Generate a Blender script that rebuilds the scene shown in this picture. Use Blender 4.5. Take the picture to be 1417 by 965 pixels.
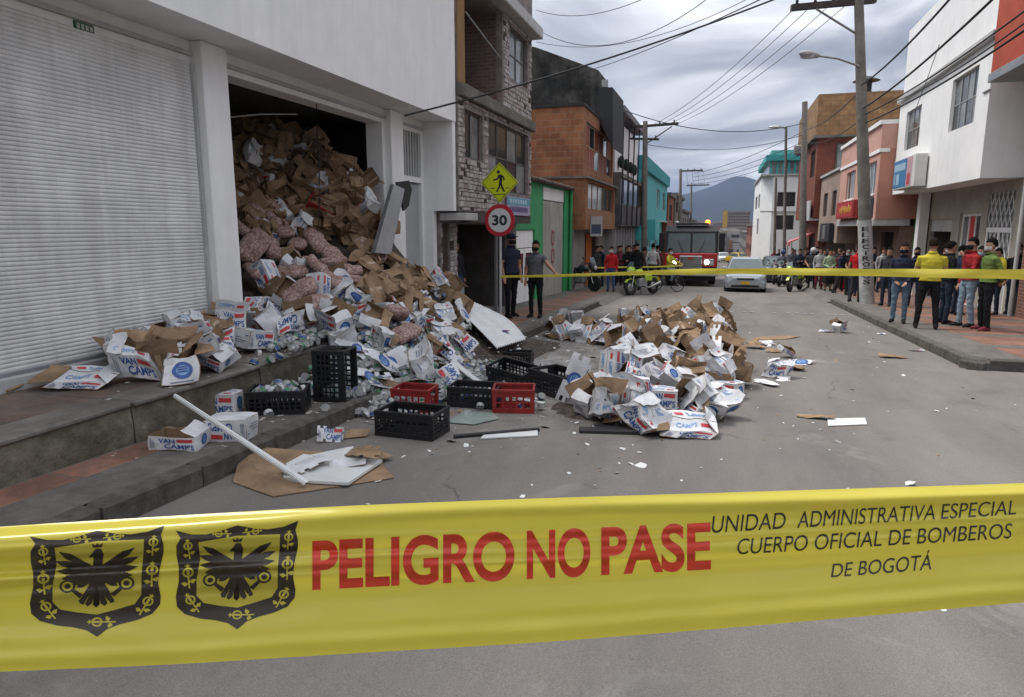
import bpy, bmesh, math, random
from mathutils import Vector, Matrix, Euler, noise
PI = math.pi
R = math.radians
scene = bpy.context.scene
for o in list(bpy.data.objects): bpy.data.objects.remove(o)
C = scene.collection

# ------------------------------------------------------------------ camera, sky, sun, exposure
CAM_H = 1.68                      # eye height over the road at the camera
FALL = 0.0314                     # the street runs gently downhill, away from the camera
FX, CX, CY = 945.0, 708.5, 482.5  # focal length and centre of the photograph in its own pixels
VPX, VPY = 1000.0, 315.0          # where level lines along the street meet
_yd = Vector((VPX-CX, -(VPY-CY), -FX)).normalized()
_up = Vector((1, 0, 0)).cross(Vector((0, -(VPY-CY), -FX))).normalized()
if _up.y < 0: _up = -_up
_xd = _yd.cross(_up)
ROT = Matrix((_xd, _yd, _up))     # camera space to world space
cam_data = bpy.data.cameras.new('camera')
cam_data.lens = 24.0; cam_data.sensor_width = 36.0
cam_data.clip_start = 0.05; cam_data.clip_end = 20000
cam = bpy.data.objects.new('camera', cam_data); C.objects.link(cam)
cam.location = (0, 0, CAM_H)
cam.rotation_euler = ROT.to_euler()
scene.camera = cam

SUN_EL, SUN_AZ = 64.0, 275.0      # high over the left-hand roofs, veiled by cloud
world = bpy.data.worlds.new('World'); scene.world = world
world.use_nodes = True
wn, wl = world.node_tree.nodes, world.node_tree.links
for n in list(wn): wn.remove(n)
w_out = wn.new('ShaderNodeOutputWorld'); w_bg = wn.new('ShaderNodeBackground')
w_sky = wn.new('ShaderNodeTexSky'); w_sky.sky_type = 'NISHITA'; w_sky.sun_disc = False
w_sky.sun_elevation = R(SUN_EL); w_sky.sun_rotation = R(SUN_AZ)
w_sky.altitude = 2600; w_sky.air_density = 1.2; w_sky.dust_density = 2.0
w_co = wn.new('ShaderNodeTexCoord')
w_sep = wn.new('ShaderNodeSeparateXYZ'); wl.new(w_co.outputs['Generated'], w_sep.inputs[0])
w_abs = wn.new('ShaderNodeMath'); w_abs.operation = 'MAXIMUM'; w_abs.inputs[1].default_value = 0.0
wl.new(w_sep.outputs['Z'], w_abs.inputs[0])
w_add = wn.new('ShaderNodeMath'); w_add.operation = 'ADD'; w_add.inputs[1].default_value = 0.16
wl.new(w_abs.outputs[0], w_add.inputs[0])
w_dx = wn.new('ShaderNodeMath'); w_dx.operation = 'DIVIDE'
w_dy = wn.new('ShaderNodeMath'); w_dy.operation = 'DIVIDE'
wl.new(w_sep.outputs['X'], w_dx.inputs[0]); wl.new(w_add.outputs[0], w_dx.inputs[1])
wl.new(w_sep.outputs['Y'], w_dy.inputs[0]); wl.new(w_add.outputs[0], w_dy.inputs[1])
w_cmb = wn.new('ShaderNodeCombineXYZ')
wl.new(w_dx.outputs[0], w_cmb.inputs[0]); wl.new(w_dy.outputs[0], w_cmb.inputs[1])
w_cmb.inputs[2].default_value = 1.9
w_n1 = wn.new('ShaderNodeTexNoise'); w_n1.inputs['Scale'].default_value = 1.05
w_n1.inputs['Detail'].default_value = 7; w_n1.inputs['Roughness'].default_value = 0.52
w_n1.inputs['Distortion'].default_value = 0.6
wl.new(w_cmb.outputs[0], w_n1.inputs['Vector'])
w_rp = wn.new('ShaderNodeValToRGB')
cr = w_rp.color_ramp
cr.elements[0].position = 0.33; cr.elements[0].color = (1.4, 1.48, 1.72, 1)
cr.elements[1].position = 0.70; cr.elements[1].color = (8.6, 8.6, 8.7, 1)
e = cr.elements.new(0.46); e.color = (2.35, 2.46, 2.72, 1)
e = cr.elements.new(0.58); e.color = (4.45, 4.5, 4.7, 1)
wl.new(w_n1.outputs['Fac'], w_rp.inputs[0])
w_mix = wn.new('ShaderNodeMixRGB'); w_mix.inputs[0].default_value = 0.93
wl.new(w_sky.outputs[0], w_mix.inputs[1]); wl.new(w_rp.outputs[0], w_mix.inputs[2])
w_cie = wn.new('ShaderNodeMath'); w_cie.operation = 'MULTIPLY_ADD'      # an overcast sky brightens from the horizon to the zenith
w_cie.inputs[1].default_value = 1.5; w_cie.inputs[2].default_value = 0.58
wl.new(w_abs.outputs[0], w_cie.inputs[0])
w_mul = wn.new('ShaderNodeVectorMath'); w_mul.operation = 'SCALE'
wl.new(w_mix.outputs[0], w_mul.inputs[0]); wl.new(w_cie.outputs[0], w_mul.inputs['Scale'])
wl.new(w_mul.outputs[0], w_bg.inputs['Color'])
w_bg.inputs['Strength'].default_value = 0.105
wl.new(w_bg.outputs[0], w_out.inputs['Surface'])

sun_data = bpy.data.lights.new('sun', 'SUN'); sun_data.energy = 1.5; sun_data.angle = R(22)
sun_data.color = (1.0, 0.965, 0.92)
sun = bpy.data.objects.new('sun', sun_data); C.objects.link(sun)
sun.rotation_euler = (R(90-SUN_EL), 0, R(180-SUN_AZ))
sun.location = (8, -10, 30)

scene.view_settings.view_transform = 'Standard'
scene.view_settings.look = 'None'
scene.view_settings.exposure = 1.22
scene.view_settings.gamma = 1.0
scene.view_settings.use_curve_mapping = False
scene.render.engine = 'CYCLES'
scene.cycles.use_denoising = True
scene.cycles.max_bounces = 5
scene.cycles.diffuse_bounces = 3
scene.cycles.glossy_bounces = 2
scene.cycles.transmission_bounces = 4
scene.cycles.transparent_max_bounces = 6
scene.cycles.caustics_reflective = False
scene.cycles.caustics_refractive = False
scene.cycles.sample_clamp_indirect = 4.0

# ------------------------------------------------------------------ measuring on the photograph
def ray(u, v): return ROT @ Vector((u-CX, -(v-CY), -FX))
def gz(y, h=0.0): return -FALL*y + h               # height of the road surface
def G(u, v, h=0.0):                                 # pixel on the road (plus h)
    d = ray(u, v); t = (h-CAM_H)/(d.z+FALL*d.y); return Vector((0, 0, CAM_H))+d*t
def PX(u, v, x):
    d = ray(u, v); return Vector((0, 0, CAM_H))+d*(x/d.x)
def PY(u, v, y):
    d = ray(u, v); return Vector((0, 0, CAM_H))+d*(y/d.y)
def FZ(u, v, x):                                    # (y, z) on a facade plane
    p = PX(u, v, x); return p.y, p.z

# ------------------------------------------------------------------ materials
MATS = {}
def mat(name, col, rough=0.75, var=0.12, scale=6.0, bump=0.0, bscale=None, metal=0.0, col2=None, spec=0.4,
        emit=None, estr=0.0, detail=6, stain=0.0, coords='Object', stain_scale=0.9, pos=(0.35, 0.7), coat=0.0, streak=0.0):
    if name in MATS: return MATS[name]
    m = bpy.data.materials.new(name); m.use_nodes = True
    nt = m.node_tree; n = nt.nodes; l = nt.links
    b = n['Principled BSDF']
    b.inputs['Roughness'].default_value = rough
    b.inputs['Metallic'].default_value = metal
    b.inputs['Specular IOR Level'].default_value = spec
    b.inputs['Coat Weight'].default_value = coat
    if len(col) == 3: col = (*col, 1)
    if col2 is None: col2 = tuple(c*(1-2*var) for c in col[:3])+(1,)
    elif len(col2) == 3: col2 = (*col2, 1)
    tc = n.new('ShaderNodeTexCoord')
    nz = n.new('ShaderNodeTexNoise'); nz.inputs['Scale'].default_value = scale; nz.inputs['Detail'].default_value = detail
    nz.inputs['Roughness'].default_value = 0.62
    l.new(tc.outputs[coords], nz.inputs['Vector'])
    rp = n.new('ShaderNodeValToRGB')
    rp.color_ramp.elements[0].position = pos[0]; rp.color_ramp.elements[1].position = pos[1]
    rp.color_ramp.elements[0].color = col2; rp.color_ramp.elements[1].color = col
    l.new(nz.outputs['Fac'], rp.inputs[0])
    out = rp.outputs[0]
    if stain > 0:
        n2 = n.new('ShaderNodeTexNoise'); n2.inputs['Scale'].default_value = stain_scale; n2.inputs['Detail'].default_value = 8
        n2.inputs['Roughness'].default_value = 0.7
        l.new(tc.outputs[coords], n2.inputs['Vector'])
        r2 = n.new('ShaderNodeValToRGB'); r2.color_ramp.elements[0].position = 0.42; r2.color_ramp.elements[1].position = 0.62
        r2.color_ramp.elements[0].color = (1-stain,)*3+(1,); r2.color_ramp.elements[1].color = (1, 1, 1, 1)
        l.new(n2.outputs['Fac'], r2.inputs[0])
        mx = n.new('ShaderNodeMixRGB'); mx.blend_type = 'MULTIPLY'; mx.inputs[0].default_value = 1
        l.new(out, mx.inputs[1]); l.new(r2.outputs[0], mx.inputs[2]); out = mx.outputs[0]
    if streak > 0:                         # rain streaks and grime running down a wall
        mp = n.new('ShaderNodeMapping'); mp.inputs['Scale'].default_value = (2.6, 2.6, 0.16); l.new(tc.outputs[coords], mp.inputs['Vector'])
        n3 = n.new('ShaderNodeTexNoise'); n3.inputs['Scale'].default_value = 2.0; n3.inputs['Detail'].default_value = 9; n3.inputs['Roughness'].default_value = 0.68; l.new(mp.outputs[0], n3.inputs['Vector'])
        r3 = n.new('ShaderNodeValToRGB'); r3.color_ramp.elements[0].position = 0.36; r3.color_ramp.elements[1].position = 0.56
        r3.color_ramp.elements[0].color = (1-streak, 1-streak*1.06, 1-streak*1.15, 1); r3.color_ramp.elements[1].color = (1, 1, 1, 1); l.new(n3.outputs['Fac'], r3.inputs[0])
        mx = n.new('ShaderNodeMixRGB'); mx.blend_type = 'MULTIPLY'; mx.inputs[0].default_value = 1
        l.new(out, mx.inputs[1]); l.new(r3.outputs[0], mx.inputs[2]); out = mx.outputs[0]
    l.new(out, b.inputs['Base Color'])
    if bump > 0:
        nb = n.new('ShaderNodeTexNoise'); nb.inputs['Scale'].default_value = bscale or scale*3; nb.inputs['Detail'].default_value = 5
        l.new(tc.outputs[coords], nb.inputs['Vector'])
        bp = n.new('ShaderNodeBump'); bp.inputs['Strength'].default_value = bump; bp.inputs['Distance'].default_value = 0.02
        l.new(nb.outputs['Fac'], bp.inputs['Height']); l.new(bp.outputs[0], b.inputs['Normal'])
    if emit:
        b.inputs['Emission Color'].default_value = (*emit, 1); b.inputs['Emission Strength'].default_value = estr
    MATS[name] = m
    return m

def brick_mat(name, c1, c2, mortar, bw=0.3, bh=0.1, swap='XZ', mort=0.012, stain=0.3, bump=0.5):
    """Courses too fine to pick apart at this distance; swap tells which two axes carry the pattern."""
    if name in MATS: return MATS[name]
    m = bpy.data.materials.new(name); m.use_nodes = True
    n = m.node_tree.nodes; l = m.node_tree.links; b = n['Principled BSDF']
    b.inputs['Roughness'].default_value = 0.85; b.inputs['Specular IOR Level'].default_value = 0.25
    tc = n.new('ShaderNodeTexCoord'); sp = n.new('ShaderNodeSeparateXYZ'); cb = n.new('ShaderNodeCombineXYZ')
    l.new(tc.outputs['Object'], sp.inputs[0])
    if swap == 'XYZ':                      # both wall directions at once: x + y runs along any wall
        ad = n.new('ShaderNodeMath'); l.new(sp.outputs['X'], ad.inputs[0]); l.new(sp.outputs['Y'], ad.inputs[1])
        l.new(ad.outputs[0], cb.inputs[0]); l.new(sp.outputs['Z'], cb.inputs[1])
    else:
        l.new(sp.outputs[swap[0]], cb.inputs[0]); l.new(sp.outputs[swap[1]], cb.inputs[1])
    br = n.new('ShaderNodeTexBrick'); l.new(cb.outputs[0], br.inputs['Vector'])
    br.inputs['Color1'].default_value = (*c1, 1); br.inputs['Color2'].default_value = (*c2, 1); br.inputs['Mortar'].default_value = (*mortar, 1)
    br.inputs['Scale'].default_value = 1.0; br.inputs['Mortar Size'].default_value = mort
    br.inputs['Brick Width'].default_value = bw; br.inputs['Row Height'].default_value = bh
    n2 = n.new('ShaderNodeTexNoise'); n2.inputs['Scale'].default_value = 1.3; n2.inputs['Detail'].default_value = 9; n2.inputs['Roughness'].default_value = 0.7
    l.new(tc.outputs['Object'], n2.inputs['Vector'])
    r2 = n.new('ShaderNodeValToRGB'); r2.color_ramp.elements[0].position = 0.35; r2.color_ramp.elements[1].position = 0.65
    r2.color_ramp.elements[0].color = (1-stain,)*3+(1,); r2.color_ramp.elements[1].color = (1, 1, 1, 1)
    l.new(n2.outputs['Fac'], r2.inputs[0])
    mx = n.new('ShaderNodeMixRGB'); mx.blend_type = 'MULTIPLY'; mx.inputs[0].default_value = 1
    l.new(br.outputs['Color'], mx.inputs[1]); l.new(r2.outputs[0], mx.inputs[2]); l.new(mx.outputs[0], b.inputs['Base Color'])
    bp = n.new('ShaderNodeBump'); bp.inputs['Strength'].default_value = bump; bp.inputs['Distance'].default_value = 0.01; bp.invert = True
    l.new(br.outputs['Fac'], bp.inputs['Height']); l.new(bp.outputs[0], b.inputs['Normal'])
    MATS[name] = m
    return m

def node_mix(n, l, fac, a, b, mode='MIX'):
    mx = n.new('ShaderNodeMixRGB'); mx.blend_type = mode
    for i, q in ((0, fac), (1, a), (2, b)):
        if hasattr(q, 'is_linked'): l.new(q, mx.inputs[i])
        else: mx.inputs[i].default_value = q if i == 0 else (*q, 1)
    return mx.outputs[0]
def node_noise(n, l, vec, scale, detail=6, rough=0.6, lo=0.4, hi=0.6, dist=0.0):
    z = n.new('ShaderNodeTexNoise'); z.inputs['Scale'].default_value = scale; z.inputs['Detail'].default_value = detail; z.inputs['Roughness'].default_value = rough; z.inputs['Distortion'].default_value = dist
    l.new(vec, z.inputs['Vector']); r = n.new('ShaderNodeValToRGB'); r.color_ramp.elements[0].position = lo; r.color_ramp.elements[1].position = hi; l.new(z.outputs['Fac'], r.inputs[0])
    return r.outputs[0]
def road_mat():
    m = bpy.data.materials.new('worn_asphalt'); m.use_nodes = True; n = m.node_tree.nodes; l = m.node_tree.links; b = n['Principled BSDF']
    b.inputs['Roughness'].default_value = 0.88; b.inputs['Specular IOR Level'].default_value = 0.3
    tc = n.new('ShaderNodeTexCoord'); ob = tc.outputs['Object']
    mp = n.new('ShaderNodeMapping'); mp.inputs['Scale'].default_value = (1.0, 0.22, 1.0); l.new(ob, mp.inputs['Vector'])
    col = node_mix(n, l, node_noise(n, l, ob, 130, 3, 0.7, 0.3, 0.72), (0.115, 0.106, 0.097), (0.215, 0.2, 0.184))
    col = node_mix(n, l, 1.0, col, node_mix(n, l, node_noise(n, l, mp.outputs[0], 1.1, 8, 0.65, 0.36, 0.64), (0.80, 0.79, 0.78), (1.1, 1.08, 1.05)), 'MULTIPLY')
    col = node_mix(n, l, 1.0, col, node_mix(n, l, node_noise(n, l, ob, 0.55, 9, 0.72, 0.30, 0.44, 0.4), (0.70, 0.69, 0.69), (1, 1, 1)), 'MULTIPLY')       # oil and damp
    dust = node_noise(n, l, ob, 0.9, 10, 0.75, 0.56, 0.72, 0.8); col = node_mix(n, l, node_mix(n, l, 1.0, dust, (0.5, 0.5, 0.5), 'MULTIPLY'), col, (0.30, 0.285, 0.26))
    nz = n.new('ShaderNodeTexNoise'); nz.inputs['Scale'].default_value = 1.7; nz.inputs['Detail'].default_value = 6; l.new(ob, nz.inputs['Vector'])
    va = n.new('ShaderNodeVectorMath'); va.operation = 'MULTIPLY_ADD'; l.new(nz.outputs['Color'], va.inputs[0]); va.inputs[1].default_value = (0.9, 0.9, 0); l.new(ob, va.inputs[2])
    vo = n.new('ShaderNodeTexVoronoi'); vo.feature = 'DISTANCE_TO_EDGE'; vo.inputs['Scale'].default_value = 0.42; l.new(va.outputs[0], vo.inputs['Vector'])
    cr_ = n.new('ShaderNodeValToRGB'); cr_.color_ramp.elements[0].position = 0.0; cr_.color_ramp.elements[1].position = 0.008; cr_.color_ramp.elements[0].color = (1, 1, 1, 1); cr_.color_ramp.elements[1].color = (0, 0, 0, 1); l.new(vo.outputs['Distance'], cr_.inputs[0])
    crack = node_mix(n, l, 1.0, cr_.outputs[0], node_noise(n, l, ob, 0.6, 4, 0.6, 0.50, 0.60), 'MULTIPLY')
    col = node_mix(n, l, node_mix(n, l, 1.0, crack, (0.75, 0.75, 0.75), 'MULTIPLY'), col, (0.045, 0.042, 0.04))
    mp2 = n.new('ShaderNodeMapping'); mp2.vector_type = 'POINT'; mp2.inputs['Location'].default_value = (2.4/1.9, -9.6/5.5, 0); mp2.inputs['Scale'].default_value = (1/1.9, 1/5.5, 0); l.new(ob, mp2.inputs['Vector'])
    gd = n.new('ShaderNodeTexGradient'); gd.gradient_type = 'SPHERICAL'; l.new(mp2.outputs[0], gd.inputs['Vector'])      # powder trodden out round the spill
    pw = node_mix(n, l, 1.0, node_mix(n, l, 1.0, gd.outputs['Color'], node_noise(n, l, ob, 2.6, 10, 0.78, 0.42, 0.64, 0.7), 'MULTIPLY'), (0.95, 0.95, 0.95), 'MULTIPLY')
    col = node_mix(n, l, pw, col, (0.40, 0.385, 0.35))
    l.new(col, b.inputs['Base Color'])
    nb = n.new('ShaderNodeTexNoise'); nb.inputs['Scale'].default_value = 150; nb.inputs['Detail'].default_value = 4; l.new(ob, nb.inputs['Vector'])
    bp = n.new('ShaderNodeBump'); bp.inputs['Strength'].default_value = 0.45; bp.inputs['Distance'].default_value = 0.012; l.new(nb.outputs['Fac'], bp.inputs['Height']); l.new(bp.outputs[0], b.inputs['Normal'])
    return m
def sack_mat():
    m = bpy.data.materials.new('net_sack'); m.use_nodes = True; n = m.node_tree.nodes; l = m.node_tree.links; b = n['Principled BSDF']; b.inputs['Roughness'].default_value = 0.8
    tc = n.new('ShaderNodeTexCoord'); ob = tc.outputs['Object']; vo = n.new('ShaderNodeTexVoronoi'); vo.inputs['Scale'].default_value = 26; l.new(ob, vo.inputs['Vector'])
    r = n.new('ShaderNodeValToRGB'); r.color_ramp.elements[0].position = 0.25; r.color_ramp.elements[1].position = 0.75; r.color_ramp.elements[0].color = (0.47, 0.35, 0.31, 1); r.color_ramp.elements[1].color = (0.24, 0.14, 0.12, 1); l.new(vo.outputs['Distance'], r.inputs[0])
    l.new(node_mix(n, l, 1.0, r.outputs[0], node_mix(n, l, node_noise(n, l, ob, 4, 6, 0.6, 0.35, 0.65), (0.62, 0.55, 0.52), (1, 1, 1)), 'MULTIPLY'), b.inputs['Base Color'])
    bp = n.new('ShaderNodeBump'); bp.inputs['Strength'].default_value = 0.55; bp.inputs['Distance'].default_value = 0.012; bp.invert = True; l.new(vo.outputs['Distance'], bp.inputs['Height']); l.new(bp.outputs[0], b.inputs['Normal'])
    return m

# ------------------------------------------------------------------ mesh helpers
class MB:
    """Collects shapes; build() links them as ONE mesh object."""
    def __init__(s): s.v = []; s.f = []; s.m = []; s.sm = []
    def add(s, vs, fs, m=0, smooth=False, M=None):
        k = len(s.v)
        s.v += [tuple(M @ Vector(p)) if M is not None else tuple(p) for p in vs]
        s.f += [tuple(i+k for i in f) for f in fs]; s.m += [m]*len(fs); s.sm += [smooth]*len(fs)
        return s
    def box(s, x0, x1, y0, y1, z0, z1, m=0, M=None, ch=0.0):
        if ch > 0:
            return s.chbox((x0, y0, z0), (x1, y1, z1), ch, m, M)
        return s.add([(x0,y0,z0),(x1,y0,z0),(x1,y1,z0),(x0,y1,z0),(x0,y0,z1),(x1,y0,z1),(x1,y1,z1),(x0,y1,z1)],
                     [(0,3,2,1),(4,5,6,7),(0,1,5,4),(1,2,6,5),(2,3,7,6),(3,0,4,7)], m, False, M)
    def chbox(s, a, b, c, m=0, M=None):      # box whose edges are chamfered by c
        lo, hi = Vector(a), Vector(b); vs = []; idx = {}
        for sx in (0, 1):
            for sy in (0, 1):
                for sz in (0, 1):
                    p = [hi[i] if q else lo[i] for i, q in enumerate((sx, sy, sz))]
                    d = [-c if q else c for q in (sx, sy, sz)]
                    for ax in range(3):
                        q = list(p)
                        for j in range(3):
                            if j != ax: q[j] += d[j]
                        idx[(sx, sy, sz, ax)] = len(vs); vs.append(tuple(q))
        fs = []
        for ax in range(3):
            j, k = (ax+1) % 3, (ax+2) % 3
            for sv in (0, 1):
                ring = []
                for (bj, bk) in ((0,0),(1,0),(1,1),(0,1)):
                    key = [0,0,0]; key[ax] = sv; key[j] = bj; key[k] = bk
                    ring.append(idx[(*key, ax)])
                fs.append(tuple(ring if sv else ring[::-1]))
        for ax in range(3):                  # edge chamfers along ax
            j, k = (ax+1) % 3, (ax+2) % 3
            for bj in (0, 1):
                for bk in (0, 1):
                    k0 = [0,0,0]; k0[j] = bj; k0[k] = bk; k1 = list(k0); k1[ax] = 1
                    q = (idx[(*k0, j)], idx[(*k1, j)], idx[(*k1, k)], idx[(*k0, k)])
                    fs.append(q if bj == bk else q[::-1])
        for sx in (0, 1):
            for sy in (0, 1):
                for sz in (0, 1):
                    t = tuple(idx[(sx, sy, sz, a_)] for a_ in range(3))
                    fs.append(t if (sx+sy+sz) % 2 else t[::-1])
        return s.add(vs, fs, m, False, M)
    def tube(s, p0, p1, r0, r1=None, n=10, m=0, caps=True, M=None, smooth=True):
        p0, p1 = Vector(p0), Vector(p1); r1 = r0 if r1 is None else r1
        d = (p1-p0).normalized(); a = d.orthogonal().normalized(); b = d.cross(a)
        vs = []
        for p, r in ((p0, r0), (p1, r1)):
            for i in range(n):
                t = 2*PI*i/n; vs.append(p+a*(r*math.cos(t))+b*(r*math.sin(t)))
        s.add(vs, [(i, (i+1) % n, n+(i+1) % n, n+i) for i in range(n)], m, smooth, M)
        if caps:
            s.add(vs, [tuple(range(n))[::-1], tuple(range(n, 2*n))], m, False, M)
        return s
    def path(s, pts, r, n=6, m=0, M=None):
        pts = [Vector(p) for p in pts]; vs = []; up = Vector((0, 0, 1))
        for i, p in enumerate(pts):
            d = (pts[min(i+1, len(pts)-1)]-pts[max(i-1, 0)]).normalized()
            a = d.cross(up); a = a.normalized() if a.length > 1e-3 else Vector((1, 0, 0)); b = d.cross(a)
            rr = r[i] if isinstance(r, (list, tuple)) else r
            for k in range(n):
                t = 2*PI*k/n; vs.append(p+a*(rr*math.cos(t))+b*(rr*math.sin(t)))
        fs = [(i*n+k, i*n+(k+1) % n, (i+1)*n+(k+1) % n, (i+1)*n+k) for i in range(len(pts)-1) for k in range(n)]
        s.add(vs, fs, m, True, M)
        s.add(vs, [tuple(range(n))[::-1], tuple(range(len(vs)-n, len(vs)))], m, False, M)
        return s
    def rings(s, rings, m=0, smooth=True, caps=True, M=None, closed=False):
        n = len(rings[0]); vs = [p for r in rings for p in r]; k = len(rings)
        fs = [(i*n+j, i*n+(j+1) % n, ((i+1) % k)*n+(j+1) % n, ((i+1) % k)*n+j) for i in range(k if closed else k-1) for j in range(n)]
        s.add(vs, fs, m, smooth, M)
        if caps and not closed: s.add(vs, [tuple(range(n))[::-1], tuple(range((k-1)*n, k*n))], m, False, M)
        return s
    def ell(s, c, rx, ry, rz, n=12, k=8, m=0, M=None):
        c = Vector(c); vs = [c+Vector((0, 0, -rz))]; fs = []
        for i in range(1, k):
            ph = -PI/2+PI*i/k
            for j in range(n):
                t = 2*PI*j/n
                vs.append(c+Vector((rx*math.cos(ph)*math.cos(t), ry*math.cos(ph)*math.sin(t), rz*math.sin(ph))))
        vs.append(c+Vector((0, 0, rz))); L = len(vs)-1
        for j in range(n):
            fs.append((0, 1+(j+1) % n, 1+j)); fs.append((L, L-n+j, L-n+(j+1) % n))
        for i in range(k-2):
            for j in range(n):
                fs.append((1+i*n+j, 1+i*n+(j+1) % n, 1+(i+1)*n+(j+1) % n, 1+(i+1)*n+j))
        return s.add(vs, fs, m, True, M)
    def prism(s, poly, a0, a1, axis='y', m=0, M=None):
        """Extrude a 2-D outline along an axis. y: poly is (x, z); x: poly is (y, z); z: poly is (x, y)."""
        def P3(p, a):
            if axis == 'y': return (p[0], a, p[1])
            if axis == 'x': return (a, p[0], p[1])
            return (p[0], p[1], a)
        n = len(poly); vs = [P3(p, a0) for p in poly]+[P3(p, a1) for p in poly]
        fs = [(i, (i+1) % n, n+(i+1) % n, n+i) for i in range(n)]
        s.add(vs, fs+[tuple(range(n))[::-1], tuple(range(n, 2*n))], m, False, M)
        return s
    def quad(s, *p, m=0): return s.add(p, [tuple(range(len(p)))], m)
    def mesh(s, name, mats=()):
        me = bpy.data.meshes.new(name); me.from_pydata(s.v, [], s.f)
        for x in mats: me.materials.append(x)
        me.polygons.foreach_set('material_index', s.m); me.polygons.foreach_set('use_smooth', s.sm)
        me.validate(); me.update()
        bm = bmesh.new(); bm.from_mesh(me); bmesh.ops.recalc_face_normals(bm, faces=bm.faces); bm.to_mesh(me); bm.free()
        return me
    def build(s, name, mats, parent=None, loc=None, rot=None):
        if not isinstance(mats, (list, tuple)): mats = [mats]
        o = bpy.data.objects.new(name, s.mesh(name, mats)); C.objects.link(o)
        if parent is not None: o.parent = parent
        if loc is not None: o.location = loc
        if rot is not None: o.rotation_euler = rot
        return o

def link(name, me, parent=None, loc=(0, 0, 0), rot=(0, 0, 0), scale=None):
    o = bpy.data.objects.new(name, me); C.objects.link(o); o.parent = parent
    o.location = loc; o.rotation_euler = rot
    if scale is not None: o.scale = scale
    return o
def tag(o, label, cat, group=None):
    o['label'] = label; o['category'] = cat
    if group: o['group'] = group
    return o
def struct(o): o['kind'] = 'structure'; return o
def stuff(o, label=None, cat=None):
    o['kind'] = 'stuff'
    if label: o['label'] = label
    if cat: o['category'] = cat
    return o
def thing(name, label, cat, loc=(0, 0, 0), rz=0.0, group=None):
    o = bpy.data.objects.new(name, None); C.objects.link(o); o.empty_display_size = 0.1
    o.location = loc; o.rotation_euler = (0, 0, rz)
    return tag(o, label, cat, group)
KIDS = {}
def copy_tree(o, loc=None, rot=None, label=None, group=None, scale=None):
    c = o.copy(); C.objects.link(c)
    if loc is not None: c.location = loc
    if rot is not None: c.rotation_euler = rot
    if scale is not None: c.scale = scale
    if label: c['label'] = label
    if group: c['group'] = group
    for ch in o.children:
        d = ch.copy(); C.objects.link(d); d.parent = c
        for g in ch.children:
            e_ = g.copy(); C.objects.link(e_); e_.parent = d
    return c

_TXT = {}
def text_geo(body, off=0.0, res=3):
    """Outline lettering as flat triangles: (verts2d, faces, width, height), lower left at 0, 0."""
    key = (body, off, res)
    if key in _TXT: return _TXT[key]
    cu = bpy.data.curves.new('lettering', 'FONT'); cu.body = body; cu.offset = off; cu.resolution_u = res
    o = bpy.data.objects.new('lettering', cu); C.objects.link(o)
    me = o.to_mesh()
    vs = [(v.co.x, v.co.y) for v in me.vertices]; fs = [tuple(p.vertices) for p in me.polygons]
    o.to_mesh_clear(); bpy.data.objects.remove(o); bpy.data.curves.remove(cu)
    x0 = min(v[0] for v in vs); x1 = max(v[0] for v in vs); y0 = min(v[1] for v in vs); y1 = max(v[1] for v in vs)
    vs = [(x-x0, y-y0) for x, y in vs]
    _TXT[key] = (vs, fs, x1-x0, y1-y0)
    return _TXT[key]
def lettering(mb, body, w, h, fn, m=0, off=0.0, shear=0.0):
    """Fit the lettering into w x h and put each vertex through fn(x, y) -> point."""
    vs, fs, tw, th = text_geo(body, off)
    mb.add([fn(x*w/tw+shear*y*h/th, y*h/th) for x, y in vs], fs, m)
# ------------------------------------------------------------------ shared materials
M_asphalt = road_mat()
M_concrete = mat('concrete', (0.22, 0.203, 0.175), 0.92, 0.15, 7, 0.35, 60, stain=0.35, stain_scale=1.4, spec=0.2)
M_walk = mat('pavement_concrete', (0.185, 0.169, 0.149), 0.92, 0.16, 9, 0.3, 90, stain=0.25, stain_scale=0.9, spec=0.2)
M_kerb = mat('kerb_concrete', (0.15, 0.138, 0.12), 0.92, 0.2, 12, 0.35, 70, stain=0.4, stain_scale=2.5, spec=0.2)
M_block = mat('old_concrete', (0.215, 0.19, 0.145), 0.95, 0.2, 9, 0.5, 45, col2=(0.12, 0.105, 0.08), stain=0.4, stain_scale=2.0, spec=0.15)
M_terra = mat('terracotta_paving', (0.30, 0.145, 0.10), 0.9, 0.2, 10, 0.3, 80, col2=(0.2, 0.12, 0.09), stain=0.35, stain_scale=1.1, spec=0.2)
M_platform = mat('worn_red_concrete', (0.2, 0.13, 0.1), 0.9, 0.2, 3, 0.3, 60, col2=(0.13, 0.115, 0.1), stain=0.35, stain_scale=1.6, spec=0.2)
M_white = mat('white_paint', (0.83, 0.825, 0.81), 0.75, 0.035, 2.2, 0.05, 30, stain=0.06, stain_scale=0.8, spec=0.3, streak=0.05)
M_offwhite = mat('grey_white_paint', (0.52, 0.52, 0.51), 0.75, 0.06, 3, 0.05, 30, stain=0.14, stain_scale=1.0, spec=0.3, streak=0.16)
M_shutter = mat('shutter_steel', (0.76, 0.755, 0.74), 0.55, 0.06, 1.5, 0, stain=0.16, stain_scale=1.6, streak=0.14)
M_greymetal = mat('grey_steel', (0.3, 0.31, 0.32), 0.45, 0.1, 6, metal=0.3, stain=0.15)
M_dark = mat('dark_paint', (0.025, 0.025, 0.027), 0.6, 0.2, 8)
M_black = mat('black_rubber', (0.018, 0.018, 0.018), 0.7, 0.2, 20)
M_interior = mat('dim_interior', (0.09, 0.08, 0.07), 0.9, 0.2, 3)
M_glass = mat('window_glass', (0.045, 0.052, 0.055), 0.08, 0.25, 0.9, spec=0.6)
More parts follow.
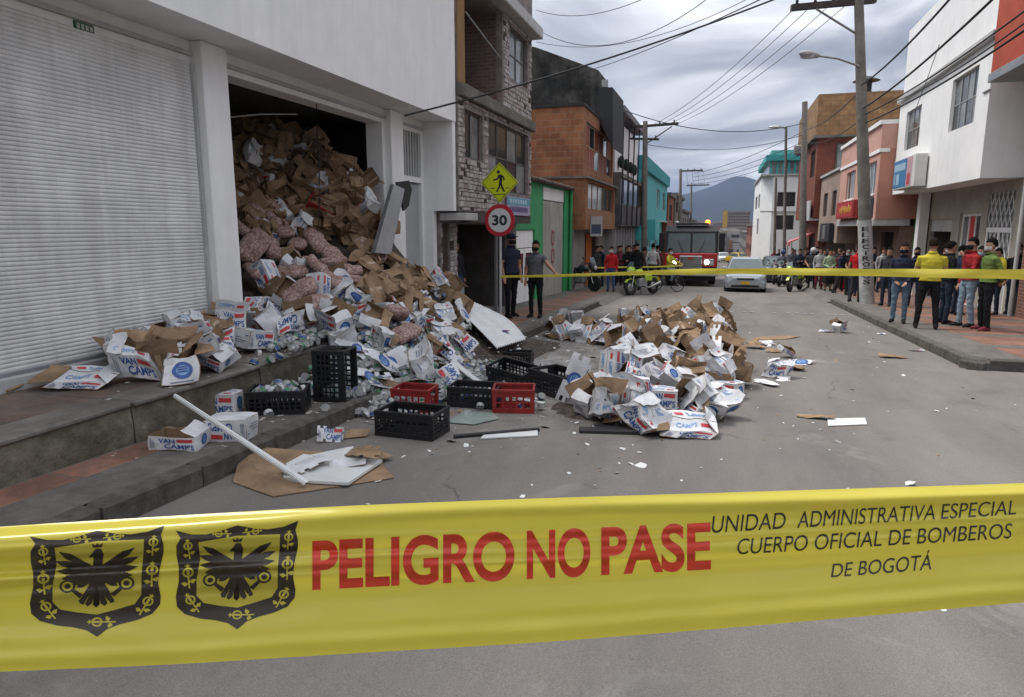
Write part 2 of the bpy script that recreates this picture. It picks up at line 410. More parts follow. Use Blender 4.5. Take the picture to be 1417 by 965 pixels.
M_glass2 = mat('curtained_glass', (0.26, 0.27, 0.27), 0.15, 0.3, 1.5, spec=0.6, col2=(0.09, 0.1, 0.1))
M_frame = mat('brown_frame', (0.09, 0.075, 0.065), 0.5, 0.15, 10)
M_alum = mat('aluminium_frame', (0.4, 0.4, 0.39), 0.4, 0.1, 10, metal=0.4)
M_iron = mat('galvanised_iron', (0.34, 0.34, 0.33), 0.5, 0.15, 8, metal=0.4)

# ------------------------------------------------------------------ ground, road, pavements
def sheet(name, x0, x1, y0, y1, h, m, nx=2, ny=12):
    mb = MB(); vs = []; fs = []
    for j in range(ny+1):
        for i in range(nx+1):
            y = y0+(y1-y0)*j/ny; vs.append((x0+(x1-x0)*i/nx, y, gz(y, h)))
    for j in range(ny):
        for i in range(nx):
            a = j*(nx+1)+i; fs.append((a, a+1, a+nx+2, a+nx+1))
    mb.add(vs, fs)
    return mb.build(name, m)

M_ground = mat('valley_ground', (0.10, 0.095, 0.08), 0.95, 0.3, 0.02, col2=(0.05, 0.06, 0.045), spec=0.1)
mb = MB(); vs = []; fs = []
ysteps = [-40, 0, 40, 100, 200, 300, 380, 480, 620, 800, 1050, 1400, 1900, 2600, 3600, 5200, 9000]
xsteps = [-6000, -2500, -1200, -600, -300, -150, -60, -20, 0, 20, 60, 150, 300, 600, 1200, 2500, 6000]
def land(y): return gz(y, -0.03) if y < 300 else -9.45+max(0, y-420)*0.012
for y in ysteps:
    for x in xsteps: vs.append((x, y, land(y)))
n = len(xsteps)
for j in range(len(ysteps)-1):
    for i in range(n-1): fs.append((j*n+i, j*n+i+1, (j+1)*n+i+1, (j+1)*n+i))
mb.add(vs, fs); struct(mb.build('ground', M_ground))

road = struct(sheet('road', -3.4, 3.5, -20, 300, 0.0, M_asphalt, 2, 40))
struct(sheet('side_road', 3.5, 30, -20, 11.2, 0.0, M_asphalt, 3, 10))
M_mark = mat('worn_road_paint', (0.45, 0.45, 0.43), 0.8, 0.3, 12, stain=0.3)
rnd = random.Random(4)
for k in range(34):                                   # the dotted line of studs across the street
    if rnd.random() < 0.25: continue
    x = -2.9+k*0.19+rnd.uniform(-0.02, 0.02); y = 19.6+0.05*k*0.19
    m_ = MB().box(-0.05, 0.05, -0.11, 0.11, 0, 0.008).build('road_stud', M_mark, road)
    m_.location = (x, y+rnd.uniform(-0.05, 0.05), gz(y, 0.004)); m_.rotation_euler = (-math.atan(FALL), 0, rnd.uniform(-0.2, 0.2))

left_walk = struct(sheet('left_pavement', -8.0, -3.56, -6, 300, 0.145, M_walk, 1, 30))
right_walk = struct(sheet('right_pavement', 3.66, 30, 11.36, 300, 0.145, M_walk, 1, 30))

def kerb_run(root, x0, x1, y0, y1, L=0.82, gap=0.012, seed=0):
    rr = random.Random(seed); y = y0
    while y < y1-0.2:
        e = min(y+L, y1)
        mb = MB(); mb.box(x0, x1, -(e-y-gap)/2, (e-y-gap)/2, -0.12, 0.155, ch=0.018)
        o = mb.build('kerb_stone', M_kerb, root, loc=(rr.uniform(-0.006, 0.006), (y+e)/2, gz((y+e)/2)+rr.uniform(-0.006, 0.004)),
                     rot=(-math.atan(FALL)+rr.uniform(-0.004, 0.004), 0, rr.uniform(-0.006, 0.006)))
        y = e
left_kerb = bpy.data.objects.new('left_kerb', None); C.objects.link(left_kerb); struct(left_kerb)
kerb_run(left_kerb, -3.56, -3.4, -2.0, 20.2, seed=1)
right_kerb = bpy.data.objects.new('right_kerb', None); C.objects.link(right_kerb); struct(right_kerb)
kerb_run(right_kerb, 3.5, 3.66, 11.5, 24.4, seed=2)
# dropped kerbs: ramps down to the road
for nm, xa, xb, ya, yb in (('left_ramp', -3.56, -3.3, 20.2, 30), ('right_ramp', 3.66, 3.4, 24.4, 33)):
    mb = MB(); mb.quad((xa, ya, gz(ya, .146)), (xa, yb, gz(yb, .146)), (xb, yb, gz(yb, .004)), (xb, ya, gz(ya, .004)))
    mb.quad((xa, ya, gz(ya, .146)), (xb, ya, gz(ya, .004)), (xa, ya, gz(ya, -.05))); struct(mb.build(nm, M_walk))
# low kerbs beyond the dropped crossings
kerb_run(left_kerb, -3.56, -3.4, 30, 62, 1.6, seed=3)
kerb_run(right_kerb, 3.5, 3.66, 33, 62, 1.6, seed=4)
rr = random.Random(9)
mb = MB().box(-0.17, 0.17, -0.17, 0.17, -0.12, 0.158, ch=0.05)      # rounded corner piece
mb.build('corner_stone', M_kerb, right_kerb, loc=(3.66, 11.37, gz(11.4)), rot=(0, 0, R(40)))
for k in range(9):
    mb = MB().box(-0.5, 0.49, -0.08, 0.08, -0.12, 0.154, ch=0.015)
    mb.build('kerb_stone', M_kerb, right_kerb, loc=(4.3+k, 11.36+0.02*k, gz(11.4)), rot=(0, 0, 0.02))

def slab(root, x0, x1, y0, y1, m, h=0.152, t=0.03):
    mb = MB(); w, l = (x1-x0)/2, (y1-y0)/2
    mb.box(-w, w, -l, l, -t, 0, ch=0.006)
    return mb.build('paving_slab', m, root, loc=((x0+x1)/2, (y0+y1)/2, gz((y0+y1)/2, h)), rot=(-math.atan(FALL), 0, 0))
y = 11.55
while y < 32:                                          # terracotta panels with grey bands on the right
    for xa, xb in ((4.35, 5.55), (5.6, 6.9)):
        slab(right_walk, xa, xb, y, y+1.25, M_terra, 0.151+rr.uniform(0, 0.003))
    y += 1.72
y = -1.5
while y < 5.4:                                         # red strip along the foot of the platform
    slab(left_walk, -4.27, -3.98, y, y+0.78, M_terra, 0.150+rr.uniform(0, 0.002)); y += 0.8
y = 13.2
while y < 25:
    slab(left_walk, -4.85, -3.95, y, y+1.3, M_terra, 0.150+rr.uniform(0, 0.003)); y += 1.65

# raised concrete loading platform in front of the warehouse: blocks with a worn floor slab
platform = bpy.data.objects.new('loading_platform', None); C.objects.link(platform); struct(platform)
PZ = 0.36
def rough_block(name, x0, x1, y0, y1, z0, z1, m, root, amp=0.012, seed=0, nx=3, ny=8, nz=4):
    """A block of worn concrete: gridded box with uneven faces and a chipped upper edge."""
    bm = bmesh.new(); bmesh.ops.create_cube(bm, size=1.0)
    bmesh.ops.subdivide_edges(bm, edges=[e for e in bm.edges if abs((e.verts[0].co-e.verts[1].co).y) > 0.5], cuts=ny, use_grid_fill=True)
    bmesh.ops.subdivide_edges(bm, edges=[e for e in bm.edges if abs((e.verts[0].co-e.verts[1].co).z) > 0.5], cuts=nz, use_grid_fill=True)
    for v in bm.verts:
        p = Vector((x0+(v.co.x+0.5)*(x1-x0), y0+(v.co.y+0.5)*(y1-y0), z0+(v.co.z+0.5)*(z1-z0)))
        d = noise.noise_vector(p*4.0+Vector((seed, 0, 0)))*amp+noise.noise_vector(p*15.0)*amp*0.5
        if abs(v.co.y) > 0.49: d.y = -abs(d.y)*0.6 if v.co.y > 0 else abs(d.y)*0.6
        if v.co.z > 0.49:
            d.z = -abs(d.z)*0.4
            if v.co.x > 0.49: d += Vector((-0.012, 0, -0.012))*(1+1.5*max(0, noise.noise(p*5)))
        v.co = p+d
    me = bpy.data.meshes.new(name); bm.to_mesh(me); bm.free(); me.materials.append(m)
    return link(name, me, root)
ye = [-2.0, -0.4, 1.2, 2.75, 4.05, 5.6, 7.1, 8.7, 10.3, 11.4]
for k in range(len(ye)-1):
    rough_block('concrete_block', -4.62, -4.3, ye[k], ye[k+1]-0.012, -0.45, PZ-0.012, M_block, platform, 0.014, k)
for k in range(len(ye)-1):
    mb = MB().box(-5.62, -4.622, ye[k], ye[k+1]-0.008, -0.3, PZ-0.006, ch=0.008); mb.build('floor_slab', M_platform, platform)
    mb = MB().box(-4.625, -4.285+0.02*math.sin(k*2.1), ye[k]+0.004, ye[k+1]-0.016, PZ-0.05, PZ, ch=0.016); mb.build('edge_slab', M_concrete, platform)
rough_block('concrete_block', -5.3, -4.55, 12.75, 13.5, -0.4, 0.06, M_concrete, platform, 0.01, 31)

# mountain and the built-up slope at the end of the street
M_mount = mat('mountain_scrub', (0.03, 0.038, 0.03), 0.95, 0.3, 0.004, col2=(0.018, 0.024, 0.022), spec=0.05, detail=9)
mb = MB(); vs = []; fs = []
ridge = [(860, 292), (905, 284), (935, 275), (962, 270), (985, 263), (1003, 254), (1022, 246), (1040, 250), (1056, 259), (1085, 268), (1130, 262), (1180, 270), (1260, 290)]
RY = 4600.0
def ridge_z(x):
    pts = [(PY(u, v-4, RY).x, PY(u, v-4, RY).z) for u, v in ridge]
    if x <= pts[0][0]: return pts[0][1]*0.6+40
    for (xa, za), (xb, zb) in zip(pts, pts[1:]):
        if x <= xb: return za+(zb-za)*(x-xa)/(xb-xa)
    return pts[-1][1]*0.7
NX, NY = 90, 26
for j in range(NY+1):
    t = j/NY; y = 2700+3800*t
    for i in range(NX+1):
        x = -2600+5200*i/NX
        prof = max(0, min(1, (y-2700)/(RY-2700)))**1.25 if y <= RY else max(0, 1-((y-RY)/1900)**1.5)
        rz_ = ridge_z(x)+noise.noise(Vector((x*0.004, 0, 1)))*9
        gully = (noise.fractal(Vector((x*0.0022, y*0.0012, 2.0)), 1.0, 2.0, 5))*70*prof*(1-prof)*2
        vs.append((x, y, land(2700)-8+(rz_-land(2700)+8)*prof+gully))
for j in range(NY):
    for i in range(NX):
        a = j*(NX+1)+i; fs.append((a, a+1, a+NX+2, a+NX+1))
mb.add(vs, fs, 0, True); struct(mb.build('mountain', M_mount))

cols = [(0.30, 0.15, 0.10), (0.32, 0.28, 0.22), (0.36, 0.35, 0.33), (0.2, 0.12, 0.09), (0.26, 0.24, 0.22), (0.16, 0.15, 0.14)]
CM = [mat('far_wall_%d' % i, c, 0.9, 0.2, 0.3) for i, c in enumerate(cols)]
M_farwin = mat('far_window', (0.04, 0.045, 0.05), 0.3, 0.1)
rnd = random.Random(11); mb = MB()
for k in range(1500):                                  # far quarter, too small and dense to count
    y = 300+rnd.random()**1.5*2100; x = rnd.uniform(-0.12, 0.16)*y+rnd.uniform(-20, 20)
    w = rnd.uniform(6, 13); d = rnd.uniform(8, 14); h = rnd.uniform(4, 11)
    z = land(y); mb.box(x, x+w, y, y+d, z-2, z+h, rnd.randrange(6))
    for q in range(int(h//3)):
        mb.box(x+w*0.15, x+w*0.4, y-0.05, y, z+1+q*3, z+2.2+q*3, 6); mb.box(x+w*0.6, x+w*0.85, y-0.05, y, z+1+q*3, z+2.2+q*3, 6)
stuff(mb.build('far_town', CM+[M_farwin]), 'dense hillside town of tiny houses below the mountain', 'town')

def apartment(name, label, u0, u1, v0, v1, Y, ms, cols_, rows_, strip=None):
    a, b = PY(u0, v1, Y), PY(u1, v0, Y); w = b.x-a.x; h = b.z-a.z; zb = land(Y)-a.z
    t = thing(name, label, 'apartment block', (a.x, Y, a.z))
    MB().box(0, w, 0, 16, zb, h).build('wall', ms, t)
    if strip: MB().box(-0.2, w*0.16, -0.6, 5, zb, h+1).build('stair_tower', strip, t)
    MB().box(-0.3, w+0.3, -0.3, 16.3, h, h+0.8).build('roof', CM[4], t)
    for r in range(rows_):
        for c in range(cols_):
            x = w*(0.2+0.78*(c+0.15)/cols_); z = h*(r+0.25)/rows_
            MB().box(x, x+w*0.78/cols_*0.62, -0.12, 0.1, z, z+h/rows_*0.5).build('window', M_farwin, t)
apartment('apartment_block', 'tall tan apartment block with yellow stair tower at the end of the street', 999, 1039, 294, 334, 460,
          mat('tan_render', (0.27, 0.22, 0.19), 0.9, 0.1, 0.5), 9, 10, mat('yellow_tower', (0.5, 0.3, 0.07), 0.8, 0.1, 0.5))

# the damp air between here and the mountain
hz = MB().box(-6200, 6200, -80, 9200, -12, 400).build('haze', mat('haze_air', (1, 1, 1)))
hm = bpy.data.materials.new('haze_volume'); hm.use_nodes = True
for n_ in list(hm.node_tree.nodes):
    if n_.type != 'OUTPUT_MATERIAL': hm.node_tree.nodes.remove(n_)
pv = hm.node_tree.nodes.new('ShaderNodeVolumePrincipled'); pv.inputs['Color'].default_value = (0.36, 0.46, 0.72, 1); pv.inputs['Density'].default_value = 0.00012
hm.node_tree.links.new(pv.outputs[0], hm.node_tree.nodes['Material Output'].inputs['Volume'])
hz.data.materials.clear(); hz.data.materials.append(hm); stuff(hz)
# ------------------------------------------------------------------ building helpers
def wall_holes(mb, x, y0, y1, z0, z1, holes, inw, rev=0.14, m=0, axis='x'):
    """Wall face on plane x (axis 'x': spans y, z) with openings and their reveals; inw is the inward sign."""
    def P3(a, z, d=0.0): return (x+inw*d, a, z) if axis == 'x' else (a, x+inw*d, z)
    hs = [(max(h[0], y0), min(h[1], y1), max(h[2], z0), min(h[3], z1)) for h in holes]
    ys = sorted({y0, y1, *[h[0] for h in hs], *[h[1] for h in hs]}); zs = sorted({z0, z1, *[h[2] for h in hs], *[h[3] for h in hs]})
    for a, b in zip(ys, ys[1:]):
        for c, d in zip(zs, zs[1:]):
            cy, cz = (a+b)/2, (c+d)/2
            if any(h[0] < cy < h[1] and h[2] < cz < h[3] for h in hs): continue
            mb.quad(P3(a, c), P3(b, c), P3(b, d), P3(a, d), m=m)
    for (a, b, c, d) in hs:
        mb.quad(P3(a, c), P3(b, c), P3(b, c, rev), P3(a, c, rev), m=m); mb.quad(P3(a, d), P3(b, d), P3(b, d, rev), P3(a, d, rev), m=m)
        mb.quad(P3(a, c), P3(a, d), P3(a, d, rev), P3(a, c, rev), m=m); mb.quad(P3(b, c), P3(b, d), P3(b, d, rev), P3(b, c, rev), m=m)

def window(t, x, h, inw, cols=2, rows=1, fm=None, gm=None, fw=0.045, rec=0.08, name='window', axis='x', sill=None):
    """A frame with its mullions, one pane object per light."""
    fm = fm or M_frame; gm = gm or M_glass
    a, b, c, d = h; f = MB(); X0, X1 = sorted((x+inw*rec, x+inw*(rec+0.05)))
    def bx(mb, a0, a1, z0, z1, e0=X0, e1=X1):
        mb.box(e0, e1, a0, a1, z0, z1) if axis == 'x' else mb.box(a0, a1, e0, e1, z0, z1)
    bx(f, a, b, c, c+fw); bx(f, a, b, d-fw, d); bx(f, a, a+fw, c+fw, d-fw); bx(f, b-fw, b, c+fw, d-fw)
    ya = [a+fw+(b-a-2*fw)*i/cols for i in range(cols+1)]; za = [c+fw+(d-c-2*fw)*i/rows for i in range(rows+1)]
    for i in range(1, cols): bx(f, ya[i]-fw*0.4, ya[i]+fw*0.4, c+fw, d-fw)
    for j in range(1, rows): bx(f, a+fw, b-fw, za[j]-fw*0.35, za[j]+fw*0.35, X0+0.004, X1-0.004)
    fo = f.build(name, fm, t)
    for i in range(cols):
        for j in range(rows):
            p = MB(); bx(p, ya[i], ya[i+1], za[j], za[j+1], (X0+X1)/2-0.006, (X0+X1)/2+0.006)
            p.build('pane', gm[(i+j) % len(gm)] if isinstance(gm, list) else gm, fo)
    if sill:
        s_ = MB(); e0, e1 = sorted((x-inw*0.06, x+inw*rec)); bx(s_, a-0.05, b+0.05, c-0.06, c-0.004, e0, e1); s_.build('sill', sill, fo)
    return fo

def pxhole(u0, v0, u1, v1, x):
    """Opening measured on the photograph as u0..u1, v0..v1 on facade plane x."""
    um, vm = (u0+u1)/2, (v0+v1)/2
    a, b = PX(u0, vm, x).y, PX(u1, vm, x).y
    return (min(a, b), max(a, b), PX(um, v1, x).z, PX(um, v0, x).z)

def storey(t, name, x, y0, y1, z0, z1, depth, inw, holes, m, rev=0.14, cap=True):
    """One storey as a shell: front with openings, two flanks, back, underside and top."""
    mb = MB(); wall_holes(mb, x, y0, y1, z0, z1, holes, inw, rev)
    xb = x+inw*depth
    for y in (y0, y1): mb.quad((x, y, z0), (xb, y, z0), (xb, y, z1), (x, y, z1))
    mb.quad((xb, y0, z0), (xb, y1, z0), (xb, y1, z1), (xb, y0, z1))
    if cap:
        mb.quad((x, y0, z0), (x, y1, z0), (xb, y1, z0), (xb, y0, z0)); mb.quad((x, y0, z1), (x, y1, z1), (xb, y1, z1), (xb, y0, z1))
    return mb.build(name, m, t)

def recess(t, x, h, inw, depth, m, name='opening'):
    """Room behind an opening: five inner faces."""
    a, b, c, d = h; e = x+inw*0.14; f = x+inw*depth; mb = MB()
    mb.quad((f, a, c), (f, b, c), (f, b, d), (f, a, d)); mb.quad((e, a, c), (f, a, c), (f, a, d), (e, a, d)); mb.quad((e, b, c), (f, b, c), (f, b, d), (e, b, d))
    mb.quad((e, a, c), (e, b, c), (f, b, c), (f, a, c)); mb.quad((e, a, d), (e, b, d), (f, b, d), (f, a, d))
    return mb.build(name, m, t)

def bars(t, x, h, n, m, w=0.02, inw=-1, horiz=False, name='bar', rec=0.06):
    a, b, c, d = h
    for i in range(n):
        mb = MB(); e0, e1 = sorted((x+inw*rec, x+inw*(rec+w)))
        if horiz:
            z = c+(d-c)*(i+0.5)/n; mb.box(e0, e1, a, b, z-w/2, z+w/2)
        else:
            y = a+(b-a)*(i+0.5)/n; mb.box(e0, e1, y-w/2, y+w/2, c, d)
        mb.build(name, m, t)

# ------------------------------------------------------------------ white warehouse with the burst shop front
wh = thing('warehouse', 'white warehouse with closed roller shutter and burst open bay spilling goods', 'warehouse', (0, 0, 0))
XW, SOF = -5.6, 3.66
MB().box(-12.5, -4.97, -4, 12.67, SOF, 8.2).build('upper_storey', M_white, wh)
mb = MB()
for y0, y1, z0, z1 in ((-4, 12.67, 3.43, SOF-0.002), (-4, -1.0, -0.2, 3.43), (6.48, 6.82, -0.2, 3.43), (10.86, 11.5, -0.4, 3.43), (12.43, 12.67, -0.5, 3.43)):
    mb.box(-5.9, XW, y0, y1, z0, z1)
mb.box(-5.9, XW, 11.5, 12.43, 2.52, 2.62)
mb.build('front_wall', M_white, wh)
MB().box(-5.62, -5.44, 6.46, 6.86, 0.3, SOF-0.003, ch=0.012).build('column', M_white, wh)
MB().box(-5.62, -5.47, 10.95, 11.42, -0.3, SOF-0.003, ch=0.012).build('column', M_white, wh)
MB().box(-5.6, -5.56, -4, 12.67, 3.5, 3.545).build('lintel_ledge', M_offwhite, wh)
MB().box(-5.62, -5.5, -1.0, 6.42, 0.34, 0.47, ch=0.01).build('base_strip', M_offwhite, wh)
MB().box(-12.5, -4.98, 12.52, 12.66, 2.0, SOF-0.004).build('end_wall', M_white, wh)
MB().box(-12.5, -5.4, 12.5, 12.66, -0.6, 1.998).build('end_wall', M_white, wh)
# roller shutter: ribbed curtain (ribs finer than can be picked apart), guides, bottom rail
sh = MB(); prof = []; z = 0.5; pitch = 0.0375
while z < 3.4:
    prof += [(0.0, z), (0.008, z+pitch*0.2), (0.010, z+pitch*0.5), (0.008, z+pitch*0.8)]; z += pitch
prof.append((0, z))
YN = 14; vs = []; fs = []
for (d, z) in prof:
    for i in range(YN+1):
        y = -1.0+7.42*i/YN; vs.append((XW+0.01+d+0.006*math.sin(y*1.7+z*1.3), y, z))
for j in range(len(prof)-1):
    for i in range(YN): fs.append((j*(YN+1)+i, j*(YN+1)+i+1, (j+1)*(YN+1)+i+1, (j+1)*(YN+1)+i))
sh.add(vs, fs, 0, False)
so = sh.build('roller_shutter', M_shutter, wh); so['label'] = 'closed white ribbed roller shutter'
MB().box(XW-0.01, XW+0.05, -1.0, 6.4, 0.455, 0.51, ch=0.008).build('bottom_rail', M_greymetal, so)
MB().box(XW-0.02, XW+0.06, 6.42, 6.47, 0.36, 3.42).build('guide_rail', M_offwhite, so)
# number plate over the shutter
pl = MB().box(XW+0.002, XW+0.016, 5.05, 5.25, 3.40, 3.49).build('number_plate', mat('plate_green', (0.04, 0.12, 0.085), 0.5), wh)
mb = MB()
for k in range(4): mb.box(XW+0.016, XW+0.02, 5.07+k*0.045, 5.07+k*0.045+0.03, 3.43, 3.475)
mb.build('plate_marks', M_offwhite, pl)
# burst bay: dark room behind
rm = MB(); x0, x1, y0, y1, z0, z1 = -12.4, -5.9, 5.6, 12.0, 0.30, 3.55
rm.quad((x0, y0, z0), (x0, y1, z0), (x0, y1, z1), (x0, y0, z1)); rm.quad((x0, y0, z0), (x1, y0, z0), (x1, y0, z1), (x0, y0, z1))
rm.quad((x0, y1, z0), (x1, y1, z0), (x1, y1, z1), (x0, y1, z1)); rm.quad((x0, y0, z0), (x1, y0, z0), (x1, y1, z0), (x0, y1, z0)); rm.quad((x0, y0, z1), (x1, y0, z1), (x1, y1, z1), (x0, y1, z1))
rm.build('storeroom', mat('storeroom_walls', (0.06, 0.05, 0.043), 0.9, 0.2, 2), wh)  # wall colour darkened to deepen the shade in the bay
MB().path([(-5.7, 9.05, 3.43), (-5.72, 9.07, 3.1), (-5.7, 9.04, 2.2), (-5.75, 9.0, 1.6)], 0.008).build('hanging_cable', M_dark, wh)
MB().path([(-6.3, 6.8, 3.3), (-6.2, 7.6, 3.05), (-6.1, 8.3, 3.2), (-6.0, 9.0, 3.3)], 0.012).build('bent_rod', M_iron, wh)
# grille and side door
gr = (11.5, 12.43, 2.62, 3.43)
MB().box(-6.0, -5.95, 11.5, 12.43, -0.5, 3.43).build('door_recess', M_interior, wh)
bars(wh, XW, gr, 8, M_offwhite, 0.045, -1, name='grille_bar', rec=0.02)
MB().box(-5.72, -5.66, 11.62, 12.4, -0.45, 2.5, ch=0.01).build('side_door', mat('pale_grey_door', (0.42, 0.43, 0.44), 0.5, 0.08, 2, stain=0.15), wh)
# torn sheet of the shop front leaning against the right column
M_torn = mat('torn_sheet_steel', (0.33, 0.335, 0.34), 0.4, 0.1, 3, metal=0.5, stain=0.2)
ts = MB()
pts = [PX(545, 255, -5.02), PX(560, 262, -4.98), PX(541, 352, -4.82), PX(519, 350, -4.88)]
pts2 = [p+Vector((-0.08, 0.03, 0)) for p in pts]
ts.add(pts+pts2, [(0, 1, 2, 3), (7, 6, 5, 4), (0, 4, 5, 1), (1, 5, 6, 2), (2, 6, 7, 3), (3, 7, 4, 0)])
tag(ts.build('torn_metal_sheet', M_torn), 'bent grey metal sheet torn loose beside the burst bay', 'metal sheet')
ts = MB(); a = [PX(549, 252, -5.06), PX(566, 250, -5.12), PX(570, 262, -5.14), PX(566, 285, -5.14), PX(559, 292, -5.1)]
b = [p+Vector((-0.05, 0.04, 0)) for p in a]
ts.add(a+b, [(0, 1, 2, 3, 4), (9, 8, 7, 6, 5)]+[(i, (i+1) % 5, 5+(i+1) % 5, 5+i) for i in range(5)])
tag(ts.build('torn_rubber_flap', M_black), 'torn black flap hanging behind the bent metal sheet', 'flap')

# ------------------------------------------------------------------ stone clad house
M_stonebase = mat('stone_mortar', (0.30, 0.25, 0.235), 0.95, 0.25, 6)
M_st = [mat('cladding_stone_%d' % i, c, 0.85, 0.25, 9, 0.5, 40, spec=0.2) for i, c in enumerate(
    [(0.5, 0.44, 0.43), (0.56, 0.5, 0.49), (0.45, 0.38, 0.37), (0.36, 0.29, 0.28), (0.54, 0.47, 0.45), (0.13, 0.085, 0.08), (0.09, 0.06, 0.055)])]
XS, Y0, Y1 = -4.95, 12.72, 18.0
sth = thing('stone_clad_house', 'three storey house clad in pale pink and brown stone beside the warehouse', 'house', (0, 0, 0))
zb, zs1 = 2.0, 4.15
hA = pxhole(643, 145, 668, 220, XS); hB = pxhole(676, 150, 731, 270, XS); hC = pxhole(705, 42, 731, 112, XS)
hA = (hA[0], hA[1], 3.05, 3.98); hB = (hB[0], hB[1], 2.5, 4.02); hC = (16.1, 17.65, 5.15, 6.3)
bal = (13.1, 15.55, 4.45, 6.4)
storey(sth, 'first_floor_wall', XS, Y0, Y1, zb, zs1, 7, -1, [hA, hB], M_stonebase)
storey(sth, 'second_floor_wall', XS, Y0, Y1, zs1+0.25, 6.45, 7, -1, [hC, bal], M_stonebase)
MB().box(-12, XS+0.12, Y0, Y1+0.1, zs1, zs1+0.25, ch=0.02).build('floor_slab', M_concrete, sth)
MB().box(-12, XS+0.28, Y0, Y1+0.15, 6.45, 6.72, ch=0.02).build('eaves_slab', M_offwhite, sth)
MB().box(-12, XS+0.02, Y0+3.4, Y1, 6.72, 8.3).build('top_storey', M_stonebase, sth)
MB().box(XS, XS+0.02, Y0, 13.1, zs1+0.25, 6.45).build('ochre_strip', mat('ochre_plaster', (0.33, 0.18, 0.07), 0.8, 0.15, 3, stain=0.2), sth)
window(sth, XS, hA, -1, 2, 1, M_frame, [M_glass, M_glass2]); window(sth, XS, hB, -1, 4, 2, M_frame, [M_glass2, M_glass, M_glass]); window(sth, XS, hC, -1, 2, 2, M_frame, M_glass2)
ro = recess(sth, XS, bal, -1, 1.6, brick_mat('balcony_brick', (0.16, 0.09, 0.075), (0.2, 0.13, 0.11), (0.2, 0.17, 0.15), 0.22, 0.08, 'XYZ'), 'balcony')
MB().tube((XS+0.02, 13.15, 5.75), (XS-0.05, 15.5, 5.45), 0.018, n=8).build('balcony_rail', M_iron, ro)
# stones laid in uneven courses; openings are left free
def clad(root, x, y0, y1, z0, z1, holes, seed, budget):
    rr = random.Random(seed); z = z0+0.02; cells = []
    while z < z1-0.06:
        h = rr.uniform(0.055, 0.12); y = y0-rr.uniform(0, 0.2)
        while y < y1-0.05:
            w = rr.uniform(0.07, 0.24); a, b = max(y, y0+0.01), min(y+w, y1-0.01)
            if b-a > 0.06 and not any(a < q[1]+0.03 and b > q[0]-0.03 and z < q[3]+0.02 and z+h > q[2]-0.02 for q in holes):
                cells.append((a, b, z, min(z+h, z1-0.01)))
            y += w
        z += h
    rr.shuffle(cells)
    def stone(mb, a, b, c, d, pr, mi=0):
        g = 0.006; q = []
        for (yy, zz) in ((a+g, c+g), (b-g, c+g), (b-g, d-g), (a+g, d-g)):
            q.append((x+0.001, yy, zz))
        f = [(x+pr*rr.uniform(0.7, 1.15), (yy+(a+b)/2*0.12)/1.12+rr.uniform(-0.008, 0.008), (zz+(c+d)/2*0.14)/1.14+rr.uniform(-0.006, 0.006)) for (_, yy, zz) in q]
        mb.add(q+f, [(4, 5, 6, 7), (0, 1, 5, 4), (1, 2, 6, 5), (2, 3, 7, 6), (3, 0, 4, 7)], mi)
    rest = MB()
    for k, c_ in enumerate(cells):
        mi = rr.choices(range(7), [4, 6, 2.5, .8, 5, .9, .5])[0]
        if k < budget:
            mb = MB(); stone(mb, *c_, rr.uniform(0.012, 0.035)); mb.build('stone', M_st[mi], root)
        else: stone(rest, *c_, rr.uniform(0.012, 0.035), mi)
    if rest.v:
        o = rest.build('stone_cladding', M_st, root); o['kind'] = 'stuff'
clad(sth, XS, Y0, Y1, zb, zs1, [hA, hB, (15.2, 18, 1.9, 2.46)], 1, 170)
clad(sth, XS, 15.6, Y1, zs1+0.26, 6.44, [hC], 2, 90)
# ground floor: dark shop mouth, stone piers, beam, little slab roof over the side door
XG = -5.35
gh = [(13.62, 17.4, -0.6, 1.75), (12.8, 13.2, -0.6, 1.75)]
storey(sth, 'ground_floor_wall', XG, Y0, Y1, -0.7, zb, 6, -1, gh, M_stonebase)
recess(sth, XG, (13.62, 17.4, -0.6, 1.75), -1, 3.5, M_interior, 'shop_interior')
MB().box(XG-0.1, XG-0.05, 12.8, 13.2, -0.6, 1.75).build('side_door', mat('brown_door', (0.07, 0.045, 0.035), 0.5), sth)
clad(sth, XG, Y0, 12.8, -0.45, 1.95, [], 3, 20); clad(sth, XG, 13.2, 13.6, -0.45, 1.95, [], 5, 25)
MB().box(XG, XS+0.01, Y0, Y1, 1.78, zb-0.003).build('beam', mat('dark_beam', (0.07, 0.055, 0.05), 0.7), sth)
MB().box(XG, -4.78, 12.70, 13.35, 1.82, 1.96, ch=0.01).build('door_canopy', M_offwhite, sth)
MB().box(XG-0.6, XG-0.1, 13.75, 14.3, -0.45, 0.45, ch=0.02).build('counter', mat('glass_counter', (0.32, 0.34, 0.38), 0.3, 0.2, 8), sth)
MB().box(XG-0.03, XG+0.03, 16.2, 16.28, -0.6, 1.75).build('door_post', M_greymetal, sth)
# blue and lilac banner under the big window
bn = MB().box(XS+0.03, XS+0.05, 15.75, 17.75, 1.98, 2.42).build('banner', mat('banner_lilac', (0.36, 0.33, 0.45), 0.6, 0.05), sth)
MB().box(XS+0.05, XS+0.054, 15.77, 17.73, 2.22, 2.40).build('banner_top', mat('banner_teal', (0.12, 0.32, 0.42), 0.6, 0.05), bn)
mb = MB()
for k in range(9): mb.box(XS+0.0545, XS+0.057, 15.95+k*0.18, 16.07+k*0.18, 2.06, 2.18, 0)
for k in range(7): mb.box(XS+0.0545, XS+0.057, 15.95+k*0.22, 16.1+k*0.22, 2.27, 2.36, 1)
mb.build('banner_marks', [mat('banner_violet', (0.1, 0.05, 0.2), 0.6), mat('banner_pale', (0.45, 0.6, 0.68), 0.6)], bn)

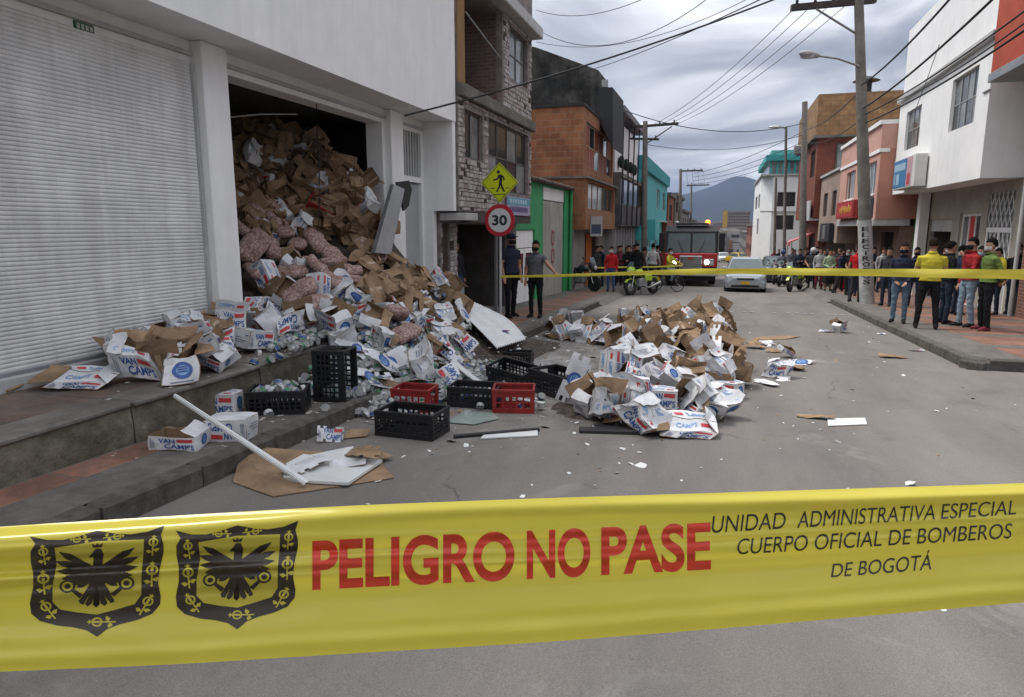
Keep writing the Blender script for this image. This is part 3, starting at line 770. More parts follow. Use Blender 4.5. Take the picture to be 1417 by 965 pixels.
# ------------------------------------------------------------------ green house with tall gate
XGr = -5.4
M_green = mat('green_paint', (0.045, 0.32, 0.115), 0.7, 0.1, 3, stain=0.12)
gh = thing('green_house', 'low bright green house with white door and tall pale gate', 'house', (0, 0, 0))
hd = (18.2, 20.15, -0.7, 1.62); hg = (21.15, 24.2, -0.9, 2.95)
storey(gh, 'wall', XGr, 18.03, 25.0, -1.0, 3.0, 6, -1, [hd, hg], M_green)
MB().box(XGr-0.12, XGr-0.04, 21.15, 24.2, 2.55, 2.95, ch=0.01).build('gate_lintel', M_white, gh)
ga = MB().box(XGr-0.12, XGr-0.05, 21.2, 24.15, -0.75, 2.52).build('gate', mat('pale_gate', (0.42, 0.39, 0.35), 0.6, 0.1, 2, stain=0.2), gh)
for k in range(1, 6): MB().box(XGr-0.055, XGr-0.035, 21.2+k*0.49-0.015, 21.2+k*0.49+0.015, -0.7, 2.5).build('gate_rib', M_offwhite, ga)
mb = MB()
for zc in (1.35, 0.75):
    mb.rings([[(XGr-0.03+dx, 22.6+(r)*math.cos(2*PI*i/16), zc+(r)*1.3*math.sin(2*PI*i/16)) for i in range(16)] for r, dx in ((0.2, 0), (0.2, 0.012), (0.15, 0.012), (0.15, 0))], closed=True, caps=False)
mb.build('gate_emblem', mat('faded_red_paint', (0.36, 0.1, 0.1), 0.6), ga)
wd = MB().box(XGr-0.1, XGr-0.05, 18.25, 20.1, 1.1, 1.6, ch=0.01).build('door_header', M_white, gh)
for k, (a, b) in enumerate(((18.28, 19.15), (19.2, 20.07))):
    d = MB().box(XGr-0.09, XGr-0.05, a, b, -0.6, 1.08, ch=0.01).build('door', M_white, gh)
    MB().box(XGr-0.05, XGr-0.044, a+0.12, b-0.12, 0.3, 0.95).build('pane', M_glass, d)
M_tile = mat('roof_tile', (0.12, 0.08, 0.065), 0.85, 0.3, 4)
ro = MB().box(XGr-6, XGr+0.14, 18.03, 25.0, 3.0, 3.06).build('roof', M_tile, gh)
for k in range(34):
    y = 18.13+k*0.205
    MB().tube((XGr+0.2, y, 3.06), (XGr-0.8, y, 3.2), 0.06, n=8).build('tile', M_tile, ro)
MB().tube((XGr+0.08, 24.9, 3.0), (XGr+0.08, 24.9, -0.9), 0.06, n=8).build('downpipe', M_green, gh)

# ------------------------------------------------------------------ orange brick house with the black gable behind
XB = -4.95
M_obrick = brick_mat('orange_hollow_brick', (0.36, 0.15, 0.07), (0.26, 0.10, 0.05), (0.27, 0.19, 0.13), 0.36, 0.22, 'XYZ', 0.012, 0.4, 0.3)
M_wood = mat('pine_boards', (0.35, 0.17, 0.08), 0.6, 0.15, 3, stain=0.2)
bh = thing('orange_brick_house', 'orange brick house with red curtained windows and timber boarded front', 'house', (0, 0, 0))
W3 = (25.7, 32.0, 3.9, 5.5); W2 = (25.6, 31.9, 2.35, 3.35)
storey(bh, 'upper_wall', XB, 25.05, 32.3, 3.5, 5.95, 8, -1, [W3], M_obrick)
storey(bh, 'lower_wall', XB+0.12, 25.05, 32.3, 1.6, 3.5, 8, -1, [W2], M_obrick)
storey(bh, 'ground_wall', XB-0.3, 25.05, 32.3, -1.2, 1.6, 7, -1, [(27.3, 30.6, -1.1, 1.45)], mat('greige_plaster', (0.3, 0.27, 0.25), 0.85, 0.1, 2, stain=0.2))
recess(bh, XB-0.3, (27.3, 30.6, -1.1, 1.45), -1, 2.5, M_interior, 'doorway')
MB().box(XB-0.9, XB-0.6, 29.2, 30.5, -1.0, 1.4).build('orange_curtain', mat('orange_cloth', (0.5, 0.13, 0.02), 0.8), bh)
M_redcur = mat('red_curtain', (0.28, 0.06, 0.03), 0.5, 0.2, 2)
window(bh, XB, W3, -1, 6, 2, mat('pale_wood', (0.42, 0.3, 0.22), 0.6), [M_redcur, M_redcur, M_glass]); window(bh, XB+0.12, W2, -1, 5, 1, M_wood, M_glass)
for k in range(7): MB().box(XB+0.12, XB+0.15, 25.05, 32.3, 1.62+k*0.1, 1.71+k*0.1).build('board', M_wood, bh)
MB().box(XB-8, XB+0.25, 25.0, 32.4, 3.44, 3.52).build('ledge', M_concrete, bh)
MB().box(XB-8.3, XB+0.05, 25.0, 32.35, 5.95, 6.05).build('roof', mat('black_sheet', (0.03, 0.03, 0.032), 0.8), bh)
hs = MB().box(XB+0.16, XB+0.6, 26.0, 26.06, 1.35, 2.1).build('hanging_sign', M_offwhite, bh)
MB().box(XB+0.2, XB+0.56, 25.995, 26.0, 1.45, 1.8).build('sign_panel', mat('sign_navy', (0.06, 0.09, 0.14), 0.5), hs)
M_blackwall = mat('weathered_black_wall', (0.13, 0.125, 0.11), 0.95, 0.3, 1.6, 0.5, 8, col2=(0.028, 0.028, 0.026), stain=0.55, stain_scale=0.9, streak=0.4, pos=(0.38, 0.72))
bg = thing('blackened_gable_house', 'tall blackened concrete gable rising behind the orange brick house', 'house', (0, 0, 0))
def pY(u, v, y): p = PY(u, v, y); return (p.x, p.z)
gp = [pY(690, 52, 29), pY(743, 66, 29), pY(828, 97, 29), pY(829, 165, 29), pY(690, 165, 29)]
MB().prism([gp[0], gp[1], gp[2], gp[3], gp[4]], 29.0, 31.0, 'y').build('gable_wall', M_blackwall, bg)
gp = [pY(828, 120, 28.4), pY(848, 121, 28.4), pY(848, 205, 28.4), pY(828, 165, 28.4)]
MB().prism(gp, 28.4, 31.5, 'y').build('tank_housing', mat('black_sheet', (0.03, 0.03, 0.032), 0.8), bg)
p = PY(837, 121, 29); MB().tube((p.x, 29, p.z-0.05), (p.x, 29, p.z+0.28), 0.13, n=12).build('chimney', M_iron, bg)

# ------------------------------------------------------------------ grey glass building
XL = -4.6
gl = thing('glass_front_building', 'grey building with white upper wall, black posts and dark glass band', 'building', (0, 0, 0))
storey(gl, 'ground_wall', XL-0.3, 32.45, 41.0, -1.5, 1.75, 8, -1, [], mat('pale_shutter', (0.36, 0.34, 0.32), 0.6, 0.1, 2, stain=0.2))
for k in range(8): MB().box(XL-0.3, XL-0.25, 32.6+k*1.02, 32.68+k*1.02, -1.4, 1.7).build('panel_joint', M_greymetal, gl)
storey(gl, 'upper_wall', XL-0.3, 32.45, 41.0, 4.2, 6.6, 8, -1, [], M_white)
storey(gl, 'glass_band', XL, 32.45, 41.0, 2.75, 4.2, 8, -1, [(32.5, 40.9, 2.8, 4.0)], M_concrete)
for k in range(6): MB().box(XL-0.12, XL-0.08, 32.5+k*1.4, 33.88+k*1.4, 2.8, 4.0).build('pane', M_glass, gl)
storey(gl, 'rail_band', XL, 32.45, 41.0, 1.75, 2.75, 8, -1, [], mat('dark_railing', (0.1, 0.1, 0.1), 0.7, 0.3, 5))
for k in range(5): MB().box(XL+0.0, XL+0.06, 32.6+k*2.05, 32.66+k*2.05, 1.8, 7.0).build('post', M_dark, gl)
MB().box(XL-9, XL+0.1, 32.45, 41.0, 6.85, 7.15, ch=0.02).build('roof', mat('grey_roof_slab', (0.2, 0.2, 0.21), 0.8), gl)
for k in range(4): MB().ell((XL-0.15, 33.5+k*1.7, 4.75), 0.15, 0.4, 0.3, 8, 6).build('balcony_plant', mat('dark_leaves', (0.03, 0.05, 0.03), 0.9, 0.4, 20), gl)

# ------------------------------------------------------------------ cyan house
M_cyan = mat('cyan_paint', (0.085, 0.47, 0.48), 0.7, 0.08, 2, stain=0.12)
XC = -4.6
cy = thing('cyan_house', 'two storey turquoise house with projecting turquoise box beyond the glass building', 'house', (0, 0, 0))
w = [(50.5, 53.0, 3.0, 4.4), (55.5, 58.5, 3.0, 4.4)]; w2 = [(48.0, 50.5, 0.3, 1.7), (53.5, 56.5, 0.3, 1.7)]
storey(cy, 'upper_wall', XC, 41.1, 60, 2.2, 5.0, 8, -1, w, M_cyan); storey(cy, 'ground_wall', XC-0.35, 41.1, 60, -2.2, 2.2, 8, -1, w2, M_cyan)
for h in w: window(cy, XC, h, -1, 2, 1, M_white, M_glass)
for h in w2: window(cy, XC-0.35, h, -1, 2, 1, M_white, M_glass)
MB().box(XC-8, XC+0.2, 41.1, 60, 5.0, 5.8).build('parapet', mat('cyan_parapet', (0.03, 0.3, 0.33), 0.7, 0.1, 2), cy)
MB().box(XC-3, XC+0.15, 41.1, 60, 2.1, 2.2).build('ledge', M_offwhite, cy)
MB().box(-4.9, -3.75, 41.1, 44, 0.95, 2.15).build('projecting_box', mat('cyan_box', (0.08, 0.5, 0.5), 0.6, 0.05), cy)
MB().box(XC-0.36, XC-0.3, 42, 44, -1.2, 0.9).build('door', mat('teal_door', (0.02, 0.25, 0.27), 0.5), cy)

# ------------------------------------------------------------------ far houses on the left
def row_house(label, side, x, y0, y1, z1, wm, nw=2, floors=2, roofm=None, name='row_house', top=None):
    t = thing(name, label, 'house', (0, 0, 0), group='houses far down the street')
    z0 = gz(y0)-0.6; hs = []; fh = (z1-gz(y0))/floors
    for f in range(floors):
        for k in range(nw):
            a = y0+(y1-y0)*(k+0.25)/nw; zb_ = gz(y0)+fh*f+fh*0.35
            hs.append((a, a+(y1-y0)/nw*0.5, zb_, zb_+fh*0.45))
    storey(t, 'wall', x, y0, y1, z0, z1, 9, side, hs, wm)
    for h in hs: window(t, x, h, side, 2, 1, M_frame, M_glass)
    MB().box(min(x-side*0.25, x+side*9), max(x-side*0.25, x+side*9), y0-0.05, y1-0.1, z1, z1+0.3).build('roof', roofm or M_concrete, t)
    return t
W = lambda n_, c: mat(n_, c, 0.85, 0.12, 1.5, stain=0.2, stain_scale=0.6)
row_house('narrow rust red house just past the turquoise house', -1, -4.5, 60.2, 67, 4.3, W('rust_wall', (0.3, 0.09, 0.05)), 1, 2)
row_house('dark brown house with pale gable past the rust red house', -1, -4.4, 67.2, 80, 4.6, W('brown_wall', (0.14, 0.11, 0.085)), 2, 3)
row_house('pale grey flats further down on the left', -1, -4.4, 80.2, 96, 3.4, W('palegrey_wall', (0.3, 0.29, 0.27)), 3, 2)
row_house('cream terrace far down on the left', -1, -4.4, 96.2, 120, 2.6, W('cream_far', (0.32, 0.27, 0.2)), 4, 2)
row_house('brick terrace farthest down on the left', -1, -4.4, 120.2, 160, 1.6, W('brick_far', (0.25, 0.12, 0.08)), 5, 2)
row_house('grey terrace at the far left end of the street', -1, -4.4, 160.2, 230, 0.4, W('grey_far', (0.2, 0.19, 0.18)), 7, 2)

# ------------------------------------------------------------------ right side: white bay house
XR, XRG = 6.0, 6.95
wb = thing('white_bay_house', 'white house with overhanging upper floor and blue shop sign on the right', 'house', (0, 0, 0))
h1 = pxhole(1250, 145, 1277, 205, XR); h1 = (26.1, 28.0, 4.33, 5.65)
h2 = (20.85, 22.95, 4.33, 5.75)
zw = 2.88
storey(wb, 'upper_wall', XR, 19.9, 29.1, zw, 6.12, 8, 1, [h1, h2], M_white, 0.16)
window(wb, XR, h1, 1, 3, 2, M_alum, [M_glass, M_glass2]); window(wb, XR, h2, 1, 4, 2, M_alum, [M_glass2, M_glass])
MB().box(XR-0.12, 14, 19.75, 29.2, 6.12, 6.3, ch=0.02).build('cornice', M_offwhite, wb)
MB().box(XR+0.05, 14, 19.95, 29.05, 6.3, 8.6).build('parapet', M_white, wb)
M_cream = mat('cream_plaster', (0.42, 0.38, 0.32), 0.85, 0.08, 2, stain=0.2)
gho = [(25.1, 27.5, -0.8, 1.95), (22.6, 24.4, -0.65, 2.1), (20.3, 22.1, -0.6, 2.6), (28.2, 29.0, -0.7, 1.8)]
storey(wb, 'ground_wall', XRG, 19.9, 29.1, -1.0, zw, 7, 1, gho, M_cream)
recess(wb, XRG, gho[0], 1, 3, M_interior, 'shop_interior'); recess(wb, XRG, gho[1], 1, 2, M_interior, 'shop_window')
MB().box(XRG+0.05, XRG+0.2, 25.1, 27.5, 1.55, 1.95).build('rolled_shutter', M_offwhite, wb)
dw = window(wb, XRG, (22.6, 24.4, -0.65, 2.1), 1, 3, 1, M_white, [M_glass, mat('red_poster_panel', (0.55, 0.03, 0.02), 0.5, 0.1, 2), M_glass2], 0.09)
dd = MB().box(XRG+0.06, XRG+0.1, 20.3, 22.1, -0.6, 2.6).build('lattice_door', M_glass2, wb)
for k in range(-6, 12):                                # diamond lattice of the door
    for s_ in (1, -1):
        y = 20.3+k*0.3; mb = MB()
        a = Vector((XRG+0.04 if s_ > 0 else XRG+0.03, y, 0.3)); b = a+Vector((0, s_*2.3*0.55, 2.3))
        ts_ = [0.0, 1.0]
        for t_ in ((20.3-a.y)/(b.y-a.y), (22.1-a.y)/(b.y-a.y)): ts_.append(t_)
        lo = max(0, min(ts_[2:])); hi = min(1, max(ts_[2:]))
        if hi-lo < 0.05: continue
        mb.tube(a.lerp(b, lo), a.lerp(b, hi), 0.014, n=5); mb.build('lattice_bar', M_white, dd)
for y in (20.34, 21.2, 22.06): MB().box(XRG+0.015, XRG+0.05, y-0.05, y+0.05, -0.6, 1.6).build('door_stile', M_white, dd)
MB().box(XRG+0.016, XRG+0.052, 20.3, 22.1, 1.55, 1.68).build('door_rail', M_white, dd)
MB().box(XRG+0.012, XRG+0.05, 20.39, 22.01, -0.6, 0.25).build('kick_panel', M_offwhite, dd)
MB().box(XRG-0.35, XRG-0.05, 27.55, 27.95, -0.9, zw-0.004, ch=0.01).build('column', M_white, wb)
sg = MB().box(5.62, 5.96, 24.55, 27.35, 2.95, 3.95, ch=0.015).build('shop_sign', mat('sign_white', (0.6, 0.6, 0.58), 0.5, 0.05), wb)
mb = MB(); mb.box(5.612, 5.618, 25.55, 27.3, 3.0, 3.9, 0); mb.box(5.612, 5.618, 24.9, 25.54, 3.0, 3.9, 1)
mb.box(5.606, 5.611, 25.7, 27.2, 3.55, 3.78, 2); mb.box(5.606, 5.611, 26.45, 26.85, 3.1, 3.45, 2); mb.box(5.606, 5.611, 25.05, 25.4, 3.05, 3.4, 3); mb.box(5.606, 5.611, 26.95, 27.2, 3.1, 3.5, 4)
mb.build('sign_print', [mat('sign_blue', (0.03, 0.16, 0.33), 0.4, 0.05), mat('sign_pink', (0.5, 0.28, 0.3), 0.4, 0.05), mat('sign_sky', (0.3, 0.45, 0.55), 0.4, 0.05), mat('sign_red', (0.5, 0.05, 0.06), 0.4), mat('sign_grey', (0.25, 0.35, 0.45), 0.4)], sg)
MB().box(XRG-0.06, XRG-0.02, 28.0, 29.05, 1.0, 2.75).build('poster_board', mat('brown_poster', (0.2, 0.11, 0.05), 0.7, 0.3, 4), wb)
MB().box(XRG-0.07, XRG-0.015, 29.1, 29.5, 0.6, 2.75).build('green_panel', mat('shop_green', (0.06, 0.25, 0.08), 0.7), wb)
MB().box(XRG-0.08, XRG-0.03, 27.95, 29.3, -0.4, 0.95).build('notice_panel', mat('grey_notices', (0.32, 0.32, 0.31), 0.8, 0.4, 7), wb)
MB().tube((XR-0.02, 19.86, 4.95), (XR-0.02, 20.3, 4.95), 0.02, n=6).build('wire_bracket', M_iron, wb)

# red and white house at the right edge, with a tiled panel
rh = thing('red_orange_house', 'orange red house with grey ledge at the right edge of the view', 'house', (0, 0, 0))
M_rufous = mat('orange_red_paint', (0.42, 0.07, 0.03), 0.7, 0.1, 2, stain=0.12)
storey(rh, 'upper_wall', 5.8, 14.2, 19.3, 5.2, 9.5, 8, 1, [(14.6, 17.75, 6.9, 8.6)], M_rufous)
window(rh, 5.8, (14.6, 17.75, 6.9, 8.6), 1, 5, 2, M_offwhite, M_glass2, sill=M_offwhite)
MB().box(5.75, 8, 14.2, 19.3, 5.0, 5.2, ch=0.01).build('ledge', M_greymetal, rh)
storey(rh, 'middle_wall', 6.9, 14.2, 19.3, 2.5, 5.0, 7, 1, [(14.4, 19.1, 2.7, 4.8)], M_offwhite)
MB().box(6.98, 7.02, 14.4, 19.1, 2.7, 4.8).build('patterned_panel', mat('mottled_stone_panel', (0.45, 0.46, 0.42), 0.6, 0.4, 3, col2=(0.16, 0.17, 0.15)), rh)
storey(rh, 'ground_wall', 6.9, 14.2, 19.3, -0.7, 2.5, 7, 1, [(15.0, 18.6, -0.6, 2.1)], brick_mat('red_brown_brick', (0.24, 0.1, 0.06), (0.2, 0.08, 0.05), (0.25, 0.2, 0.17), 0.24, 0.08, 'XYZ'))
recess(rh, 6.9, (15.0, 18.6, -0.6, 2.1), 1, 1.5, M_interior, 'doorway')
MB().tube((6.82, 19.4, 2.9), (6.82, 19.4, -0.5), 0.05, n=8).build('downpipe', M_offwhite, rh)

# ------------------------------------------------------------------ pink house
M_pink = mat('pink_paint', (0.6, 0.34, 0.27), 0.8, 0.06, 2, stain=0.14); M_salmon = mat('salmon_paint', (0.5, 0.23, 0.165), 0.8, 0.06, 2, stain=0.14)
XP = 5.5
pk = thing('pink_house', 'pink house with white trim and red shop sign between white and cream houses', 'house', (0, 0, 0))
hp = [(34.1, 36.3, 2.95, 4.2), (29.7, 32.1, 2.95, 4.2)]
storey(pk, 'upper_wall', XP, 29.2, 38.2, 2.0, 4.45, 7, 1, hp, M_pink)
for h in hp: window(pk, XP, h, 1, 3, 1, M_white, [M_glass, M_glass2], sill=M_white)
MB().box(XP+0.02, 12, 29.175, 29.198, 2.0, 4.9).build('flank', M_salmon, pk)
MB().box(XP-0.05, XP+0.3, 29.15, 38.2, 4.45, 4.58).build('trim', M_white, pk)
MB().box(XP-0.02, 12.5, 29.17, 38.2, 4.58, 5.45).build('parapet', M_pink, pk)
MB().box(XP-0.1, 12.5, 29.16, 38.25, 5.45, 5.6).build('coping', M_white, pk)
storey(pk, 'ground_wall', XP+0.9, 29.3, 38.2, -1.3, 1.75, 6, 1, [(30.2, 32.3, -1.1, 1.5), (33, 37.6, -1.1, 1.6)], mat('pink_brown_plaster', (0.26, 0.16, 0.12), 0.8, 0.15, 2))
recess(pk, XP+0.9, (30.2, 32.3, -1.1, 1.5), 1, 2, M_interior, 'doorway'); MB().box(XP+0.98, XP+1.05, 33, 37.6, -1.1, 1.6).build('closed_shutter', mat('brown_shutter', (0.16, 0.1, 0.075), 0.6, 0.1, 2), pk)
MB().box(XP-0.04, XP+1.2, 29.2, 38.2, 1.75, 2.0).build('balcony_slab', M_offwhite, pk)
s2 = MB().box(XP-0.22, XP-0.01, 32.6, 37.2, 2.08, 2.85, ch=0.01).build('shop_sign', mat('sign_dark_red', (0.3, 0.03, 0.03), 0.5, 0.1), pk)
mb = MB(); mb.box(XP-0.232, XP-0.225, 32.8, 37.0, 2.16, 2.78, 0)
rr = random.Random(3)
for k in range(7): mb.ell((XP-0.235, 33.3+k*0.45, 2.47+0.05*math.sin(k*2)), 0.006, 0.19, 0.14+0.05*(k % 2), 8, 5, 1)
mb.build('sign_print', [mat('sign_crimson', (0.45, 0.035, 0.03), 0.5), mat('sign_amber', (0.6, 0.32, 0.03), 0.5)], s2)
MB().box(XP-0.03, XP-0.004, 29.6, 32.0, 2.08, 2.8).build('dark_panel', M_dark, pk)

# cream house, red brick house with sandstone top, white and teal corner house
crh = thing('cream_house', 'narrow cream house between the pink and the red brick houses', 'house', (0, 0, 0))
hc = [(39.4, 40.9, 2.3, 3.6), (42.6, 44.2, 2.3, 3.6)]
storey(crh, 'wall', 5.55, 38.3, 45.6, 0.9, 4.55, 7, 1, hc, mat('cream_pink_plaster', (0.38, 0.28, 0.22), 0.85, 0.08, 2, stain=0.15))
for h in hc: window(crh, 5.55, h, 1, 2, 1, M_frame, M_glass)
MB().box(5.45, 12, 38.28, 45.65, 4.55, 4.68).build('coping', M_offwhite, crh)
storey(crh, 'ground_wall', 6.0, 38.3, 45.6, -1.6, 0.9, 6, 1, [], mat('brown_shutter', (0.16, 0.1, 0.075), 0.6, 0.1, 2))
c2 = MB().box(5.3, 5.5, 39.2, 42.8, 0.95, 1.9).build('shop_sign', M_dark, crh); MB().box(5.29, 5.3, 40.6, 41.8, 1.05, 1.8).build('sign_print', M_glass2, c2)
rb = thing('red_brick_house', 'tall red brick house with rough sandstone top storey and roof cowl', 'house', (0, 0, 0))
M_rbrick = brick_mat('red_brick', (0.24, 0.06, 0.035), (0.2, 0.05, 0.03), (0.2, 0.12, 0.09), 0.3, 0.1, 'XYZ')
M_sand = brick_mat('sandy_block', (0.36, 0.21, 0.1), (0.28, 0.15, 0.07), (0.2, 0.14, 0.09), 0.5, 0.28, 'XYZ', 0.02, 0.4, 0.6)
hr = [(46.6, 48.8, 4.8, 6.4), (51.0, 53.5, 4.8, 6.4)]
storey(rb, 'middle_wall', 5.2, 45.7, 56, 2.2, 7.0, 8, 1, hr, M_rbrick)
for h in hr: window(rb, 5.2, h, 1, 2, 1, M_frame, M_glass)
hs_ = (6.6, 8.6, 5.0, 6.5)
MB().box(6.3, 8.3, 45.6, 45.69, 5.1, 6.5).build('side_window', M_glass2, rb); MB().box(6.2, 8.4, 45.62, 45.695, 5.02, 6.58).build('side_frame', M_frame, rb)
storey(rb, 'ground_wall', 5.6, 45.7, 56, -2.0, 2.2, 8, 1, [(47, 50, -1.6, 1.0), (51.5, 54.5, -1.6, 1.0)], M_rbrick)
for h in ((47, 50, -1.6, 1.0), (51.5, 54.5, -1.6, 1.0)): MB().box(5.7, 5.75, h[0], h[1], h[2], h[3]).build('door', M_dark, rb)
MB().box(5.0, 5.6, 45.7, 50, 2.1, 2.25).build('balcony_slab', M_offwhite, rb); MB().box(5.0, 5.06, 45.7, 50, 2.25, 3.3).build('balcony_parapet', M_offwhite, rb)
mb = MB(); mb.box(5.0, 14.2, 45.3, 56, 7.0, 9.35); mb.build('sandstone_storey', M_sand, rb)
MB().box(4.9, 14.2, 45.2, 56.1, 6.9, 7.02).build('ledge', M_concrete, rb)
ck = MB().tube((7.6, 46.2, 9.3), (7.6, 46.2, 10.1), 0.32, n=12).build('chimney', M_dark, rb); MB().tube((7.6, 46.2, 10.1), (7.6, 46.2, 10.35), 0.75, 0.2, n=14).build('cowl', M_dark, ck)
MB().box(11.2, 11.6, 45.15, 45.3, 7.4, 9.2).build('blue_pipe', mat('blue_pvc', (0.03, 0.07, 0.2), 0.5), rb)
tw = thing('teal_topped_house', 'white corner house with turquoise glazed top floor on the right', 'house', (0, 0, 0))
M_tealp = mat('teal_paint', (0.04, 0.33, 0.33), 0.7, 0.08, 2)
YT = 62.0
def tx(u, y=YT): return PY(u, 300, y).x
def tz(v, y=YT): return PY(1080, v, y).z
xa, xb = tx(1052), 13.0
z1_, z2_, z3_, z4_ = tz(328), tz(305), tz(250), tz(243)
mb = MB(); wall_holes(mb, YT, xa+0.9, xb, tz(390), tz(243), [(tx(1074), tx(1099), tz(286), tz(266)), (tx(1074), tx(1099), tz(318), tz(298))], 1, 0.14, 0, 'y')
wall_holes(mb, xa, YT+1.4, 76, tz(390), tz(243), [(64.2, 67, tz(286), tz(266)), (69, 73, tz(286), tz(266)), (64.2, 67, tz(325), tz(302))], 1, 0.14)
mb.quad((xa, YT+1.4, tz(390)), (xa+0.9, YT, tz(390)), (xa+0.9, YT, tz(243)), (xa, YT+1.4, tz(243)))
mb.build('wall', M_white, tw)
for h in ((tx(1074), tx(1099), tz(286), tz(266)), (tx(1074), tx(1099), tz(318), tz(298))): window(tw, YT, h, 1, 3, 1, M_frame, M_glass, axis='y')
for h in ((64.2, 67, tz(286), tz(266)), (69, 73, tz(286), tz(266)), (64.2, 67, tz(325), tz(302))): window(tw, xa, h, 1, 2, 1, M_frame, M_glass)
MB().box(xa-0.15, xb, YT-0.15, 76, tz(243), tz(241)).build('ledge', M_offwhite, tw)
gt = MB().box(xa+0.5, xb, YT+0.4, 76, tz(241), tz(222)).build('glazed_storey', M_glass2, tw)
for u in (1063, 1072, 1080, 1088, 1096, 1104, 1112): MB().box(tx(u)-0.07, tx(u)+0.07, YT+0.34, YT+0.4, tz(241), tz(222)).build('mullion', M_tealp, gt)
MB().box(xa+0.2, xb, YT+0.1, 76, tz(222), tz(214)).build('teal_band', M_tealp, tw); MB().box(xa+0.6, xb, YT+0.5, 76, tz(214), tz(207)).build('roof', mat('pale_teal', (0.14, 0.42, 0.4), 0.7), tw)
MB().box(xa-0.02, xb, YT-0.1, YT-0.02, tz(294), tz(292)).build('string_course', M_offwhite, tw)
row_house('narrow tan house past the teal topped corner house', 1, 5.2, 77, 90, 5.2, W('tan_row', (0.32, 0.2, 0.12)), 2, 3)
row_house('dark brown terrace far down on the right', 1, 5.2, 90.5, 112, 4.2, W('dkbrown_row', (0.17, 0.1, 0.07)), 3, 3)
row_house('mint green fronted house far down on the right', 1, 5.3, 112.5, 126, 2.8, W('mint_row', (0.2, 0.36, 0.28)), 2, 2)
row_house('brick red terrace farthest down on the right', 1, 5.3, 126.5, 165, 2.0, W('brickred_row', (0.28, 0.1, 0.07)), 5, 2)
row_house('grey terrace at the far right end of the street', 1, 5.3, 165.5, 230, 0.4, W('grey_row', (0.22, 0.21, 0.2)), 7, 2)
# ------------------------------------------------------------------ cartons
M_cartonW = mat('white_carton', (0.68, 0.68, 0.69), 0.6, 0.06, 5, 0.15, 25, stain=0.22, stain_scale=4, spec=0.3)
M_kraft = mat('kraft_cardboard', (0.36, 0.24, 0.145), 0.85, 0.14, 5, 0.2, 30, stain=0.3, stain_scale=4, spec=0.15)
M_kraft2 = mat('kraft_cardboard_dark', (0.25, 0.155, 0.09), 0.85, 0.16, 5, 0.2, 30, stain=0.35, stain_scale=4, spec=0.15)  # dark kraft puts the bay's shade into the box colour
M_pblue = mat('print_blue', (0.035, 0.095, 0.30), 0.5, 0.1, 15); M_pred = mat('print_red', (0.52, 0.05, 0.06), 0.5, 0.1, 15)
M_psky = mat('print_light_blue', (0.2, 0.36, 0.62), 0.5, 0.15, 15); M_pgrey = mat('print_grey', (0.2, 0.22, 0.28), 0.5, 0.1, 15)
M_packtape = mat('packing_tape', (0.38, 0.27, 0.17), 0.25, 0.1, 20, spec=0.6); M_stamp = mat('stamp_ink', (0.14, 0.085, 0.05), 0.7, 0.3, 30)
PRINT = [M_pblue, M_pred, M_psky, M_pgrey]

class Panel:
    """A bent board: grid o + u*ex + v*ey pushed through D, with thickness t behind it."""
    def __init__(s, o, ex, ey, D, nx=5, ny=4, t=0.005, shape=None):
        s.o, s.ex, s.ey, s.nx, s.ny = Vector(o), Vector(ex), Vector(ey), nx, ny
        s.n = s.ex.cross(s.ey).normalized()
        s.g = [[D(s.o+s.ex*(i/nx)+s.ey*(j/ny)) for i in range(nx+1)] for j in range(ny+1)]
        s.b = [[D(s.o+s.ex*(i/nx)+s.ey*(j/ny))-s.n*t for i in range(nx+1)] for j in range(ny+1)]
    def at(s, u, v, off=0.0):
        u = min(max(u, 0), 0.9999)*s.nx; v = min(max(v, 0), 0.9999)*s.ny; i, j = int(u), int(v); a, b = u-i, v-j
        p00, p10, p01, p11 = s.g[j][i], s.g[j][i+1], s.g[j+1][i], s.g[j+1][i+1]
        p = p00*((1-a)*(1-b))+p10*(a*(1-b))+p01*((1-a)*b)+p11*(a*b)
        n = (p10-p00).cross(p01-p00); n = n.normalized() if n.length > 1e-9 else s.n
        return p+n*off
    def add(s, mb, mo=0, mi=1, skip=None):
        nx, ny = s.nx, s.ny; W_ = nx+1; N = W_*(ny+1)
        vs = [p for r in s.g for p in r]+[p for r in s.b for p in r]; fo = []; fi = []
        keep = lambda i, j: 0 <= i < nx and 0 <= j < ny and not (skip and (i, j) in skip)
        for j in range(ny):
            for i in range(nx):
                if not keep(i, j): continue
                a = j*W_+i; fo.append((a, a+1, a+W_+1, a+W_)); fi.append((N+a, N+a+W_, N+a+W_+1, N+a+1))
                for (di, dj, p, q) in ((0, -1, a, a+1), (1, 0, a+1, a+W_+1), (0, 1, a+W_+1, a+W_), (-1, 0, a+W_, a)):
                    if not keep(i+di, j+dj): fi.append((p, q, N+q, N+p))
        k = len(mb.v); mb.v += [tuple(p) for p in vs]
        mb.f += [tuple(i+k for i in f) for f in fo+fi]; mb.m += [mo]*len(fo)+[mi]*len(fi); mb.sm += [False]*(len(fo)+len(fi))

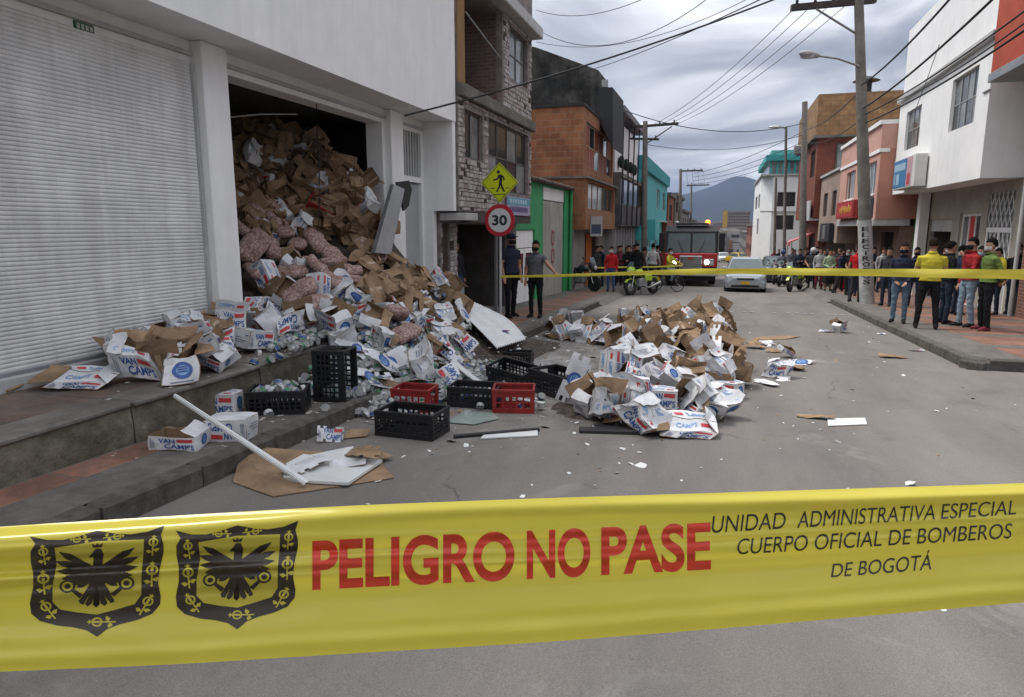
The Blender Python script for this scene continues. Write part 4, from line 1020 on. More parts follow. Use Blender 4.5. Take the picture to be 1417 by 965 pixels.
def brand_print(mb, P, w, h, off=0.0035):
    """Lettering and red tab of the long side."""
    fn = lambda x0, y0: (lambda x, y: P.at((x0+x)/w, (y0+y)/h, off))
    lettering(mb, "VAN", w*0.34, h*0.34, fn(w*0.22, h*0.55), 0, 0.03)
    lettering(mb, "CAMP'S", w*0.60, h*0.38, fn(w*0.34, h*0.13), 0, 0.025)
    def rect(x0, x1, y0, y1, m):
        n_ = 4; vs = [P.at(x0+(x1-x0)*i/n_, y, off) for y in (y0, y1) for i in range(n_+1)]
        mb.add(vs, [(i, i+1, n_+2+i, n_+1+i) for i in range(n_)], m)
    rect(0.60, 0.93, 0.66, 0.88, 1)
    for k in range(3): rect(0.05+k*0.035, 0.07+k*0.035, 0.2, 0.8-0.1*k, 3)
def disc_print(mb, P, w, h, off=0.0035):
    r = min(w, h)*0.34; c = (w*0.5, h*0.52)
    def ring(r0, r1, m, N_=18):
        vs = [P.at((c[0]+q*math.cos(2*PI*i/N_))/w, (c[1]+q*math.sin(2*PI*i/N_))/h, off) for q in (r0, r1) for i in range(N_)]
        mb.add(vs, [(i, (i+1) % N_, N_+(i+1) % N_, N_+i) for i in range(N_)], m)
    ring(r*0.05, r*0.62, 2); ring(r*0.62, r, 0)
    for k in range(3):
        y = 0.3+k*0.2; vs = [P.at(0.5+x*r/w, (c[1]+(y-0.5)*r*1.4+dy)/h, off+0.001) for dy in (0, r*0.14) for x in (-0.5, 0.5)]
        mb.add(vs, [(0, 1, 3, 2)], 0)
    vs = [P.at(x, y, off) for y in (0.06, 0.11) for x in (0.2, 0.8)]; mb.add(vs, [(0, 1, 3, 2)], 3)
def top_print(mb, P, w, h, off=0.0035):
    lettering(mb, "CAMP'S", w*0.5, h*0.4, lambda x, y: P.at((w*0.1+x)/w, (h*0.3+y)/h, off), 2, 0.02)
    vs = [P.at(x, y, off) for y in (0.35, 0.62) for x in (0.68, 0.88)]; mb.add(vs, [(0, 1, 3, 2)], 1)

VAR = {}
def carton_variant(key, w, d, h, flaps, crush, seed, white=True, lean=(0, 0), bottom=True, freq=5.0, close=False, dark=False):
    """flaps: four fold angles in degrees from upright (+ outward, 90 flat out, -90 folded shut), None = torn off."""
    sd = Vector((seed*7.3, seed*3.1, seed*1.7))
    def D(p):
        q = p.copy(); q.x += lean[0]*p.z; q.y += lean[1]*p.z
        return q+noise.noise_vector(p*freq+sd)*crush+noise.noise_vector(p*14+sd)*crush*0.25
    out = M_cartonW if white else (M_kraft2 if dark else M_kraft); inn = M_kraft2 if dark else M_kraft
    body = MB(); pr = MB(); t = 0.005
    sides = [Panel((-w/2, -d/2, 0), (w, 0, 0), (0, 0, h), D, 6, 4), Panel((w/2, -d/2, 0), (0, d, 0), (0, 0, h), D, 4, 4),
             Panel((w/2, d/2, 0), (-w, 0, 0), (0, 0, h), D, 6, 4), Panel((-w/2, d/2, 0), (0, -d, 0), (0, 0, h), D, 4, 4)]
    for s in sides: s.add(body)
    if bottom: Panel((-w/2, d/2, 0), (w, 0, 0), (0, -d, 0), D, 5, 4).add(body)
    fl = []
    for k, a in enumerate(flaps):
        if a is None: continue
        s = sides[k]; o = s.o+s.ey; n = s.n; a = R(a); L = d/2*0.98
        if close: o = o+Vector((0, 0, 0.003 if k in (0, 2) else -0.004))
        ey = Vector((0, 0, 1))*math.cos(a)*L+n*math.sin(a)*L
        mb = MB(); P = Panel(o, s.ex, ey, D, 5, 3, 0.004); P.add(mb)
        if white and k in (0, 2):
            top_print(pr, P, w, L)
        fl.append(mb.mesh('flap', [out, inn]))
    if white:
        brand_print(pr, sides[0], w, h); disc_print(pr, sides[1], d, h)
        if seed % 2: brand_print(pr, sides[2], w, h)
        for P in ([sides[3]] if seed % 2 else [sides[2], sides[3]]):          # small print only
            for k_, (x0_, x1_, y_) in enumerate(((0.12, 0.6, 0.3), (0.12, 0.75, 0.42), (0.12, 0.5, 0.54), (0.7, 0.9, 0.7))):
                vs_ = [P.at(x_, yy, 0.0035) for yy in (y_, y_+0.045) for x_ in (x0_, x1_)]; pr.add(vs_, [(0, 1, 3, 2)], 3 if k_ < 3 else 0)
    if not white:
        P = sides[0]
        for P, a0, a1 in ((sides[0], 0.44, 0.56), (sides[2], 0.44, 0.56)):
            vs_ = [P.at(a_, q_/5*0.999, 0.003) for q_ in range(6) for a_ in (a0, a1)]; pr.add(vs_, [(2*i, 2*i+1, 2*i+3, 2*i+2) for i in range(5)], 0)
        vs_ = [sides[1].at(a_, b_, 0.003) for b_ in (0.3, 0.62) for a_ in (0.2, 0.62)]; pr.add(vs_, [(0, 1, 3, 2)], 1)
    me = body.mesh('carton', [out, inn])
    VAR[key] = (me, fl, pr.mesh('print', PRINT if white else [M_packtape, M_stamp]), [Vector(v.co) for v in me.vertices])
CW = (0.34, 0.235, 0.19)
carton_variant('w_open', *CW, (20, -55, 40, -70), 0.03, 1)
carton_variant('w_splayed', *CW, (-75, -70, 115, -60), 0.045, 2)
carton_variant('w_shut', *CW, (-89, -89, -89, -89), 0.017, 3, close=True)
carton_variant('w_crushed', *CW, (-84, -80, -86, -70), 0.07, 4, lean=(0.35, 0.15))
carton_variant('w_leaning', 0.34, 0.235, 0.18, (-80, None, 100, -75), 0.05, 5, lean=(-0.5, 0.2))
carton_variant('w_tube', 0.34, 0.21, 0.2, (70, -70, -30, None), 0.03, 6, bottom=False, lean=(0.2, 0.35))
carton_variant('w_tray', 0.33, 0.235, 0.11, (None, -60, 110, None), 0.02, 7)
carton_variant('w_flat', 0.36, 0.27, 0.045, (-80, -70, -80, 95), 0.03, 14, lean=(1.5, 0.6))
carton_variant('b_open', 0.34, 0.25, 0.22, (-20, 60, 85, -40), 0.04, 8, white=False)
carton_variant('b_shut', 0.36, 0.26, 0.22, (-89, -89, -89, -89), 0.03, 9, white=False, close=True)
carton_variant('b_crushed', 0.34, 0.25, 0.2, (-80, -60, 95, -75), 0.075, 10, white=False, lean=(0.3, -0.2))
carton_variant('b_splayed', 0.31, 0.24, 0.18, (100, -60, 80, -70), 0.035, 11, white=False)
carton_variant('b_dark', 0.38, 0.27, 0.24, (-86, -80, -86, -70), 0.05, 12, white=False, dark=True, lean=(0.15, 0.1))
carton_variant('b_tall', 0.26, 0.22, 0.31, (-70, -80, None, 60), 0.03, 13, white=False, dark=True)
# torn and flattened boards
def sheet_variant(key, w, h, seed, white, curl=0.06, prints=True):
    rr = random.Random(seed); sd = Vector((seed*5.1, 2, seed)); fold = rr.uniform(0.35, 0.65)*w; ang = rr.uniform(0.25, 0.9)
    def D(p):
        q = p.copy()
        if q.x > fold:
            dx = q.x-fold; q.x = fold+dx*math.cos(ang); q.z += dx*math.sin(ang)
        return q+noise.noise_vector(p*4+sd)*curl*0.4+Vector((0, 0, noise.noise(p*3+sd)*curl))
    P = Panel((-w/2, -h/2, 0.0), (w, 0, 0), (0, h, 0), D, 9, 6, 0.005)
    def fix(p): return p
    skip = {(i, j) for i in range(9) for j in range(6) if (i in (0, 8) or j in (0, 5)) and rr.random() < 0.28}
    skip |= {(i, j) for i in range(rr.choice((0, 2, 3))) for j in range(rr.choice((2, 3)))}
    mb = MB(); P.add(mb, 0, 1, skip); pr = MB()
    if white and prints:
        if seed % 2: brand_print(pr, P, w, h)
        else: disc_print(pr, P, w, h)
    me = mb.mesh('cardboard_sheet', [M_cartonW if white else M_kraft, M_kraft])
    VAR[key] = (me, [], pr.mesh('print', PRINT) if pr.v else None, [Vector(v.co) for v in me.vertices])
for k in range(4): sheet_variant('sw%d' % k, (0.42, 0.5, 0.36, 0.55)[k], (0.24, 0.3, 0.26, 0.24)[k], 21+k, True)
for k in range(2): sheet_variant('sp%d' % k, (0.5, 0.42)[k], (0.3, 0.22)[k], 61+k, True, 0.05, False)
for k in range(3): sheet_variant('sb%d' % k, (0.5, 0.42, 0.6)[k], (0.32, 0.28, 0.25)[k], 41+k, False)

def put(key, pos, rot, label, group=None, sink=0.0, surf=None, scale=1.0, name=None, cat=None):
    """Set a carton so its lowest point meets the surface under pos (sunk by sink)."""
    me, fl, pr, vs = VAR[key]
    E = Euler(rot).to_matrix(); zmin = min((E @ v).z for v in vs)*scale
    name = name or ('carton' if key[0] == 'w' else 'cardboard_box' if key[0] == 'b' else 'cardboard_sheet')
    z = (surf if surf is not None else pos[2])-zmin-sink
    o = link(name, me, None, (pos[0], pos[1], z), rot, (scale,)*3)
    tag(o, label, cat or ('carton' if key[0] == 'w' else 'box' if key[0] == 'b' else 'cardboard'), group)
    for f in fl: link('flap', f, o)
    if pr: link('print', pr, o)
    return o

# ------------------------------------------------------------------ heap shapes
def lerp_t(x, tab):
    if x <= tab[0][0]: return tab[0][1]
    for (a, va), (b, vb) in zip(tab, tab[1:]):
        if x <= b: return va+(vb-va)*(x-a)/(b-a)
    return tab[-1][1]
def sstep(a, b, x): t = max(0, min(1, (x-a)/(b-a))); return t*t*(3-2*t)
def base_ground(x, y):
    if x < -4.3 and y < 11.4: return PZ
    if x < -3.5: return gz(y, 0.15)
    return gz(y)
SPILL_X = [(-12, 3.55), (-10, 3.55), (-8.8, 3.45), (-7.8, 2.95), (-7, 2.1), (-6.3, 1.4), (-5.6, 1.05), (-5.0, 0.85), (-4.5, 0.64), (-4.0, 0.38), (-3.5, 0.12), (-3.0, -0.08), (-2.55, -0.36), (-2, -0.6)]
SPILL_Y = [(6.6, -0.45), (7.6, -0.2), (8.6, 0.05), (9.4, 0.3), (10.0, 0.75), (10.45, 1.3), (10.8, 1.0), (11.1, 0.1), (11.6, -0.15), (13, -0.1)]
SPILL_L = [(-9.5, 0.2), (-7.5, 0.7), (-6.2, 1.0), (-5.75, 0.95), (-5.4, 0.6), (-5.0, 0.25), (-4.5, 0.06), (-4, 0.0)]
def spill(x, y):
    g = base_ground(x, y)
    if x < -5.7 and not 5.7 < y < 11.95: return g
    h = lerp_t(x, SPILL_X)+lerp_t(y, SPILL_Y)*lerp_t(x, SPILL_L)
    if x > -5.7:
        w_ = sstep(5.8, 7.7, y+0.25*(x+4.3))*(1-sstep(10.7, 12.3, y+0.45*max(0, -x-4.6))); h = g+(h-g)*w_
    return max(h, g)
SBUMPS = [(-0.78, 7.0, 0.95, 0.65, 0.12), (-0.5, 9.0, 0.9, 1.4, 0.22), (-0.75, 12.4, 1.1, 1.9, 0.30), (-0.35, 14.8, 0.7, 1.4, 0.26), (-2.45, 13.2, 0.95, 1.1, 0.13), (-1.6, 13.0, 0.9, 1.3, 0.2)]
def street(x, y):
    h = 0
    for cx_, cy_, rx, ry, hh in SBUMPS:
        q = ((x-cx_)/rx)**2+((y-cy_)/ry)**2
        h = max(h, hh*max(0, 1-q)**0.7 if q < 1 else 0)
    return gz(y)+h
def heap_mesh(name, fn, x0, x1, y0, y1, n, m, label, low=0.1, cat='rubble'):
    mb = MB(); nx, ny = n; vs = []; fs = []
    for j in range(ny+1):
        for i in range(nx+1):
            x = x0+(x1-x0)*i/nx; y = y0+(y1-y0)*j/ny
            g = base_ground(x, y); h = fn(x, y)-g
            vs.append((x, y, g+h-low*min(1, h*4)-(0.03 if h < 0.02 else 0)+noise.noise(Vector((x*6, y*6, 1)))*0.05*min(1, h*5)))
    for j in range(ny):
        for i in range(nx): a = j*(nx+1)+i; fs.append((a, a+1, a+nx+2, a+nx+1))
    mb.add(vs, fs, 0, True); return stuff(mb.build(name, m), label, cat)
M_rubble = mat('crushed_cardboard_rubble', (0.13, 0.10, 0.075), 0.9, 0.3, 14, 0.8, 40, col2=(0.04, 0.034, 0.03), stain=0.4, stain_scale=7)
heap_mesh('rubble_core', spill, -11.9, -2.2, 5.7, 11.95, (70, 50), M_rubble, 'crushed rubble under the goods spilling from the warehouse')
heap_mesh('rubble_apron', spill, -5.3, -2.2, 11.95, 13.3, (24, 12), M_rubble, 'thin crushed rubble at the right end of the spill')
heap_mesh('street_rubble', street, -3.5, 0.7, 6.1, 16.6, (40, 70), M_rubble, 'crushed cardboard under the carton heap on the road', 0.12)

def march(u, v, fn, t0=3.0, t1=16.0):
    d = ray(u, v).normalized(); p0 = Vector((0, 0, CAM_H)); t = t0
    while t < t1:
        p = p0+d*t
        if p.z < fn(p.x, p.y): return p
        t += 0.04
    return None
def normal_rot(fn, x, y, rr, jitter=0.5):
    e_ = 0.12; n_ = Vector((-(fn(x+e_, y)-fn(x-e_, y))/(2*e_), -(fn(x, y+e_)-fn(x, y-e_))/(2*e_), 1)).normalized()
    q = Vector((0, 0, 1)).rotation_difference(n_).to_matrix()
    return (q @ Euler((rr.gauss(0, jitter), rr.gauss(0, jitter), rr.uniform(0, 2*PI))).to_matrix()).to_euler()

ADJ = {'w_open': 'open', 'w_splayed': 'splayed', 'w_shut': 'closed', 'w_crushed': 'crushed', 'w_leaning': 'skewed', 'w_tube': 'bottomless', 'w_tray': 'shallow', 'w_flat': 'flattened',
       'b_open': 'open', 'b_shut': 'closed', 'b_crushed': 'crushed', 'b_splayed': 'splayed', 'b_dark': 'dark', 'b_tall': 'narrow'}
NOUN = {'w': 'white printed carton', 'b': 'brown cardboard box', 's': 'torn cardboard sheet'}
def zone(p, fn):
    if fn is street:
        if p.x < -1.75: return 'in left arm of road heap'
        return 'at front of road heap' if p.y < 8 else 'mid road heap' if p.y < 11 else 'at back of road heap'
    if p.x < -7.2: return 'deep in the dark burst bay'
    if p.x < -5.6: return 'at '+('left' if p.y < 8.6 else 'right')+' mouth of burst bay'
    if p.x < -4.4: return 'on platform spill '+('near white column' if p.y < 8.5 else 'below bent metal sheet')
    return 'at foot of spill '+('near upright crate' if p.y < 8.5 else 'by ribbed panel')
def auto_label(key, p, fn):
    if key[0] == 's': return ('long ' if key[2] in '13' else 'short ')+('white printed' if key[1] == 'w' else 'brown')+' torn sheet '+zone(p, fn)
    return ADJ[key]+' '+NOUN[key[0]]+' '+zone(p, fn)
rnd = random.Random(77)
# --- inside the bay: brown boxes climbing into the dark
GB = 'brown boxes piled in the burst bay'
for k in range(330):
    u, v = rnd.uniform(316, 538), rnd.uniform(112, 330)
    p = march(u, v, spill, 5.0, 15.5)
    if p is None or p.x > -5.2 or p.x < -11.5: continue
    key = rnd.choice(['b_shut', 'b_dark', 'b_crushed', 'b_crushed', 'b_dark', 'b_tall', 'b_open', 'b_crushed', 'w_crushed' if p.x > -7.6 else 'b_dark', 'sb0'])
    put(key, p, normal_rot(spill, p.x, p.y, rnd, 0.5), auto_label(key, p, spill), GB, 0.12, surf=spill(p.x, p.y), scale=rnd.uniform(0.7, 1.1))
# --- goods pouring over the platform
SACKS = [(352, 318), (372, 306), (345, 345), (390, 335), (365, 352), (415, 350), (352, 372), (392, 368), (440, 358), (425, 378), (460, 372), (405, 392), (445, 395), (480, 390), (430, 412), (465, 412), (400, 415), (500, 405), (415, 430), (512, 372), (338, 330), (545, 452), (450, 380), (355, 395), (520, 395), (560, 480), (380, 322), (436, 440)]
M_sack = sack_mat()
def sack_mesh(seed, L=0.62, W_=0.36, T=0.2):
    mb = MB(); rings = []; sd = Vector((seed*3.7, seed, 2)); N_ = 20; K = 22
    for i in range(K+1):
        t = -1+2*i/K; tt = abs(t); pinch = (1-tt**5)**0.5*0.93+0.07
        r_ = []
        for j in range(N_):
            a = 2*PI*j/N_; c, s_ = math.cos(a), math.sin(a)
            y = math.copysign(abs(c)**0.75, c)*W_/2*(pinch*0.9+0.1); z = math.copysign(abs(s_)**0.85, s_)*T/2*pinch
            p = Vector((t*L/2, y, z)); q = p+noise.noise_vector(p*5+sd)*0.03+noise.noise_vector(p*14+sd)*0.007
            q.z += 0.012*math.sin(t*7+seed)*pinch
            r_.append(q)
        rings.append(r_)
    mb.rings(rings, 0, True, True); me = mb.mesh('sack', [M_sack]); VAR['k%d' % seed] = (me, [], None, [Vector(v.co) for v in me.vertices])
for k in range(5): sack_mesh(k)
for i, (u, v) in enumerate(SACKS):
    p = march(u, v, spill, 4, 14)
    if p is None: continue
    put('k%d' % (i % 5), p, normal_rot(spill, p.x, p.y, rnd, 0.33), 'pale pink net sack in the '+('upper' if v < 352 else 'middle' if v < 395 else 'lower')+' rows of the burst bay spill', 'pink sacks in the spill', -0.03, surf=spill(p.x, p.y), name='sack', cat='sack', scale=rnd.uniform(0.72, 0.92))
def scatter(n, ubox, keys, lab, grp, sink=0.08, seed=0, jit=0.6, fn=spill, cond=None, sc=(0.85, 1.1)):
    rr = random.Random(seed); out = []
    for k in range(n):
        u, v = rr.uniform(ubox[0], ubox[2]), rr.uniform(ubox[1], ubox[3]); p = march(u, v, fn, 3.0, 19)
        if p is None: continue
        if fn(p.x, p.y)-base_ground(p.x, p.y) < 0.04 or (cond and not cond(p, u, v)): continue
        key = rr.choice(keys)
        g_ = grp if isinstance(grp, str) else grp[key[0]]
        rot = normal_rot(fn, p.x, p.y, rr, jit)
        if key[0] in 'wb' and rr.random() < 0.5:
            rot = (rot.to_matrix() @ Euler((rr.choice((0, PI/2, PI, -PI/2)), rr.choice((0, 0, PI/2)), 0)).to_matrix()).to_euler()
        out.append(put(key, p, rot, auto_label(key, p, fn), g_, sink, surf=fn(p.x, p.y), scale=rr.uniform(*sc)))
    return out
LS = {'w': 'white printed carton half buried in the spill on the platform', 'b': 'brown box half buried in the spill on the platform', 's': 'torn cardboard sheet lying on the spill on the platform'}
GS = {'w': 'white cartons in the platform spill', 'b': 'brown boxes in the platform spill', 's': 'torn sheets on the platform spill'}
scatter(26, (335, 370, 500, 470), ['w_shut', 'w_open', 'w_crushed', 'w_tray', 'w_shut', 'sw1'], LS, GS, 0.07, 5, cond=lambda p, u, v: p.x < -4.2)
scatter(40, (490, 300, 600, 420), ['b_open', 'b_shut', 'b_crushed', 'b_splayed', 'b_shut', 'w_tray'], LS, GS, 0.09, 6, cond=lambda p, u, v: p.y < 10.95 and not (515 < u < 565 and v < 360))
scatter(44, (510, 400, 690, 500), ['b_crushed', 'w_flat', 'w_crushed', 'sw0', 'sb0', 'b_splayed', 'sw2', 'w_tray'], LS, GS, 0.1, 7, cond=lambda p, u, v: not (u > 645 and v > 436))
scatter(44, (470, 440, 680, 545), ['sw0', 'sw1', 'sw2', 'sw3', 'w_tray', 'w_crushed', 'sb1'], LS, GS, 0.06, 8, 0.35, cond=lambda p, u, v: not (u > 645 and v > 436))
# brown boxes that tumbled against the side door
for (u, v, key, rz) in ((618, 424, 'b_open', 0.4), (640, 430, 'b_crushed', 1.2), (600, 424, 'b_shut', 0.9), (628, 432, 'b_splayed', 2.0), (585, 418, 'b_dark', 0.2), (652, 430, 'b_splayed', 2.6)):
    p = G(u, v, 0.3); p.x = max(p.x, -5.35); p.y = min(p.y, 12.5); put(key, p, (rnd.uniform(-0.3, 0.3), rnd.uniform(-0.3, 0.3), rz), 'brown box tumbled against the pale side door', 'brown boxes by the side door', 0.02, surf=max(base_ground(p.x, p.y), spill(p.x, p.y)))

# --- cartons thrown on the platform in front of the shutter
LEDGE = [(140, 470, 'w_crushed', 0.3), (150, 497, 'w_shut', 1.2), (178, 500, 'w_open', 2.0), (195, 512, 'w_leaning', 0.7), (168, 478, 'w_tray', 2.7), (215, 468, 'w_tube', 1.1), (232, 462, 'w_open', 0.2), (205, 492, 'w_crushed', 1.5), (262, 470, 'b_crushed', 0.5),
         (282, 487, 'w_leaning', 2.2), (300, 478, 'w_crushed', 0.9), (313, 494, 'w_tube', 2.5), (290, 500, 'w_tray', 0.3), (335, 500, 'w_splayed', 1.8), (318, 468, 'w_open', 0.8), (350, 474, 'w_shut', 1.4), (185, 472, 'w_splayed', 2.4), (310, 455, 'w_crushed', 1.9), (345, 450, 'w_leaning', 0.5), (248, 480, 'w_crushed', 1.0)]
for i, (u, v, key, rz) in enumerate(LEDGE):
    d = ray(u, v+6); t = (PZ+0.05-CAM_H)/d.z; p = Vector((0, 0, CAM_H))+d*t
    p.x = min(max(p.x, -5.35), -4.5)
    put(key, p, (rnd.gauss(0, 0.35), rnd.gauss(0, 0.35), rz), ADJ[key]+' white carton tossed below the roller shutter '+('near the white column' if u > 270 else 'left of the crumpled brown box' if u > 190 else 'at the left end of the row') if key[0] == 'w' else 'crumpled brown box behind the cartons below the roller shutter',
        'cartons below the shutter' if key[0] == 'w' else None, 0.0, surf=PZ+(0.16 if i % 5 == 4 else 0.0))
d = lambda u, v, h: (lambda r_: Vector((0, 0, CAM_H))+r_*((h-CAM_H)/r_.z))(ray(u, v))
put('b_open', d(235, 520, PZ), (0.5, 0.1, 0.35), 'big open brown box among the cartons on the platform', None, 0, PZ, 1.1)
put('w_leaning', d(250, 528, PZ), (0.1, 0.15, -0.75), 'long printed carton at the edge of the platform', None, 0, PZ, 1.1)
put('w_flat', d(108, 535, PZ), (0.25, 0.1, 0.4), 'flattened white carton lying leftmost on the platform', None, 0, PZ, 1.15)
mb = MB(); a, b = d(10, 545, PZ)+Vector((0, 0, 0.02)), d(140, 500, PZ)+Vector((0, 0.1, 0.12)); mb.tube(a, b, 0.012, n=6)
tag(mb.build('wooden_stick', M_kraft), 'thin wooden stick lying on the platform at the left', 'stick')
# pavement cartons
def on_walk(u, v): p = G(u, v, 0.15); return p
put('w_tray', on_walk(250, 617), (0, 0, 0.30), 'open printed carton on the pavement showing its brown inside', None, 0, gz(4.6, 0.152), 1.1)
put('w_shut', on_walk(322, 606), (0, PI, 0.28), 'closed printed carton on the pavement beside the open one', None, 0, gz(4.7, 0.152), 0.95)
put('w_shut', on_walk(306, 572), (0, 0, 0.35), 'plain looking white carton behind the two pavement cartons', None, 0, gz(5.2, 0.152), 1.0)

# --- heap on the road
LR = {'w': 'white printed carton in the heap on the road', 'b': 'brown box in the heap on the road', 's': 'torn cardboard sheet in the heap on the road'}
GR = {'w': 'white cartons heaped on the road', 'b': 'brown boxes heaped on the road', 's': 'torn sheets heaped on the road'}
fr = lambda p, u, v: True
scatter(64, (780, 500, 1040, 606), ['w_open', 'w_splayed', 'w_crushed', 'w_leaning', 'w_tube', 'w_shut', 'sw0', 'sw1', 'sw3', 'w_tray', 'w_flat', 'w_flat', 'w_crushed', 'sp0', 'w_flat', 'sb2'], LR, GR, 0.05, 15, 0.6, street)
scatter(70, (850, 440, 1030, 530), ['w_open', 'w_crushed', 'w_flat', 'b_crushed', 'w_splayed', 'b_splayed', 'w_leaning', 'sw2', 'sw1', 'w_tube', 'b_shut', 'w_shut', 'w_flat', 'sp1', 'sw3'], LR, GR, 0.05, 16, 0.7, street)
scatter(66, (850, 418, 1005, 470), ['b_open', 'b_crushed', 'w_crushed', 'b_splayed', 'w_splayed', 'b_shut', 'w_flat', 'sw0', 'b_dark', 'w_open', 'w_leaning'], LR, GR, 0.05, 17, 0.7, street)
scatter(46, (750, 435, 870, 480), ['b_shut', 'w_splayed', 'w_tray', 'sw1', 'sb2', 'w_flat', 'w_crushed', 'sw3', 'w_flat'], LR, GR, 0.04, 18, 0.4, street)
def lay(key, u, v, rot, label, sc=1.0, up=0.0, group=None):
    p = G(u, v); return put(key, p, rot, label, group, 0, gz(p.y, 0.004+up), sc)
lay('w_shut', 912, 583, (0, 0.02, 0.12), 'closed carton facing the camera with its printed side at the front of the heap', 0.95, 0.14)
lay('w_flat', 942, 602, (0.35, 0.1, 0.25), 'big flattened white carton, frontmost of the road heap', 1.2)
lay('w_crushed', 880, 596, (0.2, 0.75, -0.5), 'printed carton tipped on its corner at the front of the heap', 1.0)
lay('w_leaning', 838, 585, (1.5, 0.2, 0.7), 'white carton on its side showing a round blue print', 1.0)
lay('w_open', 820, 575, (0.2, -0.3, 0.9), 'open white carton with brown inside at the left front of the heap', 1.0)
lay('w_shut', 1005, 550, (0, 0, -0.45), 'clean closed white carton at the right side of the heap', 0.95)
lay('w_crushed', 985, 575, (0.3, 0.2, -0.6), 'white carton with open lid leaning at the right front of the heap', 1.05)
lay('w_crushed', 1073, 522, (0.1, 0.0, -0.3), 'crumpled printed carton lying apart to the right of the heap', 0.85)
lay('w_tray', 1086, 495, (0.3, 0.4, 0.5), 'small crumpled white carton alone behind the printed one', 0.75)
lay('w_open', 1161, 460, (0.1, -0.2, 0.9), 'upright white carton alone near the right kerb', 0.8)
lay('sw2', 1143, 460, (0, 0, 0.3), 'torn white sheet beside the upright carton near the right kerb', 0.7)
lay('b_open', 1002, 508, (0.9, 0.3, -0.4), 'dark open box on the right flank of the heap', 1.1)
lay('sb0', 1235, 495, (-0.08, 0, 0.1), 'square brown cardboard piece tilted up near the right kerb', 0.8)
lay('sw0', 1268, 486, (0, 0, 0.3), 'crumpled white paper at the foot of the right kerb', 0.6)
lay('sw3', 1220, 463, (0, 0, 0.8), 'scrap of printed sheet lying just off the right kerb', 0.4)
lay('sb2', 1130, 579, (0, 0, -0.1), 'curled strip of brown cardboard alone on the right of the road', 0.6)
lay('sb1', 1040, 482, (0, 0, 0.1), 'flat brown cardboard beside the right flank of the heap', 1.1)
def board(name, label, pts, t, m, cat, h=0.0):
    """A flat board from its corner points on the road."""
    mb = MB(); q = [Vector(p) for p in pts]; n_ = (q[1]-q[0]).cross(q[2]-q[0]).normalized()
    if n_.z < 0: n_ = -n_
    k = len(q); mb.add(q+[p+n_*t for p in q], [tuple(range(k))[::-1], tuple(range(k, 2*k))]+[(i, (i+1) % k, k+(i+1) % k, k+i) for i in range(k)])
    return tag(mb.build(name, m), label, cat)
M_foam = mat('white_panel', (0.66, 0.67, 0.65), 0.5, 0.06, 4, stain=0.1, stain_scale=3)
board('white_strip', 'white printed strip lying alone on the right of the road', [G(1146, 590, .005), G(1200, 588, .005), G(1197, 579, .02), G(1145, 580, .005)], 0.006, M_foam, 'strip')
board('white_strip', 'long thin pale strip on the road behind the lone cartons', [G(1042, 471, .005), G(1085, 470, .005), G(1108, 466, .02), G(1085, 465, .02), G(1043, 467, .005)], 0.006, M_kraft, 'strip')
rr = random.Random(55)                                  # loose boards trailing round the heap
for k in range(22):
    a_ = rr.uniform(0, 2*PI); q = Vector((-0.7+1.55*math.cos(a_)*rr.uniform(0.85, 1.25), 10.6+4.9*math.sin(a_)*rr.uniform(0.85, 1.1), 0)); key = rr.choice(('sb0', 'sb1', 'sb2', 'sw0', 'sw1', 'sp0', 'w_flat', 'sp1'))
    if q.x < -2.2 and q.y < 11 or q.y < 7.6: continue
    put(key, q, (rr.gauss(0, .06), rr.gauss(0, .06), rr.uniform(0, 6.3)), ('flattened carton' if key == 'w_flat' else ('brown' if key[1] == 'b' else 'plain white' if key[1] == 'p' else 'white printed')+' loose board')+' trailing '+('left' if q.x < -0.7 else 'right')+' of the road heap', 'loose boards round the road heap', 0.0, gz(q.y, .004), rr.uniform(.6, 1.0))
# ------------------------------------------------------------------ boards in the left foreground
for i_, (key, u_, v_, rz_, lb_) in enumerate((('sp0', 470, 640, 0.4, 'ragged white sheet on top of the broken panels by the left kerb'), ('sp1', 425, 650, 1.1, 'small ragged white sheet at the foot of the narrow angle strip'), ('sb1', 500, 636, 0.2, 'frayed brown sheet tucked under the ragged white sheet'))):
    q = G(u_, v_, .05); put(key, q, (0.05, -0.05, rz_), lb_, None, 0, gz(q.y, .05+.012*i_), .8)
board('cardboard_sheet', 'big flattened brown cardboard sheet by the left kerb', [G(322, 668, .005), G(378, 688, .005), G(545, 662, .005), G(520, 632, .006), G(420, 625, .03), G(336, 618, .10)], 0.006, M_kraft, 'cardboard')
board('foam_board', 'broken white panel lying on the brown cardboard sheet', [G(392, 664, .02), G(410, 668, .02), G(482, 672, .02), G(529, 640, .03), G(500, 633, .06), G(462, 637, .07), G(420, 632, .09), G(396, 645, .06)], 0.02, M_foam, 'board')
board('foam_board', 'torn white board with frayed brown edge behind the broken panel', [G(420, 640, .06), G(470, 640, .06), G(490, 620, .09), G(478, 622, .1), G(430, 632, .08)], 0.015, M_foam, 'board')
board('cardboard_sheet', 'torn brown scrap of cardboard at the right of the white panels', [G(470, 634, .05), G(520, 638, .04), G(545, 632, .03), G(520, 622, .06), G(482, 620, .07)], 0.006, M_kraft, 'cardboard')
board('cardboard_sheet', 'small brown cardboard scrap leaning by the black crate', [G(470, 608, .01), G(508, 604, .01), G(512, 594, .05), G(485, 595, .05)], 0.006, M_kraft, 'cardboard')
mb = MB(); a, b = G(242, 545, 0.55), G(418, 672, 0.03)
a = PX(242, 546, -3.86); b = G(425, 668, 0.05); sd = (b-a).normalized(); up_ = Vector((0, 0, 1)); sx = sd.cross(up_).normalized(); nz_ = sx.cross(sd)
wA, wB = 0.004, 0.02
